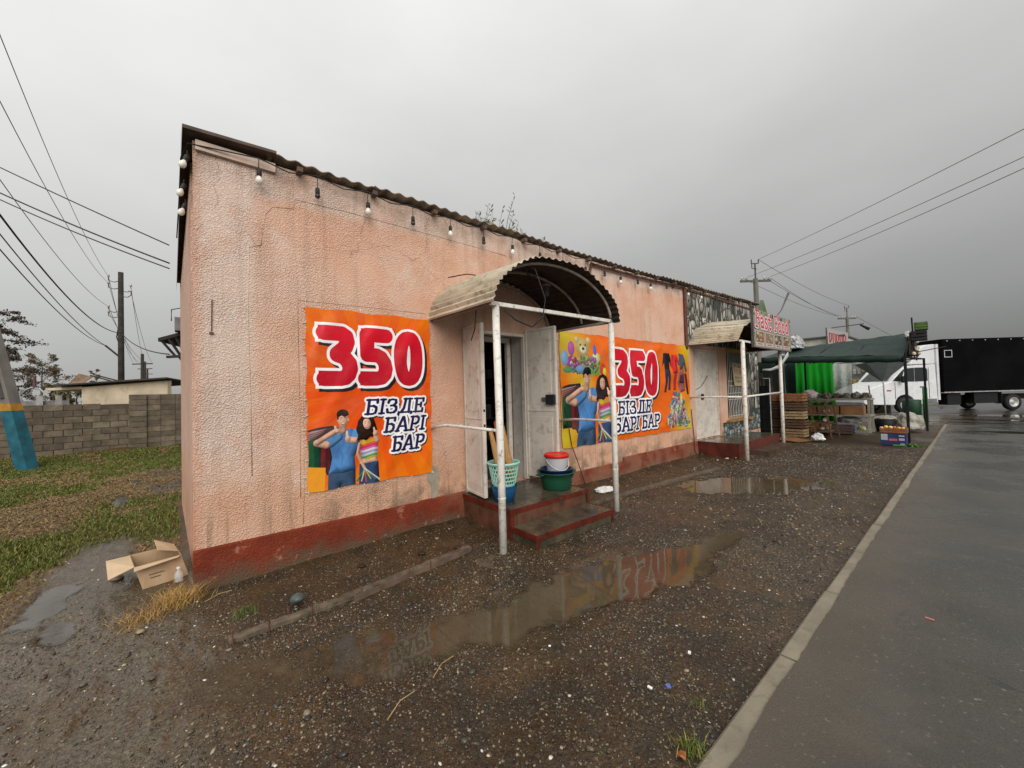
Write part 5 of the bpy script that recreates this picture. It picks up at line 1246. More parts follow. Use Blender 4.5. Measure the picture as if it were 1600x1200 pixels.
for k, (x, y, lb) in enumerate(((-2.0, 1.02, 'long dry stalk lying on gravel in the centre foreground'), (-1.9, .72, 'short pale stalk lying at the bottom of the yard'), (-3.95, .05, 'dry stalk sticking out from the corner straw'))):
    tag(MB().tube([(x, y, .015), (x - .06, y + .09, .022), (x - .08, y + .18, .014)], .0025, 4).build('stalk', mat('stalk', (.45, .3, .12), .7, .2)), lb, 'stalk')
for k, (x, y, s) in enumerate(((-3.55, 9.0, .04), (-3.45, 9.25, .03), (-3.62, 8.7, .025))):
    rock((x, y, .02), (s, s * 1.6, s * .7), ['white lump of rubble at the foot of the second landing', 'small white rubble piece nearest the second canopy post', 'tiny pale rubble bit left of the white lump'][k], mat('rubble', (.5, .46, .38), .8, .2), 50 + k)

# ------------------------------------------------------------------ basket, basins, bucket, brooms on the landing
LZ = .3135
mint = mat('mint_plastic', (.36, .66, .54), .35, .06, 8, 30, .05); blue = mat('blue_plastic', (.015, .11, .26), .35, .1); dgreen = mat('dark_green_plastic', (.012, .075, .04), .3, .1); navyp = mat('navy_plastic', (.012, .03, .10), .3, .1)
bc = (-3.66, 2.86)
lower = MB().lathe([(0, 0), (.10, 0), (.125, .12), (.14, .16), (.142, .162), (.136, .16), (.12, .12), (.096, .006), (0, .006)], (*bc, LZ), 28).build('bucket', blue, smooth=True)
tag(lower, 'blue plastic bucket under the mint basket on the landing', 'bucket')
BK = thing('laundry_basket', 'mint green perforated plastic basket standing in the blue bucket', 'basket', (*bc, LZ + .02))
zb_ = LZ + .135
MB().lathe([(0, 0), (.105, 0), (.108, .02), (.112, .035)], (*bc, zb_), 36).build('base', mint, BK, smooth=True)
b = MB(); n = 26; rows = 5; z0, z1, r0, r1 = .035, .225, .112, .148
for j in range(rows + 1):
    z = z0 + (z1 - z0) * j / rows; r_ = r0 + (r1 - r0) * j / rows
    b.lathe([(r_ - .003, z - .007), (r_, z - .007), (r_ + .002, z + .007), (r_ - .001, z + .007), (r_ - .003, z - .007)], (*bc, zb_), n * 2)
for j in range(rows):
    for i in range(n):
        a = 2 * math.pi * (i + .5 * (j % 2)) / n
        za, zc_ = z0 + (z1 - z0) * j / rows, z0 + (z1 - z0) * (j + 1) / rows; ra, rc2 = r0 + (r1 - r0) * j / rows, r0 + (r1 - r0) * (j + 1) / rows
        a2 = a + .06
        b.bar((bc[0] + ra * math.cos(a), bc[1] + ra * math.sin(a), zb_ + za), (bc[0] + rc2 * math.cos(a2), bc[1] + rc2 * math.sin(a2), zb_ + zc_), .013, .004)
o = b.build('lattice_wall', mint, BK); o['kind'] = 'stuff'
MB().lathe([(.146, .225), (.15, .225), (.166, .232), (.168, .245), (.162, .252), (.15, .25), (.146, .24), (.146, .225)], (*bc, zb_), 40).build('rim', mint, BK, smooth=True)
br = mat('broom_straw', (.42, .23, .08), .7, .3, 20, 60, .6, stretch=(6, 6, .6)); br2 = mat('broom_straw_red', (.35, .11, .05), .7, .3, 20, 60, .6)
for k, (dx, dy, tx, ty, hh, mm_, lb) in enumerate(((.03, -.03, -.10, -.07, .50, br, 'pale straw broom bundle leaning left in the mint basket'), (.0, .03, -.11, -.03, .56, br2, 'reddish broom bundle in the middle of the mint basket'), (.04, .07, -.06, -.05, .52, br, 'yellow straw broom bundle at the right of the mint basket'))):
    p0 = Vector((bc[0] + dx, bc[1] + dy, zb_ + .05)); p1 = p0 + Vector((tx, ty, hh))
    b = MB().tube([p0, p0.lerp(p1, .4), p0.lerp(p1, .75), p1], [.045, .04, .028, .018], 9)
    o = b.build('broom', mm_, smooth=True); tag(o, lb, 'broom', 'brooms in the basket')
    b = MB()
    for q in range(26):
        a = q * 2.4; f = random.uniform(.0, .6); rr0 = .043
        s_ = p0.lerp(p1, f) + Vector((math.cos(a) * rr0 * (1 - f * .5), math.sin(a) * rr0 * (1 - f * .5), 0)); e_ = p0.lerp(p1, min(1.1, f + .5)) + Vector((math.cos(a) * .018, math.sin(a) * .018, 0))
        b.tube([s_, e_], .003, 4)
    o2 = b.build('twigs', mm_, o); o2['kind'] = 'stuff'
tc_ = (-3.62, 3.72)
TB = tag(MB().lathe([(0, 0), (.14, 0), (.15, .01), (.165, .10), (.19, .165), (.205, .17), (.207, .178), (.19, .178), (.16, .10), (.14, .012), (0, .012)], (*tc_, LZ), 36).build('basin', dgreen, smooth=True), 'dark green round plastic basin on the right of the landing', 'basin')
b = MB()
for s in (-1, 1): b.box((tc_[0] + .02 * s, tc_[1] + s * .215, LZ + .165), (.08, .04, .014))
for s, bb in ((0, b),): pass
for s in (-1, 1): MB().box((tc_[0] + .02 * s, tc_[1] + s * .213, LZ + .163), (.08, .045, .014)).build('handle', dgreen, TB, bevel=.004)
tag(MB().lathe([(.12, .1), (.15, .12), (.165, .20), (.172, .202), (.172, .208), (.158, .206), (.14, .13), (0, .12)], (*tc_, LZ), 36).build('basin', navyp, smooth=True), 'navy plastic basin nested inside the dark green basin', 'basin')
bz = LZ + .155; bcx = (tc_[0] - .01, tc_[1] + .02)
t = NT('milky_plastic'); milk = t.fin((.62, .62, .64), .2, spec=.5); t.inp(t.b.inputs['Alpha'], .72)
BKT = thing('lidded_bucket', 'clear plastic bucket with red lid set on top of the basins', 'bucket', (*bcx, bz))
MB().lathe([(0, 0), (.095, 0), (.10, .01), (.122, .165), (.122, .17)], (*bcx, bz), 32).build('body', milk, BKT, smooth=True)
redl = mat('red_lid', (.62, .02, .015), .3, .1)
MB().lathe([(.118, .165), (.13, .165), (.132, .19), (.126, .20), (.118, .198), (.112, .188), (.03, .19), (0, .19)], (*bcx, bz), 36).build('lid', redl, BKT, smooth=True)
hp = [(bcx[0] + .125 * math.cos(a) + .0, bcx[1] + .125 * math.sin(a), bz + .15 - .12 * math.sin(max(0, min(math.pi, (a + math.pi / 2 + .3) / 1.0))) * .9) for a in np.linspace(-1.9, 1.24, 22)]
MB().tube(hp, .004, 6).build('handle', mat('cap_white', (.6, .6, .58), .4, .1), BKT, smooth=True)

def rescale(roots, c, k):
    M = Matrix.Translation(Vector(c)) @ Matrix.Scale(k, 4) @ Matrix.Translation(-Vector(c)); seen = set()
    def go(o):
        if o.type == 'MESH' and o.data.name not in seen: o.data.transform(M); seen.add(o.data.name)
        for ch in o.children: go(ch)
    for r_ in roots: go(r_)
rescale([lower, BK] + [o for o in COL.objects if o.name.startswith('broom') and o.parent is None], (bc[0], bc[1], LZ), 1.2)
rescale([o for o in COL.objects if o.name.startswith('basin') and o.parent is None] + [BKT], (tc_[0], tc_[1], LZ), 1.28)

# ================================================================== LEFT BACKGROUND
# block wall, every block a piece of its own
BW = thing('block_wall', 'low grey wall of concrete blocks across the grass left of the shop', 'wall', (-17.6, -5, 0))
bm_ = [mat('block_%d' % k, c, .9, .22, 5, 40, .4, dirt=(.07, .055, .035), dirt_amt=.5) for k, c in enumerate(((.14, .112, .078), (.165, .13, .09), (.20, .16, .11), (.12, .097, .068)))]
mort = mat('mortar', (.10, .08, .058), .95, .2)
A_, B_ = Vector((-17.15, -9.6, 0)), Vector((-18.42, -.2, 0)); D_ = (B_ - A_).normalized(); Nn = Vector((D_.y, -D_.x, 0)); ang_ = math.atan2(D_.y, D_.x)
Lw = (B_ - A_).length; ch = .195; rb = random.Random(3)
b = MB(); c_ = (A_ + B_) / 2; b.box((c_.x, c_.y, .79), (Lw, .16, 1.60), rz=ang_); b.build('mortar_core', mort, BW)
rw = random.Random(12)
for row in range(8):
    u = -.2 * (row % 2); z = .05 + row * .198
    while u < Lw - 1.55:
        w = .39; zz = z + rw.uniform(-.003, .003)
        if not (row == 7 and rw.random() < .06):
            c = A_ + D_ * (u + w / 2) + Nn * rw.uniform(-.004, .006)
            m_ = bm_[rw.choices(range(4), (4, 3, 1, 3 if row < 6 else 9))[0]]
            MB().box((c.x, c.y, zz + ch / 2 - .003), (w - .016, .19, ch - .014), rz=ang_ + rw.uniform(-.006, .006)).build('block', m_, BW)
        u += w + .006
for row in range(10):       # taller stretch with a pier near the shop
    z = .05 + row * .185
    for k in range(4):
        c = A_ + D_ * (Lw - 1.52 + .21 + k * .385) + Nn * (.05 if k == 0 else 0)
        MB().box((c.x, c.y, z + .09), (.42 if k == 0 else .37, .24 if k == 0 else .19, .172), rz=ang_).build('block', bm_[rw.choices(range(4), (4, 3, 2, 3))[0]], BW)
c = A_ + D_ * (Lw - .75); MB().box((c.x, c.y, .93), (1.48, .16, 1.8), rz=ang_).build('mortar_core', mort, BW)
b = MB(); b.box((c_.x + .12, c_.y, .02), (Lw, .34, .12), rz=ang_); b.build('footing', mort, BW)

def wood_pole(x, y, z, r0, r1, name, label, lean=(0, 0), m=None, n=10):
    T = thing(name, label, 'utility pole', (x, y, 0))
    MB().tube([(x, y, -.2), (x + lean[0] * .5, y + lean[1] * .5, z * .5), (x + lean[0], y + lean[1], z)], [r0, (r0 + r1) / 2, r1], n).build('shaft', m or polew, T, smooth=True)
    return T
polew = mat('tarred_pole', (.035, .03, .026), .85, .3, 3, 30, .3); polec = mat('pole_concrete', (.17, .155, .135), .85, .2, 2, 20, .3); porc = mat('porcelain', (.5, .48, .44), .3, .1); iron = mat('pole_iron', (.09, .085, .08), .6, .2)
# nearest leaning strut pole with painted foot
PL = thing('utility_pole', 'leaning grey concrete pole with blue painted foot and yellow band', 'utility pole', (-15.2, -3.25, 0))
p0, p1 = Vector((-15.17, -3.18, -.3)), Vector((-15.76, -4.28, 5.6)); dv = p1 - p0
def seg(a, c, w0, w1): 
    b = MB(); P, Q = p0 + dv * a, p0 + dv * c; x = Vector((.637, .77, 0)); yv = Vector((-.77, .637, 0)); vs = []
    for q, w in ((P, w0), (Q, w1)): vs += [q + x * i * w / 2 + yv * j * w * .4 for i, j in ((-1, -1), (1, -1), (1, 1), (-1, 1))]
    return b.add(vs, [(3, 2, 1, 0), (4, 5, 6, 7), (0, 1, 5, 4), (1, 2, 6, 5), (2, 3, 7, 6), (3, 0, 4, 7)])
seg(0, .305, .31, .29).build('painted_foot', mat('foot_blue', (.015, .11, .15), .5, .3, 4, 30, .2, dirt=(.06, .06, .05)), PL)
seg(.3051, .335, .30, .30).build('band', mat('band_yellow', (.42, .2, .02), .6, .2), PL); seg(.3351, 1, .28, .20).build('shaft', polec, PL)
o = seg(.36, .98, .10, .07); o.v = [(v[0] + .12, v[1] - .1, v[2]) for v in o.v]; o.build('cable_duct', mat('duct', (.12, .11, .11), .6, .2), PL)
# tall dark pole behind the block wall with paired hooks
PM = wood_pole(-31.1, -3.22, 9.14, .155, .12, 'utility_pole', 'tall black wooden pole with hook insulators behind the block wall')
rx = Vector((.637, .77, 0))
hooks = []
for k, z in enumerate((8.75, 8.35, 7.0, 6.7)):
    for s in ((-1,) if k != 1 else (-1,)) + ((1,) if k in (2, 3) else ()):
        zz = z + (1.15 if s > 0 else 0)
        q = Vector((-31.1, -3.22, zz - .1)); e = q + rx * s * .95 * (.6 if s > 0 else .75) + Vector((0, 0, .05))
        o = MB().tube([q, q + rx * s * .4 + Vector((0, 0, -.06)), e, e + Vector((0, 0, .22))], .022, 5).build('hook', iron, PM)
        MB().lathe([(0, 0), (.06, 0), (.045, .05), (.065, .09), (.04, .15), (0, .16)], e + Vector((0, 0, .2)), 8).build('insulator', porc, o, smooth=True); hooks.append(e + Vector((0, 0, .25)))
q = Vector((-31.1, -3.22, 4.2)); MB().bar(q, q + rx * -.9 + Vector((0, 0, .75)), .07).build('strut', polew, PM)
MB().tube([q + Vector((0, 0, .8)) + rx * -.1, q + rx * -.25 + Vector((0, 0, 1.2)), q + rx * -.15 + Vector((0, 0, 1.8))], .03, 5).build('cable_bend', cabm, PM)
for k, (x, y, z, hgt) in enumerate(((-69, -5.2, 8, 7.99), (-96, -6.9, 9, 9.1), (-130, -8.9, 10, 10))):
    P_ = wood_pole(x, y, hgt, .24, .17, 'utility_pole', ['dark distant pole with crossbar above the cream wall, nearest of three', 'second of three distant poles in a row above the cream wall', 'smallest farthest pole in the row above the cream wall'][k])
    c = Vector((x, y, hgt - 1.3)); MB().bar(c - rx * 1.3, c + rx * 1.3, .13).build('crossarm', polew, P_)

# cream outbuilding behind the wall
cream = mat('cream_render', (.50, .42, .30), .85, .15, 1.2, 20, .25, dirt=(.28, .22, .15), dirt_amt=.5)
OB = thing('outbuilding', 'cream walled outbuilding with thin flat dark roof behind block wall', 'building', (-25.5, -2.6, 0))
a_, c2 = Vector((-26.7, -4.07, 0)), Vector((-24.15, -.97, 0)); bk = Vector((-3.2, 1.2, 0))
def wallq(b, p, q, z0, z1, z2, th=.2):
    d = (q - p).normalized(); n_ = Vector((d.y, -d.x, 0)) * -th
    vs = [p + Vector((0, 0, z0)), q + Vector((0, 0, z0)), q + n_ + Vector((0, 0, z0)), p + n_ + Vector((0, 0, z0)), p + Vector((0, 0, z1)), q + Vector((0, 0, z2)), q + n_ + Vector((0, 0, z2)), p + n_ + Vector((0, 0, z1))]
    return b.add(vs, [(3, 2, 1, 0), (4, 5, 6, 7), (0, 1, 5, 4), (1, 2, 6, 5), (2, 3, 7, 6), (3, 0, 4, 7)])
b = MB(); wallq(b, a_, c2, 0, 2.42, 2.62); wallq(b, a_ + bk, a_, 0, 2.3, 2.42); b.build('wall', cream, OB)
b = MB(); e1 = Vector((-.637, -.77, 0)) * .9
b.add([a_ + e1 + Vector((.3, -.2, 2.50)), c2 - e1 * .25 + Vector((.3, -.2, 2.70)), c2 + bk + Vector((0, 0, 2.55)), a_ + e1 + bk + Vector((0, 0, 2.35)), a_ + e1 + Vector((.3, -.2, 2.56)), c2 - e1 * .25 + Vector((.3, -.2, 2.76)), c2 + bk + Vector((0, 0, 2.62)), a_ + e1 + bk + Vector((0, 0, 2.42))],
      [(3, 2, 1, 0), (4, 5, 6, 7), (0, 1, 5, 4), (1, 2, 6, 5), (2, 3, 7, 6), (3, 0, 4, 7)])
b.build('roof', mat('felt_roof', (.05, .045, .04), .8, .2), OB)
b = MB(); q = a_ + e1 * 1.9
b.add([q + Vector((0, 0, 2.30)), a_ + Vector((0, 0, 2.34)), a_ + bk + Vector((0, 0, 2.3)), q + bk + Vector((0, 0, 2.26)), q + Vector((0, 0, 2.42)), a_ + Vector((0, 0, 2.46)), a_ + bk + Vector((0, 0, 2.42)), q + bk + Vector((0, 0, 2.38))],
      [(3, 2, 1, 0), (4, 5, 6, 7), (0, 1, 5, 4), (1, 2, 6, 5), (2, 3, 7, 6), (3, 0, 4, 7)]); b.build('porch_slab', cream, OB)
b = MB(); cg = mat('rusty_sheet', (.24, .15, .10), .7, .35, 3, 20, .3, dirt=(.5, .42, .34)); base = a_ + Vector((.1, .1, 2.58)) - rx * .75
for k in range(9): b.tube([base + rx * (k * .075 + .0), base + rx * (k * .075 + .08) + Vector((-.3, .25, .50 - k * .02))], .03, 6)
b.build('tilted_sheet', cg, OB); b = MB(); b.bar(base + rx * .75 + Vector((-.3, .25, .45)), base + rx * 2.3 + Vector((0, 0, .1)), .05); b.bar(base + rx * .7 + Vector((-.2, .2, .4)), base + rx * 2.3, .05); b.build('prop', polew, OB)
# eaves of the neighbouring shed seen past the gable
NS = thing('shed', 'dark slatted eaves of a neighbouring shed peeking past the gable', 'shed', (-15.5, 1.2, 0))
dk = mat('dark_timber', (.03, .024, .02), .85, .3)
b = MB(); b.add([(-14.95, -.80, 3.36), (-14.2, .3, 3.72), (-18, 3, 3.9), (-18.6, .2, 3.45), (-14.95, -.80, 3.46), (-14.2, .3, 3.82), (-18, 3, 4.0), (-18.6, .2, 3.55)], [(3, 2, 1, 0), (4, 5, 6, 7), (0, 1, 5, 4), (1, 2, 6, 5), (2, 3, 7, 6), (3, 0, 4, 7)])
b.build('roof', dk, NS)
for k in range(7):
    f = k / 6; MB().bar((-14.9 + .7 * f, -.7 + .95 * f, 3.35 + .3 * f), (-14.72 + .62 * f, -.42 + .7 * f, 2.93 + .04 * f), .09, .03).build('slat', dk, NS)
MB().bar((-14.75, -.6, 2.9), (-14.1, .35, 2.95), .07).build('beam', dk, NS)
MB().b2((-15.2, -.2, 0), (-14.95, .3, 3.3)).build('wall', mat('shed_wall', (.12, .1, .08), .85, .2), NS)
MB().b2((-14.75, -.42, 3.62), (-14.3, .15, 4.0)).build('tank', mat('grey_tank', (.17, .15, .14), .7, .15), NS)
MB().tube([(-14.75, -.5, 3.95), (-14.78, -.5, 4.28), (-14.55, -.2, 4.34), (-14.5, -.1, 3.98)], .018, 5).build('pipe', iron, NS)
MB().tube([(-14.6, -.35, 2.92), (-14.5, -.25, 2.75), (-14.46, -.2, 2.4), (-14.46, -.2, 1.0)], .03, 6).build('down_pipe', dk, NS)
# pale gate posts with arches
GT = thing('garden_gate', 'pale grey garden gate with arched pipe tops beyond block wall', 'gate', (-29.5, -6, 0))
gp = mat('gate_grey', (.34, .34, .33), .6, .15)
for d_ in (-1.05, .0, .95, 1.4): 
    c = Vector((-29.5, -5.9, 0)) + rx * d_; MB().box((c.x, c.y, 1.05), (.22 if d_ < 1.2 else .09, .22 if d_ < 1.2 else .09, 2.1 + (.45 if d_ > 1.2 else 0)), rz=ang_).build('post', gp, GT)
c = Vector((-29.5, -5.9, 2.1))
MB().tube([c - rx * 1.0, c - rx * .7 + Vector((0, 0, .3)), c - rx * .4 + Vector((0, 0, .42)), c + Vector((0, 0, .35)), c + rx * .4, c + rx * .5 - Vector((0, 0, .1))], .04, 6).build('arch', gp, GT, smooth=True)
MB().tube([c + rx * .5, c + rx * .65 + Vector((0, 0, .3)), c + rx * .85 + Vector((0, 0, .3)), c + rx * .95 - Vector((0, 0, .2))], .04, 6).build('arch', iron, GT, smooth=True)
MB().tube([c - rx * .25 + Vector((0, 0, .4)), c - rx * .25 + Vector((0, 0, 1.0))], .06, 8).build('chimney_pipe', mat('pipe_dark', (.1, .06, .05), .7, .2), GT)
MB().box(tuple(c - rx * .1 - Vector((0, 0, 1.0))), (1.9, .06, 1.5), rz=ang_).build('panel', mat('gate_panel', (.22, .21, .2), .7, .2), GT)

# trees ------------------------------------------------------------
def leafy(name, label, base, h, spread, n_leaf, leaf, cols, seed, droop=.0, limbs=9, trunk_r=.14, bark=(.06, .045, .035), crown0=.3, shape=1.0, depth=3):
    r = random.Random(seed); T = thing(name, label, 'tree' if h > 3 else 'bush', base)
    b = MB(); tips = []; base = Vector(base)
    top = base + Vector((r.uniform(-.1, .1) * h * .3, r.uniform(-.1, .1) * h * .3, h * .93))
    b.tube([base - Vector((0, 0, .1)), base.lerp(top, .3) + Vector((.06, 0, 0)), base.lerp(top, .65) - Vector((.05, .05, 0)), top], [trunk_r, trunk_r * .8, trunk_r * .45, trunk_r * .1], 7)
    def grow(p, d, L_, rad, lv):
        q = p + d * L_; mid = p.lerp(q, .5) + Vector((0, 0, L_ * .06 - droop * L_ * .1))
        b.tube([p, mid, q], [rad, rad * .7, rad * .35], 4, cap=False); tips.append((mid, L_ * .3)); tips.append((q, L_ * .3))
        if lv:
            for k in range(r.choice((2, 3, 3))):
                nd = (d + Vector((r.uniform(-.7, .7), r.uniform(-.7, .7), r.uniform(-.35, .45) - droop * .5))).normalized(); grow(p.lerp(q, r.uniform(.45, 1)), nd, L_ * r.uniform(.5, .75), rad * .5, lv - 1)
    for k in range(limbs):
        f = crown0 + (1 - crown0) * (k + r.random() * .6) / limbs; p = base.lerp(top, min(f, .98)); a = k * 2.4 + r.uniform(-.4, .4)
        w = spread * (1 - .55 * shape * (f - crown0) / (1 - crown0)) * r.uniform(.7, 1.1)
        grow(p, Vector((math.cos(a), math.sin(a), .45 - droop)).normalized(), w * .55, trunk_r * .35 * (1.2 - f), depth - 1)
    b.build('trunk', mat('bark_%s' % name, bark, .9, .3), T)
    rn = np.random.default_rng(seed); tp = np.array([list(p) + [s] for p, s in tips]); pick = tp[rn.integers(len(tp), size=n_leaf)]
    c = pick[:, :3] + rn.normal(0, 1, (n_leaf, 3)) * (pick[:, 3:4] * .55 + .03) * np.array([1, 1, .55 if droop else .8])
    u = rn.normal(0, 1, (n_leaf, 3)); u /= np.linalg.norm(u, axis=1)[:, None]; v = np.cross(u, rn.normal(0, 1, (n_leaf, 3))); v /= np.linalg.norm(v, axis=1)[:, None]
    s = leaf * rn.uniform(.5, 1.3, (n_leaf, 1))
    P = np.stack([c - u * s, c + v * s * .5, c + u * s, c - v * s * .5], 1).reshape(-1, 3); F = np.arange(n_leaf * 4).reshape(-1, 4)
    pal = np.array(cols); cc = pal[rn.integers(len(pal), size=n_leaf)] * rn.uniform(.6, 1.3, (n_leaf, 1))
    t = NT(name + '_leaf'); m = t.fin(t.attr('tone'), .6, spec=.3)
    o = np_mesh('crown', P, F, m, np.repeat(cc, 4, 0), parent=T); return T
leafy('dark_tree', 'dark brown sparse tree with drooping fronds at the left edge', (-39.2, -9.9, 0), 8.6, 3.3, 6500, .075, [(.085, .06, .042), (.06, .045, .032), (.10, .07, .045), (.045, .042, .03)], 3, .3, 24, .22, crown0=.30)
leafy('bush', 'olive bush behind block wall between gate and cream outbuilding', (-36.0, -5.7, 0), 2.9, 2.2, 5200, .09, [(.12, .10, .03), (.09, .08, .025), (.15, .11, .04)], 5, 0, 12, .08, crown0=.1)
leafy('pale_tree', 'pale leafless looking tree far behind the gate arch', (-58, -11.5, 0), 6.4, 3.0, 3800, .10, [(.2, .17, .12), (.16, .13, .09)], 6, -.25, 16, .14, bark=(.14, .12, .1), crown0=.25)
leafy('pale_tree', 'narrow pale tree rising left of the rusty tilted sheet', (-60, -8.0, 0), 5.6, 1.1, 1500, .09, [(.2, .17, .12), (.16, .13, .09)], 7, -.4, 12, .1, bark=(.14, .12, .1), crown0=.3)
# weeds on the roof
def weed(base, stems, label, seed):
    r = random.Random(seed); b = MB(); base = Vector(base); lv = []
    T = thing('roof_weed', label, 'plant', tuple(base))
    for (dx, dy, h) in stems:
        p = base + Vector((dx * .3, dy, 0)); q = p + Vector((dx * .3, h * .25 + r.uniform(-.05, .05), h)); m_ = p.lerp(q, .5) + Vector((0, -.03, 0))
        b.tube([p, m_, q], [.006, .004, .002], 4); lv += [(q, h)] + [(p.lerp(q, f), h) for f in [r.uniform(.15, .95) for _ in range(9)]]
    b.build('stem', mat('weed_stem', (.09, .09, .05), .7, .2), T)
    b = MB()
    for p, h in lv:
        a = r.uniform(0, 6.3); d = Vector((math.cos(a) * .5, math.sin(a), r.uniform(.2, 1.1))).normalized() * r.uniform(.05, .10); s = d.cross(Vector((1, 0, .3))).normalized() * .011
        b.add([p, p + d * .5 + s, p + d, p + d * .5 - s], [(0, 1, 2, 3)])
    b.build('leaves', mat('weed_leaf', (.10, .11, .035), .6, .3), T)
weed((-4.6, 3.32, 3.9), [(0, -.10, .40), (.02, 0, .5), (-.05, .05, .58), (.05, .1, .42), (0, -.05, .3), (0, .12, .3), (.02, -.14, .3)], 'leafy weed on the slate roof, left clump above the canopy', 1)
weed((-4.55, 3.68, 3.9), [(0, 0, .82), (.02, .06, .5), (-.03, -.08, .55), (0, .12, .35)], 'tall thin weed with sparse leaves, middle of the roof clumps', 2)
weed((-4.6, 3.95, 3.9), [(0, 0, .45), (0, .05, .3)], 'short weed right of the tall thin one on the roof', 3)
weed((-4.6, 4.55, 3.95), [(0, 0, .27), (0, .1, .2), (0, .3, .16)], 'tiny weed tufts further right on the slate roof', 4)

# wires --------------------------------------------------------------
def wire(p, q, sag, r_, label, kink=False):
    p, q = Vector(p), Vector(q); n = 22; pts = [p.lerp(q, i / n) - Vector((0, 0, sag * 4 * (i / n) * (1 - i / n))) for i in range(n + 1)]
    tag(MB().tube(pts, r_, 5).build('power_line', wireg if 'thin' in label else wirem, smooth=True), label, 'wire')
wirem = mat('wire_dark', (.03, .03, .03), .7, .1); wireg = mat('wire_grey', (.16, .16, .16), .7, .1)
wire((-9.98, -3.0, 5.75), (-6.55, -.24, 3.62), .02, .008, 'upper black service cable running from the left to the gable')
wire((-9.98, -3.0, 5.35), (-6.6, -.24, 3.40), .05, .010, 'middle black service cable running to the gable edge')
wire((-9.98, -3.0, 5.25), (-6.6, -.24, 3.33), .06, .008, 'lowest black service cable running to the gable edge')
hk = hooks
def ext(px, q, f=1.6): return Vector(q) + (Vector(px) - Vector(q)) * f
wire(ext((-11.1, -2.69, 8.57), hk[0], 1.1), hk[0], .55, .008, 'highest thin grey line sweeping down to the black pole')
wire(ext((-11.15, -2.69, 7.32), hk[1], 1.1), hk[1], .5, .008, 'second thin grey line falling to the black pole')
wire(ext((-12.8, -3.09, 6.48), hk[2], 1.1), hk[2], .45, .009, 'third thin line meeting the lower hooks of the black pole')
wire(ext((-12.82, -3.1, 5.88), (-31.1, -3.2, 5.9), 1.1), (-31.1, -3.22, 5.65), .75, .020, 'thick black cable passing the middle of the black pole')
wire((-31.1, -3.22, 5.65), (-14.75, -.55, 2.98), .25, .019, 'thick black cable from black pole to the shed eaves')
q = Vector((-31.1, -3.22, 4.95)) - rx * .9
wire(ext((-14.45, -3.49, 5.77), q, 1.1), q, .35, .014, 'dark cable ending on the strut of the black pole, upper')
wire(ext((-14.46, -3.49, 5.44), q, 1.1), q, .45, .014, 'dark cable ending on the strut of the black pole, lower')
for k, e in enumerate(hk[:6]):
    wire(e, Vector((-69, -5.2, 6.9)) + rx * (-1.2 + k * .5), .8, .012, ['far thin line from topmost hook toward the distant poles', 'far thin line from second hook toward the distant poles', 'far thin line from third left hook toward the distant poles', 'far thin line from upper right hook toward the distant poles', 'far thin line from lowest left hook toward the distant poles', 'far thin line from lower right hook toward the distant poles'][k])
for a, c, l in (((-69, -5.2, 6.9), (-96, -6.9, 7.9), 'faint line between the first and second distant poles'), ((-96, -6.9, 7.9), (-130, -8.9, 8.8), 'faint line between the second and third distant poles')): wire(a, c, .5, .015, l)

# ================================================================== RIGHT BACKGROUND
# concrete poles with cross arms
def cpole(x, y, h, label, s=1.0):
    T = thing('utility_pole', label, 'utility pole', (x, y, 0)); ends = []
    MB().tube([(x, y, -.2), (x, y, h)], [.19, .13], 8).build('shaft', polec, T); ax = rx
    c = Vector((x, y, h - .15)); MB().bar(c - ax * .95 * s, c + ax * .95 * s, .10, .12).build('crossarm', iron, T)
    MB().bar((x, y, h), (x, y, h + .95), .07).build('spike', iron, T)
    for d_ in (-.85, -.55, .55, .85):
        e = c + ax * d_ * s + Vector((0, 0, .08)); MB().lathe([(0, 0), (.05, 0), (.04, .06), (.065, .1), (.03, .18), (0, .18)], e, 8).build('insulator', porc, T, smooth=True); ends.append(e + Vector((0, 0, .15)))
    c = Vector((x, y, h + .95)); b = MB(); b.bar(c - ax * .22, c + ax * .22, .05); b.bar(c - ax * .22, c - ax * .22 + Vector((0, 0, .25)), .05); b.bar(c + ax * .22, c + ax * .22 + Vector((0, 0, .25)), .05); b.bar(c - ax * .2, c - ax * .2 - Vector((0, 0, .3)), .04); b.bar(c - ax * .2 - Vector((0, 0, .3)), c + ax * .1 - Vector((0, 0, .35)), .04)
    b.build('top_bracket', iron, T); ends += [c + ax * .22 + Vector((0, 0, .25))]; return ends
e1_ = cpole(-8.56, 27.05, 8.3, 'grey concrete pole with insulator crossarm behind the mural end')
e2_ = cpole(-8.34, 52.4, 8.5, 'smaller distant concrete pole with crossarm above the tent ridge')
wire(e1_[4], (1.44 - .3, 17.21 - .4, 8.05 + .12), .08, .011, 'highest thin line rising from the pole to the top right')
wire(e1_[1], (1.42 - .3, 17.2 - .4, 7.32 + .12), .12, .011, 'middle thin line rising from the pole to the right edge')
wire(e1_[3], (1.41 - .3, 17.2 - .4, 7.02 + .12), .12, .011, 'lowest thin line rising from the pole to the right edge')
for k, (i, j) in enumerate(((4, 4), (3, 0), (2, 1), (0, 0))): wire(e1_[i], e2_[j], .3, .012, ['faint line from pole top to the distant pole top', 'faint line from the right insulator to the distant pole', 'faint line from the inner insulator to the distant pole', 'faint lowest line from the left insulator to the distant pole'][k])
wire(e2_[3], (-2.0, 90, 4), .3, .016, 'faint line going down right from the distant pole')

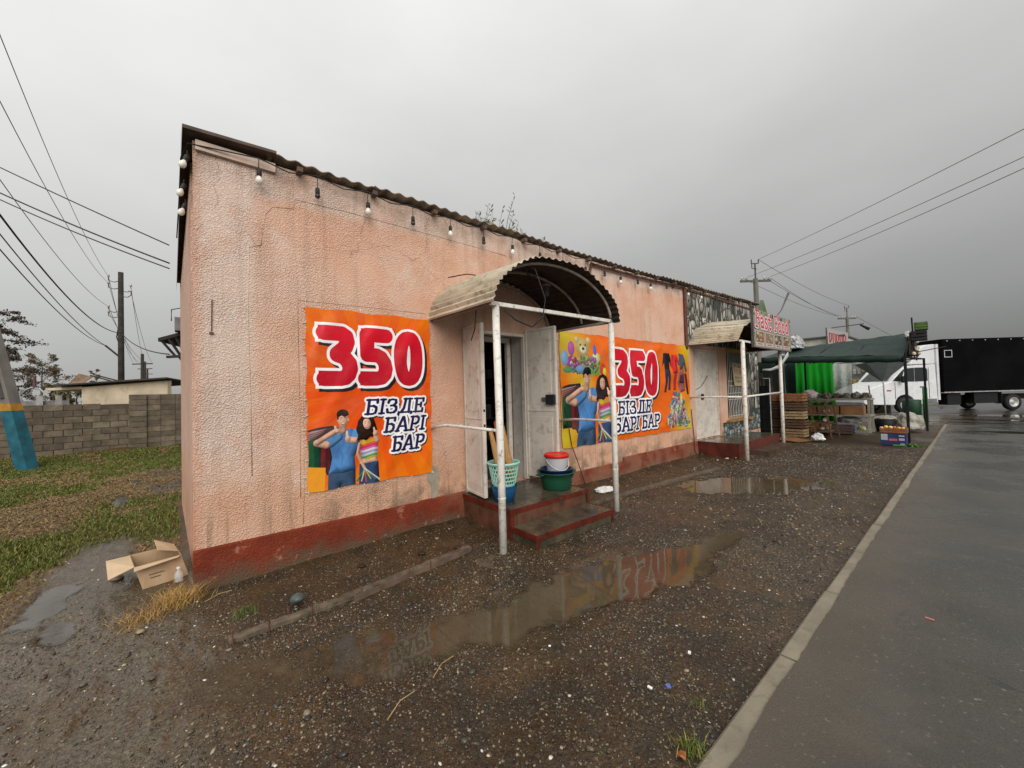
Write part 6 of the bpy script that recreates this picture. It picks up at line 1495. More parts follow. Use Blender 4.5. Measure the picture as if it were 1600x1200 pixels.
# fast-food sign over the second canopy
FS = thing('shop_sign', 'Fast Food sign with four snack pictures over the second canopy', 'sign', (-3.15, 10.9, 3))
uvquad('face', img_mat('sign_print', IMGF, .4, .1), [(-3.12, 9.62, 2.48), (-3.12, 12.28, 2.50), (-3.12, 12.28, 3.32), (-3.12, 9.62, 3.34)], FS)
MB().b2((-3.17, 9.6, 2.47), (-3.123, 12.3, 3.33)).build('backing', iron, FS)
b = MB(); b.add([(-3.14, 10.1, 3.34), (-3.14, 10.6, 3.34), (-3.14, 10.4, 3.62), (-3.14, 10.2, 3.60), (-3.16, 10.1, 3.34), (-3.16, 10.6, 3.34), (-3.16, 10.4, 3.62), (-3.16, 10.2, 3.60)], [(0, 1, 2, 3), (7, 6, 5, 4), (0, 4, 5, 1), (1, 5, 6, 2), (2, 6, 7, 3), (3, 7, 4, 0)]); b.build('torn_corner', mat('torn_green', (.12, .16, .09), .7, .3), FS)
tag(MB().tube([(-3.15, 11.3, 3.33), (-3.12, 11.6, 3.52), (-3.1, 12.2, 4.05)], [.012, .014, .03], 6).build('rod', iron), 'thin dark rod slanting up from the top of the food sign', 'rod')
# poster on the window bars
po = uvquad('poster', img_mat('poster_print', IMGP, .6, .2), [(FX + .06, 11.42, 1.62), (FX + .07, 12.35, 1.60), (FX + .06, 12.3, 2.2), (FX + .055, 11.3, 2.26)])
tag(po, 'yellowed poster with red lettering tied on the window bars', 'poster')
md = po.modifiers.new('t', 'SOLIDIFY'); md.thickness = .002
# loose price strip sagging behind the sign
b = MB(); pts = [(-4.0, 12.9, 2.05), (-3.85, 13.1, 2.03), (-3.7, 13.3, 2.1), (-3.6, 13.4, 2.25), (-3.5, 13.5, 2.45)]; V = []
for i, p in enumerate(pts): V += [p, (p[0], p[1], p[2] + .04 + .03 * i)]
b.add(V, [(2 * i, 2 * i + 2, 2 * i + 3, 2 * i + 1) for i in range(4)]); o = b.build('price_strip', mat('paper_pale', (.45, .47, .44), .6, .1), smooth=True); md = o.modifiers.new('t', 'SOLIDIFY'); md.thickness = .003
tag(o, 'curled pale strip sagging below the food sign', 'strip')
o = MB().box((-3.6, 13.35, 2.56), (.02, .34, .17)).build('card', mat('paper_pale', (.45, .47, .44), .6, .1)); tag(o, 'small white card with dark dots under the food sign', 'card')
for k in range(3): MB().lathe([(0, 0), (.045, 0), (.045, .004), (0, .004)], (-3.588, 13.25 + k * .1, 2.56), 12, (1, 0, 0)).build('dot', mat('ink_blue', (.06, .09, .12), .6, .1), o)
# black mesh door cage at the wall's end
CG = thing('display_cage', 'dark open metal display frame with white taped edge beside crates', 'rack', (-4.2, 13.6, 0)); bl = mat('black_steel', (.009, .009, .01), .6, .2, spec=.25)
b = MB()
for y, x in ((13.55, -4.45), (13.55, -4.05), (13.62, -4.25)): b.bar((x, y, .05), (x, y, 1.82), .03)
for z in (.25, .6, 1.0, 1.4, 1.8): b.bar((-4.45, 13.55, z), (-4.05, 13.55, z), .022)
b.build('frame', bl, CG); b = MB(); b.bar((-4.02, 13.53, .1), (-4.02, 13.53, 1.8), .02); b.bar((-4.2, 13.53, 1.82), (-4.02, 13.53, 1.82), .02); b.build('tape', mat('tape_white', (.5, .5, .48), .5, .4, 14), CG)
MB().b2((-4.4, 13.62, .1), (-4.1, 13.75, 1.6)).build('backing', bl, CG)
# clothes-like dark goods hanging in the gloom
for k, (x, z, c) in enumerate(((-4.45, 1.9, (.14, .1, .07)), (-4.28, 1.95, (.08, .06, .05)), (-4.6, 2.0, (.11, .09, .07)))):
    b = MB().box((x, 14.3 + k * .2, z - .35), (.16, .05, .75), taper=.5); tag(b.build('hanging_cloth', mat('cloth_%d' % k, c, .9, .4), bevel=.02), ['brown cloth hanging in the gloom beside the mural end', 'dark cloth hanging behind the display frame', 'greyish cloth hanging deepest in the tent gloom'][k], 'cloth')

# market tent
TN = thing('market_tent', 'dark green market tent with black posts beside the asphalt path', 'tent', (-2.5, 16, 0))
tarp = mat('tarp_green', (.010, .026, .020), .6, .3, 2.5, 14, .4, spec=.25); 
y0, y1, yr = 13.95, 18.2, 16.1; xl, xr_ = -4.35, -1.16
def tz(x): return (x - xl) / (xr_ - xl)
def sagp(y0, z0f, y1, z1f, m, nm, n=24, th=.006):
    V = []; b = MB()
    for s in (0, th):
        for i in range(n + 1):
            f = i / n; x = xl + (xr_ - xl) * f
            for j in range(7):
                g = j / 6; z = z0f(f) * (1 - g) + z1f(f) * g - .05 * math.sin(math.pi * g) + .018 * math.sin(f * 19 + g * 3) * (1 - g) + .012 * math.sin(f * 41)
                V.append((x, y0 + (y1 - y0) * g, z - s))
    k = 7; N_ = (n + 1) * k; F = []
    for s in range(2):
        for i in range(n):
            for j in range(k - 1):
                q = (s * N_ + i * k + j, s * N_ + (i + 1) * k + j, s * N_ + (i + 1) * k + j + 1, s * N_ + i * k + j + 1); F.append(q[::-1] if s else q)
    b.add(V, F); b.build(nm, m, TN, smooth=True)
ef = lambda f: 2.50 - .22 * f; rf = lambda f: 2.86 + .16 * f
sagp(y0, ef, yr, rf, tarp, 'roof_panel'); sagp(y1, lambda f: 2.62 - .2 * f, yr, lambda f: rf(f) - .001, tarp, 'roof_panel')
b = MB(); V = []
for i in range(33):
    f = i / 32; x = xl + (xr_ - xl) * f; V += [(x, y0 - .006 - .015 * math.sin(f * 30), ef(f) - .17 - .02 * abs(math.sin(f * 26))), (x, y0 - .004, ef(f))]
b.add(V, [(2 * i, 2 * i + 2, 2 * i + 3, 2 * i + 1) for i in range(32)]); o = b.build('valance', tarp, TN, smooth=True); md = o.modifiers.new('t', 'SOLIDIFY'); md.thickness = .004
for (x, y, z) in ((-1.14, 13.95, 2.25), (-1.06, 18.2, 2.35), (-4.2, 18.2, 2.5), (-3.95, 14.0, 2.45)): MB().bar((x, y, -.02), (x, y, z), .055).build('post', bl, TN)
b = MB(); b.bar((-1.12, 13.97, 2.22), (-1.06, 18.2, 2.32), .04); b.bar((xl, 14.0, 2.42), (-1.12, 14.0, 2.2), .035); b.bar((xl, 18.18, 2.5), (-1.06, 18.18, 2.32), .035)
for x in (-3.9, -3.0, -2.1, -1.2): b.bar((x, y0 + .03, ef(tz(x)) - .04), (x, yr, rf(tz(x)) - .06), .03); b.bar((x, y1, 2.4), (x, yr, rf(tz(x)) - .06), .03); b.bar((x, y0 + .2, 2.3), (x + .7, yr, 2.55), .02)
b.build('frame', bl, TN)
b = MB()
for k in range(3): b.bar((-1.13, 13.98 + k * 1.4, 2.24), (-1.12, 14.9 + k * 1.1, 2.75 - .1 * k), .025)
b.build('gable_brace', bl, TN)
LB = thing('bulb_string', 'row of small bulbs hanging under the green market tent', 'string lights', (-2.7, 15.6, 2.4))
MB().tube([(-4.3, 15.2, 2.52), (-3.2, 15.3, 2.46), (-2.2, 15.4, 2.42), (-1.2, 15.5, 2.40)], .006, 4).build('cable', cabm, LB)
for k, x in enumerate((-4.1, -3.72, -3.4, -2.95, -2.55, -2.2, -1.95, -1.72, -1.45)): bulb((x, 15.35, 2.44), k % 5 != 3, .06, None, LB, 1.3)
crumple('cloth_roll', (-1.17, 15.3, 2.86), (.06, .55, .12), mat('cloth_grey', (.42, .43, .41), .7, .2, 10), 'pale rolled cloth lying on the tent ridge end', 'cloth', 9)
# crates perched on the tent corner
cgreen = mat('crate_green', (.07, .13, .03), .6, .3); cblack = mat('crate_black', (.015, .015, .018), .5, .2)
def slat_crate(c, d, m, label, rz=0, name='crate', group=None, slats=3):
    T = thing(name, label, 'crate', tuple(c), group); cx_, cy_, cz = c; w, l, h = d; M = Matrix.Rotation(rz, 3, 'Z')
    def P(x, y, z): v = M @ Vector((x, y, 0)); return (cx_ + v.x, cy_ + v.y, cz + z)
    for s in (-1, 1):
        for k in range(slats):
            z = h * (k + .5) / slats; MB().box(P(0, s * l / 2, z), (w, .012, h / slats * .72), rz=rz).build('slat', m, T)
            MB().box(P(s * w / 2, 0, z), (.012, l - .03, h / slats * .72), rz=rz).build('slat', m, T)
    b = MB()
    for s in (-1, 1):
        for q in (-1, 1): b.box(P(s * (w / 2 - .02), q * (l / 2 - .02), h / 2), (.025, .025, h), rz=rz)
    b.build('corner_post', m, T); MB().box(P(0, 0, .006), (w - .02, l - .02, .01), rz=rz).build('bottom', m, T); return T
slat_crate((-.88, 14.1, 2.62), (.26, .3, .26), cblack, 'black crate on the tent corner under the green one'); slat_crate((-.84, 14.1, 2.885), (.22, .28, .2), cgreen, 'green crate perched highest on the tent corner')
MB_ = MB(); MB_.bar((-.97, 14.0, 2.2), (-.99, 14.0, 3.22), .03); tag(MB_.build('stick', bl), 'black stick rising beside the crates on the tent corner', 'stick')
NG = thing('net_of_garlic', 'dark net hung with pale garlic heads on the tent gable', 'net', (-1.0, 15, 2.5))
b = MB(); b.add([(-1.03, 13.9, 2.28), (-.98, 15.6, 2.33), (-1.0, 14.6, 2.9), (-1.02, 14.0, 2.85), (-1.06, 13.9, 2.28), (-1.01, 15.6, 2.33), (-1.03, 14.6, 2.9), (-1.05, 14.0, 2.85)], [(0, 1, 2, 3), (7, 6, 5, 4), (0, 4, 5, 1), (1, 5, 6, 2), (2, 6, 7, 3), (3, 7, 4, 0)]); b.build('net', mat('net_dark', (.03, .024, .018), .9, .5, 20, 30, 1), NG)
for y, z in ((14.1, 2.6), (14.4, 2.63), (14.15, 2.45), (14.7, 2.44), (14.5, 2.75), (15.0, 2.5), (13.98, 2.30), (15.3, 2.36), (14.9, 2.66), (14.25, 2.78)): MB().lathe([(0, -.045), (.035, -.03), (.045, 0), (.03, .035), (.008, .05), (0, .06)], (-.98, y, z), 10).build('garlic', mat('garlic', (.5, .42, .32), .5, .2), NG, smooth=True)
# green sheet wall behind, dark green part and clear plastic curtain
def corrug(p, q, z0, z1, m, amp, per, name, label, cat):
    p, q = Vector(p), Vector(q); L_ = (q - p).length; d = (q - p) / L_; n_ = Vector((-d.y, d.x, 0)); n = int(L_ / per * 6); V = []
    for i in range(n + 1):
        c = p + d * (L_ * i / n) + n_ * amp * math.sin(2 * math.pi * i / 6); V += [(c.x, c.y, z0), (c.x, c.y, z1)]
    o = MB().add(V, [(2 * i, 2 * i + 2, 2 * i + 3, 2 * i + 1) for i in range(n)]).build(name, m, smooth=True); md = o.modifiers.new('t', 'SOLIDIFY'); md.thickness = .01; return tag(o, label, cat)
gr = mat('green_sheet', (.005, .17, .010), .75, .3, 1.2, 8, .15, stretch=(2, 2, .4), spec=.1)
corrug((-5.15, 20, 0), (-3.66, 20, 0), .0, 2.62, gr, .035, .24, 'sheet_wall', 'bright green ribbed metal wall behind the market stall', 'wall')
corrug((-6.3, 19.0, 0), (-5.2, 19.6, 0), .0, 2.55, mat('green_sheet_dark', (.008, .035, .012), .6, .3), .03, .2, 'sheet_wall', 'dark green panel left of the bright green ribbed wall', 'wall')
tag(MB().tube([(-4.35, 16.3, 0), (-4.4, 16.35, 2.5)], .022, 6).build('pole', mat('pale_pipe', (.35, .38, .33), .5, .1)), 'thin pale pole in front of the dark green panel', 'pole')
t = NT('plastic_film'); film = t.fin((.45, .5, .45), .15, t.bump(t.noise(9, 3, .5, dist=1.5), .8, .05)); t.inp(t.b.inputs['Alpha'], .55)
corrug((-3.55, 19.2, 0), (-3.0, 19.2, 0), .95, 2.35, film, .05, .3, 'plastic_curtain', 'clear plastic sheet hanging right of the green ribbed wall', 'curtain')
o = MB().b2((-6.2, 18.42, 0), (-4.58, 18.5, 2.6)).build('dark_backing', tarp); tag(o, 'dark tarpaulin added to deepen the gloom at the left rear of the tent', 'tarpaulin')  # added dark sheet, deepens the shade inside the tent
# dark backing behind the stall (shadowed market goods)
b = MB(); b.b2((-4.9, 15.5, 0), (-4.82, 18.4, 2.4)); tag(b.build('dark_backing', tarp), 'added dark tarpaulin standing in for shadowed goods beside the shop end', 'tarpaulin')

wd = [mat('crate_wood_%d' % k, c, .75, .3, 6, 40, .3, stretch=(3, .7, 3)) for k, c in enumerate(((.24, .10, .04), (.10, .055, .03), (.26, .17, .08), (.07, .04, .028), (.30, .21, .11)))]
lbl = ['reddish slatted crate on top of the left stack', 'second crate from the top of the left stack', 'middle slatted crate in the left stack', 'fourth slatted crate down the left stack', 'lowest slatted crate of the left stack']
for k in range(5):
    slat_crate((-4.0 + .015 * (k % 2), 14.05, .06 + (4 - k) * .262), (.62, .42, .24), wd[(0, 1, 3, 1, 3)[k]], lbl[k], random.uniform(-.04, .04), 'wooden_crate', 'slatted crates stacked under the tent')
lbl = ['topmost orange brown crate in the front stack', 'second crate of the front stack, dark brown', 'third crate of the front stack with pale board', 'fourth crate of the front stack, dark slats', 'bottom crate of the front stack near the cardboard']
for k in range(5):
    slat_crate((-3.52 + .02 * (k % 2), 13.85, .06 + (4 - k) * .262), (.58, .42, .24), wd[(0, 1, 4, 1, 2)[k]], lbl[k], random.uniform(-.05, .05), 'wooden_crate', 'slatted crates stacked under the tent')
tag(crumple('tub', (-3.2, 14.3, 1.27), (.16, .16, .16), mat('pink_grey', (.28, .23, .23), .6, .2), 'grey pink tub beside the top crate of the stack', 'tub', 5))
slat_crate((-3.95, 16.05, .03), (.5, .36, .26), wd[1], 'dark crate on the ground before the stall table, left one', .1); slat_crate((-3.35, 15.95, .03), (.5, .36, .26), wd[0], 'reddish crate on the ground before the stall table, middle one', -.15); slat_crate((-2.75, 15.7, .03), (.5, .36, .24), wd[3], 'darkest crate on the ground before the table, right one', .2)
SR = thing('slanted_rack', 'brown wooden rack with slanting legs and shelves right of the crates', 'rack', (-3.0, 14.6, 0))
for x, y in ((-3.2, 14.2), (-2.85, 14.25), (-3.2, 14.9), (-2.8, 14.95)): MB().bar((x + .12, y, .0), (x - .02, y, 1.1), .035).build('leg', wd[1], SR)
for k, z in enumerate((.2, .45, .7, .95, 1.08)): MB().box((-3.0, 14.55, z), (.42, .75, .03)).build('shelf', wd[(1, 3, 1, 3, 1)[k]], SR)
for k in range(6): tag(crumple('packet', (-2.95 + .08 * (k % 2), 14.3 + .18 * (k % 3), (.28, .53, .78)[k // 2]), (.06, .07, .06), mat('packet_%d' % (k % 3), ((.3, .27, .22), (.12, .1, .07), (.2, .12, .08))[k % 3], .6, .3), ['pale packet on the lowest rack shelf, near side', 'dark packet on the lowest rack shelf', 'brown packet on the second rack shelf', 'pale packet on the second rack shelf', 'dark packet on the third rack shelf', 'brown packet on the third rack shelf'][k], 'packet', 60 + k, 6))

# stall table with cartons and bags of vegetables
TT = thing('stall_table', 'long pale two-level stall table under the green tent', 'table', (-3.2, 16.6, 0)); pw_ = mat('pale_timber', (.30, .29, .23), .7, .2, 5, 40, .2)
for x, y in ((-2.2, 16.45), (-2.2, 17.1), (-4.3, 16.45), (-4.3, 17.1)): MB().b2((x - .03, y - .03, 0), (x + .03, y + .03, 1.05)).build('leg', pw_, TT)
for z in (.55, 1.07): MB().b2((-4.4, 16.4, z - .02), (-2.15, 17.2, z + .02)).build('board', pw_, TT)
for k, x in enumerate((-2.62, -3.22, -3.8)): tag(MB().b2((x - .28, 16.45, .572), (x + .28, 16.95, .86)).build('carton', mat('carton_brown', (.24, .12, .05), .8, .25, 3), bevel=.006), ['brown carton on the lower table board, right one', 'brown carton on the lower table board, middle one', 'brown carton on the lower table board, left one'][k], 'carton', 'cartons on the stall table')
vb = [mat('veg_bag_%d' % k, c, .35, .5, 14, 26, .7) for k, c in enumerate(((.14, .12, .09), (.16, .10, .07), (.11, .12, .09), (.2, .19, .17)))]
for k in range(9): tag(crumple('vegetable_bag', (-4.25 + k * .25, 16.55 + .1 * (k % 2), 1.17), (.13, .15, .11 + .03 * (k % 3 == 1)), vb[k % 4], ['first', 'second', 'third', 'fourth', 'fifth', 'sixth', 'seventh', 'eighth', 'ninth'][k] + ' tied bag of vegetables from the left on the stall table', 'bag', 70 + k, 10), group='bags on the stall table')
tag(MB().b2((-3.75, 16.5, .02), (-3.35, 16.9, .34)).build('lime_box', mat('lime_green', (.22, .42, .04), .5, .3, 6), bevel=.01), 'lime green box on the ground under the stall table', 'box')
tag(MB().b2((-3.3, 16.4, .02), (-2.6, 16.8, .22)).build('fruit_carton', mat('navy_carton', (.03, .05, .14), .6, .6, 6), bevel=.01), 'dark blue flat carton on the ground under the stall table', 'carton')
crumple('plastic_bag', (-2.75, 16.75, .36), (.32, .2, .14), mat('bag_grey', (.32, .32, .3), .3, .3, 12, 30, .4), 'grey crumpled plastic under the stall table on the blue carton', 'bag', 90)
crumple('plastic_bag', (-2.4, 16.4, .13), (.12, .1, .1), mat('bag_yellow', (.35, .33, .15), .4, .3), 'yellowish bag at the foot of the right table leg', 'bag', 91)
rock((-2.95, 14.9, .1), (.2, .22, .2), 'dark lumpy heap at the foot of the slanted rack', mat('rotten', (.035, .02, .012), .6), 92)
# flattened cardboard and bag beside post
tag(sheet([(-3.75, 12.75, .06), (-3.15, 12.75, .02), (-2.95, 13.15, .05), (-3.6, 13.3, .10)], .012).build('flat_cardboard', mat('wet_cardboard', (.20, .095, .04), .5, .25, 6)), 'wet brown flattened cardboard on the ground below the crates', 'cardboard')
crumple('plastic_bag', (-2.86, 13.35, .11), (.15, .14, .12), bagw, 'white plastic bag lying beside the wet flattened cardboard', 'bag', 93)
# fruit box
FB = thing('fruit_box', 'blue printed carton of fruit by the black tent post', 'box', (-1.36, 13.55, 0))
bluec = mat('carton_blue', (.02, .035, .10), .55, .3, 3); MB().b2((-1.60, 13.4, .01), (-1.14, 13.75, .32)).build('carton', bluec, FB, bevel=.008)
for z0_, z1_, x0_, x1_, c in ((.15, .3, -1.59, -1.47, (.4, .42, .45)), (.14, .19, -1.45, -1.3, (.5, .1, .1)), (.25, .28, -1.27, -1.17, (.45, .47, .5)), (.15, .21, -1.27, -1.17, (.45, .35, .5)), (.06, .08, -1.25, -1.17, (.5, .52, .5)), (.02, .05, -1.38, -1.15, (.12, .3, .08))): MB().b2((x0_, 13.394, z0_), (x1_, 13.399, z1_)).build('print', mat('print_%d%d' % (int(z0_ * 100), int(-x0_ * 100)), c, .6, .2), FB)
tray = slat_crate((-1.37, 13.58, .325), (.48, .36, .13), wd[0], 'low orange brown slatted crate on top of the blue fruit carton', 0, 'fruit_crate', None, 2)
for k, (x, y, z, c) in enumerate(((-1.5, 13.5, .47, (.75, .5, .1)), (-1.42, 13.52, .46, (.75, .55, .15)), (-1.27, 13.5, .45, (.7, .3, .08)), (-1.58, 13.46, .44, (.6, .4, .3)), (-1.36, 13.6, .45, (.55, .12, .05)), (-1.2, 13.55, .44, (.6, .4, .15)))):
    tag(MB().lathe([(0, -.035), (.028, -.028), (.042, 0), (.03, .03), (.01, .036), (0, .03)], (x, y, z), 14).build('apple', mat('fruit_%d' % k, c, .35, .2, 20), smooth=True), ['yellow apple heaped highest on the fruit crate', 'pale yellow apple second from the left on the heap', 'orange apple at the right of the fruit heap', 'pinkish apple at the left corner of the fruit crate', 'dark red apple in the middle of the fruit heap', 'dull yellow apple at the right end of the crate'][k], 'apple', 'apples on the fruit crate')
# sack, dark bucket, umbrella
crumple('sack', (-1.45, 17.6, .24), (.36, .3, .36), mat('sack_white', (.34, .32, .27), .7, .25, 6, 30, .5), 'full white woven sack beside the second tent post', 'sack', 95, 22, .025)
crumple('sack', (-1.95, 17.5, .38), (.3, .25, .12), mat('sack_white', (.40, .38, .33), .7), 'folded pale sacking draped on the dark tub', 'sacking', 96, 18, .04)
tag(MB().lathe([(0, 0), (.2, 0), (.26, .42), (.245, .42), (.19, .02), (0, .02)], (-1.95, 17.3, 0), 20).build('tub', bl, smooth=True), 'black plastic tub beside the white sack', 'tub')
UM = thing('parasol', 'grey parasol on a pale pole behind the stall', 'parasol', (-2.35, 21, 0)); ug = mat('parasol_grey', (.16, .18, .18), .7, .1)
b = MB(); ap = Vector((-2.36, 21, 1.62)); rim = []
for k in range(8): a = 2 * math.pi * k / 8 + .3; rim.append(ap + Vector((math.cos(a) * .85, math.sin(a) * .5, .78 + .05 * math.sin(a * 3))))
b.add([ap] + rim, [(0, k + 1, (k + 1) % 8 + 1) for k in range(8)]); o = b.build('canopy', ug, UM); md = o.modifiers.new('t', 'SOLIDIFY'); md.thickness = .004
MB().tube([(-2.32, 21, 0), (-2.36, 21, 2.35)], .025, 8).build('pole', mat('pale_pipe', (.35, .38, .33), .5), UM, smooth=True)
MB().lathe([(0, 0), (.12, 0), (.14, .02), (0, .03)], (-2.36, 21, 1.98), 12).build('collar', mat('pale_pipe', (.35, .38, .33), .5), UM)
# green posts and bollard by the truck
tag(MB().lathe([(0, 0), (.07, 0), (.07, 1.35), (0, 1.37)], (-1.3, 22, 0), 12).build('bollard', mat('bollard_green', (.015, .14, .025), .5, .2), smooth=True), 'green post standing between white sack and truck door', 'post')
tag(MB().lathe([(0, 0), (.26, 0), (.28, .85), (.26, .88), (0, .88)], (-1.68, 22.0, 0), 20).build('bin', mat('bin_green', (.01, .045, .02), .5, .2), smooth=True), 'dark green round bin in front of the truck wheel', 'bin')
tag(MB().tube([(-2.55, 19.8, 0), (-2.62, 19.8, 1.5)], .02, 6).build('pole', iron), 'thin dark pole left of the parasol pole', 'pole')

# far shop, red sign, colourful far goods
FSH = thing('far_shop', 'pale roofed shop far behind the tent with low parapet', 'building', (-7.4, 36, 0)); pal_ = mat('pale_panel', (.42, .43, .36), .7, .15, 1, 10, .2)
MB().b2((-9.6, 35, 0), (-5.8, 41, 4.9)).build('wall', pal_, FSH); MB().b2((-9.7, 34.8, 4.92), (-5.7, 41.2, 5.02)).build('roof_edge', iron, FSH); MB().b2((-9.0, 34.94, 2.2), (-6.5, 34.99, 3.2)).build('window', gl, FSH)
RS = thing('shop_sign', 'red lettered sign board on the far pale shop', 'sign', (-6.1, 34.9, 5)); uvquad('face', img_mat('far_sign_print', IMGS, .5, .1), [(-6.62, 34.7, 4.35), (-5.55, 34.9, 4.25), (-5.55, 34.9, 5.1), (-6.62, 34.7, 5.55)], RS); MB().bar((-6.68, 34.7, 4.2), (-6.68, 34.7, 5.6), .07).build('post', iron, RS)
MB().bar((-6.4, 34.75, 5.55), (-4.7, 34.9, 5.6), .06).build('arm', iron, RS); MB().tube([(-4.9, 34.9, 5.55), (-4.45, 34.9, 5.2)], [.05, .11], 8).build('floodlight', bl, RS)
crumple('sheeting', (-3.85, 15.6, 2.95), (.24, .4, .28), mat('sheet_silver', (.42, .42, .42), .35, .3, 8, 20, .5), 'crumpled silvery sheeting heaped beside the tent and food sign', 'sheeting', 97)
KS = thing('market_kiosk', 'distant market kiosk with yellow goods and striped cloth', 'kiosk', (-4.3, 30, 0))
MB().b2((-5.4, 30, 0), (-3.2, 31, 1.35)).build('counter', mat('kiosk_brown', (.12, .09, .06), .8, .3), KS); MB().b2((-5.4, 30.2, 1.35), (-2.6, 31.5, 2.85)).build('back', mat('kiosk_grey', (.2, .21, .2), .8, .2), KS)
rk = random.Random(2)
for k in range(14): c = ((.5, .28, .02), (.45, .35, .05), (.35, .33, .3), (.3, .28, .26))[k % 4]; MB().box((-4.95 + (k % 7) * .2, 29.95, 1.62 + (.75 if k < 7 else 0) + rk.uniform(-.08, .08)), (.13, .08, .42 if k >= 7 else .3)).build('goods', mat('kgoods%d' % (k % 4), c, .7, .3), KS)

# ------------------------------------------------------------------ white cab lorry with black box
TR = thing('box_truck', 'white cab lorry with long black tilt box parked across the wet lot', 'truck', (-2.4, 27.9, 0))
To = Vector((-3.67, 26.33, 0)); ta = Vector((.637, .771, 0)); tn = Vector((-.771, .637, 0))
def TP(s, d, z): v = To + ta * s + tn * d; return (v.x, v.y, z)
wp = mat('truck_white', (.66, .67, .67), .25, .06, 1.5, 10, .04, dirt=(.4, .39, .37), dirt_amt=.35); blk = mat('tilt_black', (.004, .004, .0045), .9, .3, 1, 6, .15, spec=.04); rub = mat('tyre', (.015, .015, .015), .8, .2)
tglass = NT('truck_glass').fin((.02, .024, .026), .06)
def tprism(poly, d0, d1):
    n = len(poly); return MB().add([TP(p[0], d0, p[1]) for p in poly] + [TP(p[0], d1, p[1]) for p in poly], [tuple(range(n)), tuple(range(2 * n - 1, n - 1, -1))] + [(i, n + i, n + (i + 1) % n, (i + 1) % n) for i in range(n)])
def tb(s0, s1, d0, d1, z0, z1): return tprism([(s0, z0), (s1, z0), (s1, z1), (s0, z1)], d0, d1)
ar = [(2.12 + .52 * math.cos(a), .42 + .52 * math.sin(a)) for a in np.linspace(math.pi, 0, 9)]
cabp = [(.12, .48), (.02, .55), (.0, .92), (.08, 1.08), (.4, 1.30), (.9, 1.47), (1.45, 1.64), (2.05, 2.28), (2.35, 2.42), (3.75, 2.46), (3.8, .5)] + ar[::-1]
tprism(cabp, .04, 1.96).build('cab', wp, TR, bevel=.03)
tprism([(2.5, 2.47), (2.95, 3.25), (3.3, 3.46), (3.84, 3.50), (3.84, 2.47)], .1, 1.9).build('wind_deflector', wp, TR, bevel=.05)
tb(3.805, 3.93, .02, 1.98, .62, 3.48).build('sleeper_panel', wp, TR, bevel=.02)
tprism([(1.52, 1.66), (2.08, 2.235), (2.12, 2.235), (1.95, 1.62)], .02, .038).build('quarter_window', tglass, TR)
tprism([(2.02, 1.62), (2.22, 2.28), (2.62, 2.31), (2.62, 1.60)], .018, .038).build('window', tglass, TR); tprism([(2.66, 1.60), (2.66, 2.31), (3.2, 2.31), (3.3, 2.2), (3.3, 1.62)], .018, .038).build('window', tglass, TR)
MB().add([TP(1.44, .25, 1.675), TP(1.44, 1.75, 1.675), TP(2.04, 1.65, 2.285), TP(2.04, .35, 2.285)], [(0, 1, 2, 3)]).build('windscreen', tglass, TR)
MB().box(TP(1.9, -.14, 1.72), (.16, .12, .34), rz=.88).build('mirror', bl, TR, bevel=.02)
tb(1.2, 1.42, .02, .038, 1.14, 1.2).build('side_marker', mat('marker', (.35, .04, .02), .4), TR)
tb(2.9, 3.1, .0, .038, 1.3, 1.34).build('door_handle', bl, TR)
b = MB()
for s in (1.62, 3.36): b.b2(TP(s, .034, .75), TP(s + .012, .0385, 1.6))
tprism([(1.62, .72), (1.64, .72), (1.64, 1.6), (1.62, 1.6)], .03, .0385).build('door_seam', bl, TR); tprism([(3.36, .72), (3.38, .72), (3.38, 2.3), (3.36, 2.3)], .03, .0385).build('door_seam', bl, TR)
tb(.0, .12, .1, 1.9, .35, .6).build('bumper', mat('bumper_grey', (.15, .15, .15), .6), TR, bevel=.02); tb(.06, .3, .035, .4, .85, 1.08).build('headlight', mat('lamp_glass', (.5, .5, .48), .15, .1), TR, bevel=.02)
tb(3.96, 10.1, -.12, 2.12, 1.0, 3.72).build('tilt_box', blk, TR, bevel=.03)
tb(3.96, 10.1, -.128, -.122, .98, 1.03).build('lower_rail', mat('rail_grey', (.3, .3, .3), .5), TR)
b = MB()
for s in np.arange(4.2, 10, .65): MB().box(TP(s, -.14, 3.62), (.05, .03, .05), rz=.88).build('eyelet', mat('rail_grey', (.3, .3, .3), .5), TR)
for a0, a1, z0_, z1_ in ((4.05, 4.45, 3.12, 3.15), (4.05, 4.45, 2.78, 2.81), (4.05, 4.08, 2.811, 3.119), (4.42, 4.45, 2.811, 3.119)): tb(a0, a1, -.13, -.123, z0_, z1_).build('square_mark', mat('mark_white', (.45, .45, .45), .6), TR)
for s in (4.3, 6.6, 8.9): tb(s, s + .1, -.134, -.129, .985, 1.02).build('side_marker', mat('marker_amber', (.45, .16, .02), .4), TR)
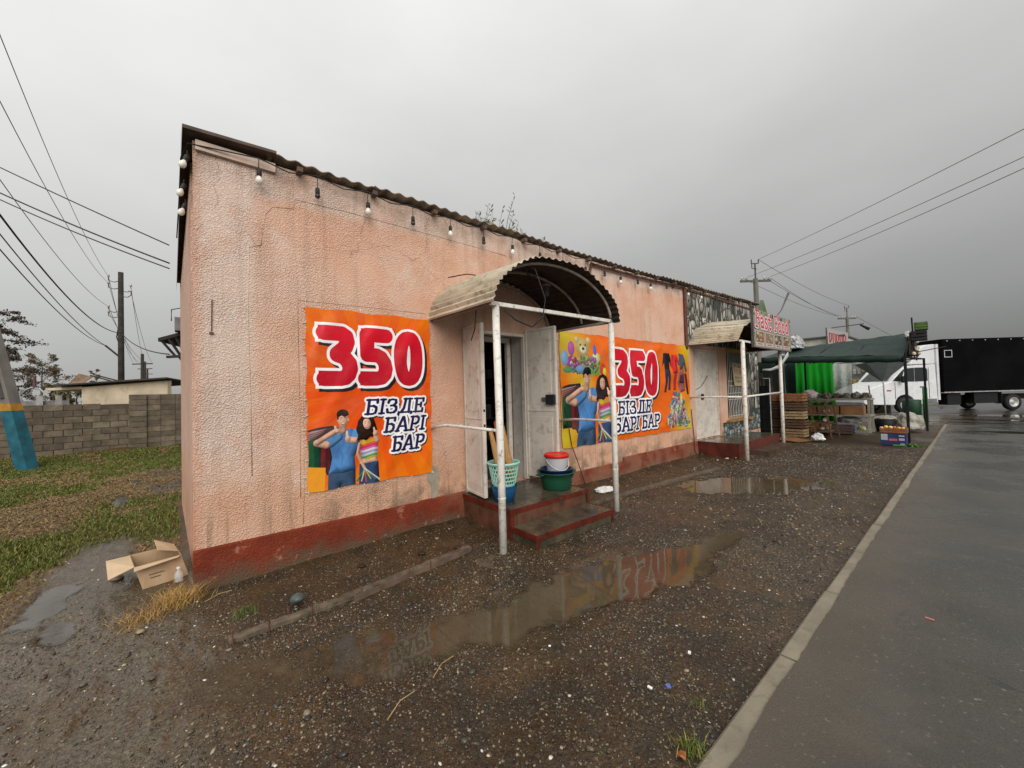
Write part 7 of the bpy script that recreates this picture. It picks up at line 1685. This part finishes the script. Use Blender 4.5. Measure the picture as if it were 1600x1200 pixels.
tb(7.0, 7.02, .0, .3, .35, .95).build('mudguard', rub, TR); tb(3.0, 3.7, .0, .036, .5, .7).build('sill', mat('bumper_grey', (.15, .15, .15), .6), TR)
tb(1.4, 10, .5, 1.5, .55, .8).build('chassis', bl, TR); tb(4.3, 5.0, .05, .5, .35, .95).build('fuel_tank', bl, TR, bevel=.03); tb(5.6, 6.8, .0, .4, .4, .97).build('side_guard', bl, TR)
def wheel(s, d):
    c = TP(s, d, .41); o = MB().lathe([(.24, -.11), (.38, -.11), (.405, -.07), (.405, .07), (.38, .11), (.24, .11)], c, 28, tuple(tn)).build('wheel', rub, TR, smooth=True)
    MB().lathe([(.0, -.06), (.09, -.07), (.1, -.03), (.18, -.02), (.21, -.10), (.245, -.112), (.245, -.09)], c, 24, tuple(tn)).build('rim', mat('rim_silver', (.45, .45, .43), .4, .15, metal=.3, dirt=(.12, .1, .08)), o, smooth=True)
for s, d in ((2.12, .16), (2.12, 1.84), (7.55, .05), (7.55, 1.95)): wheel(s, d)
# second small car nose behind the stall
FC = thing('parked_car', 'white car nose glimpsed behind the stall near the plastic curtain', 'car', (-3.6, 27, 0))
def FP(poly, d0, d1, o_): n = len(poly); return MB().add([(o_[0] + p[0], o_[1] + d0, p[1]) for p in poly] + [(o_[0] + p[0], o_[1] + d1, p[1]) for p in poly], [tuple(range(n)), tuple(range(2 * n - 1, n - 1, -1))] + [(i, n + i, n + (i + 1) % n, (i + 1) % n) for i in range(n)])
FP([(0, .35), (0, .8), (.3, .95), (1.0, 1.02), (1.5, 1.45), (2.8, 1.48), (3.3, 1.05), (3.9, .98), (3.95, .35)], 0, 1.7, (-8.2, 32)).build('body', wp, FC, bevel=.04)
FP([(1.1, 1.04), (1.52, 1.4), (2.75, 1.42), (3.15, 1.06)], -.01, 1.71, (-8.2, 32)).build('window', tglass, FC)
for s in (.75, 3.2): MB().lathe([(0, -.1), (.2, -.1), (.31, -.08), (.31, .1), (0, .1)], (-8.2 + s, 32.05, .31), 20, (0, 1, 0)).build('wheel', rub, FC, smooth=True)
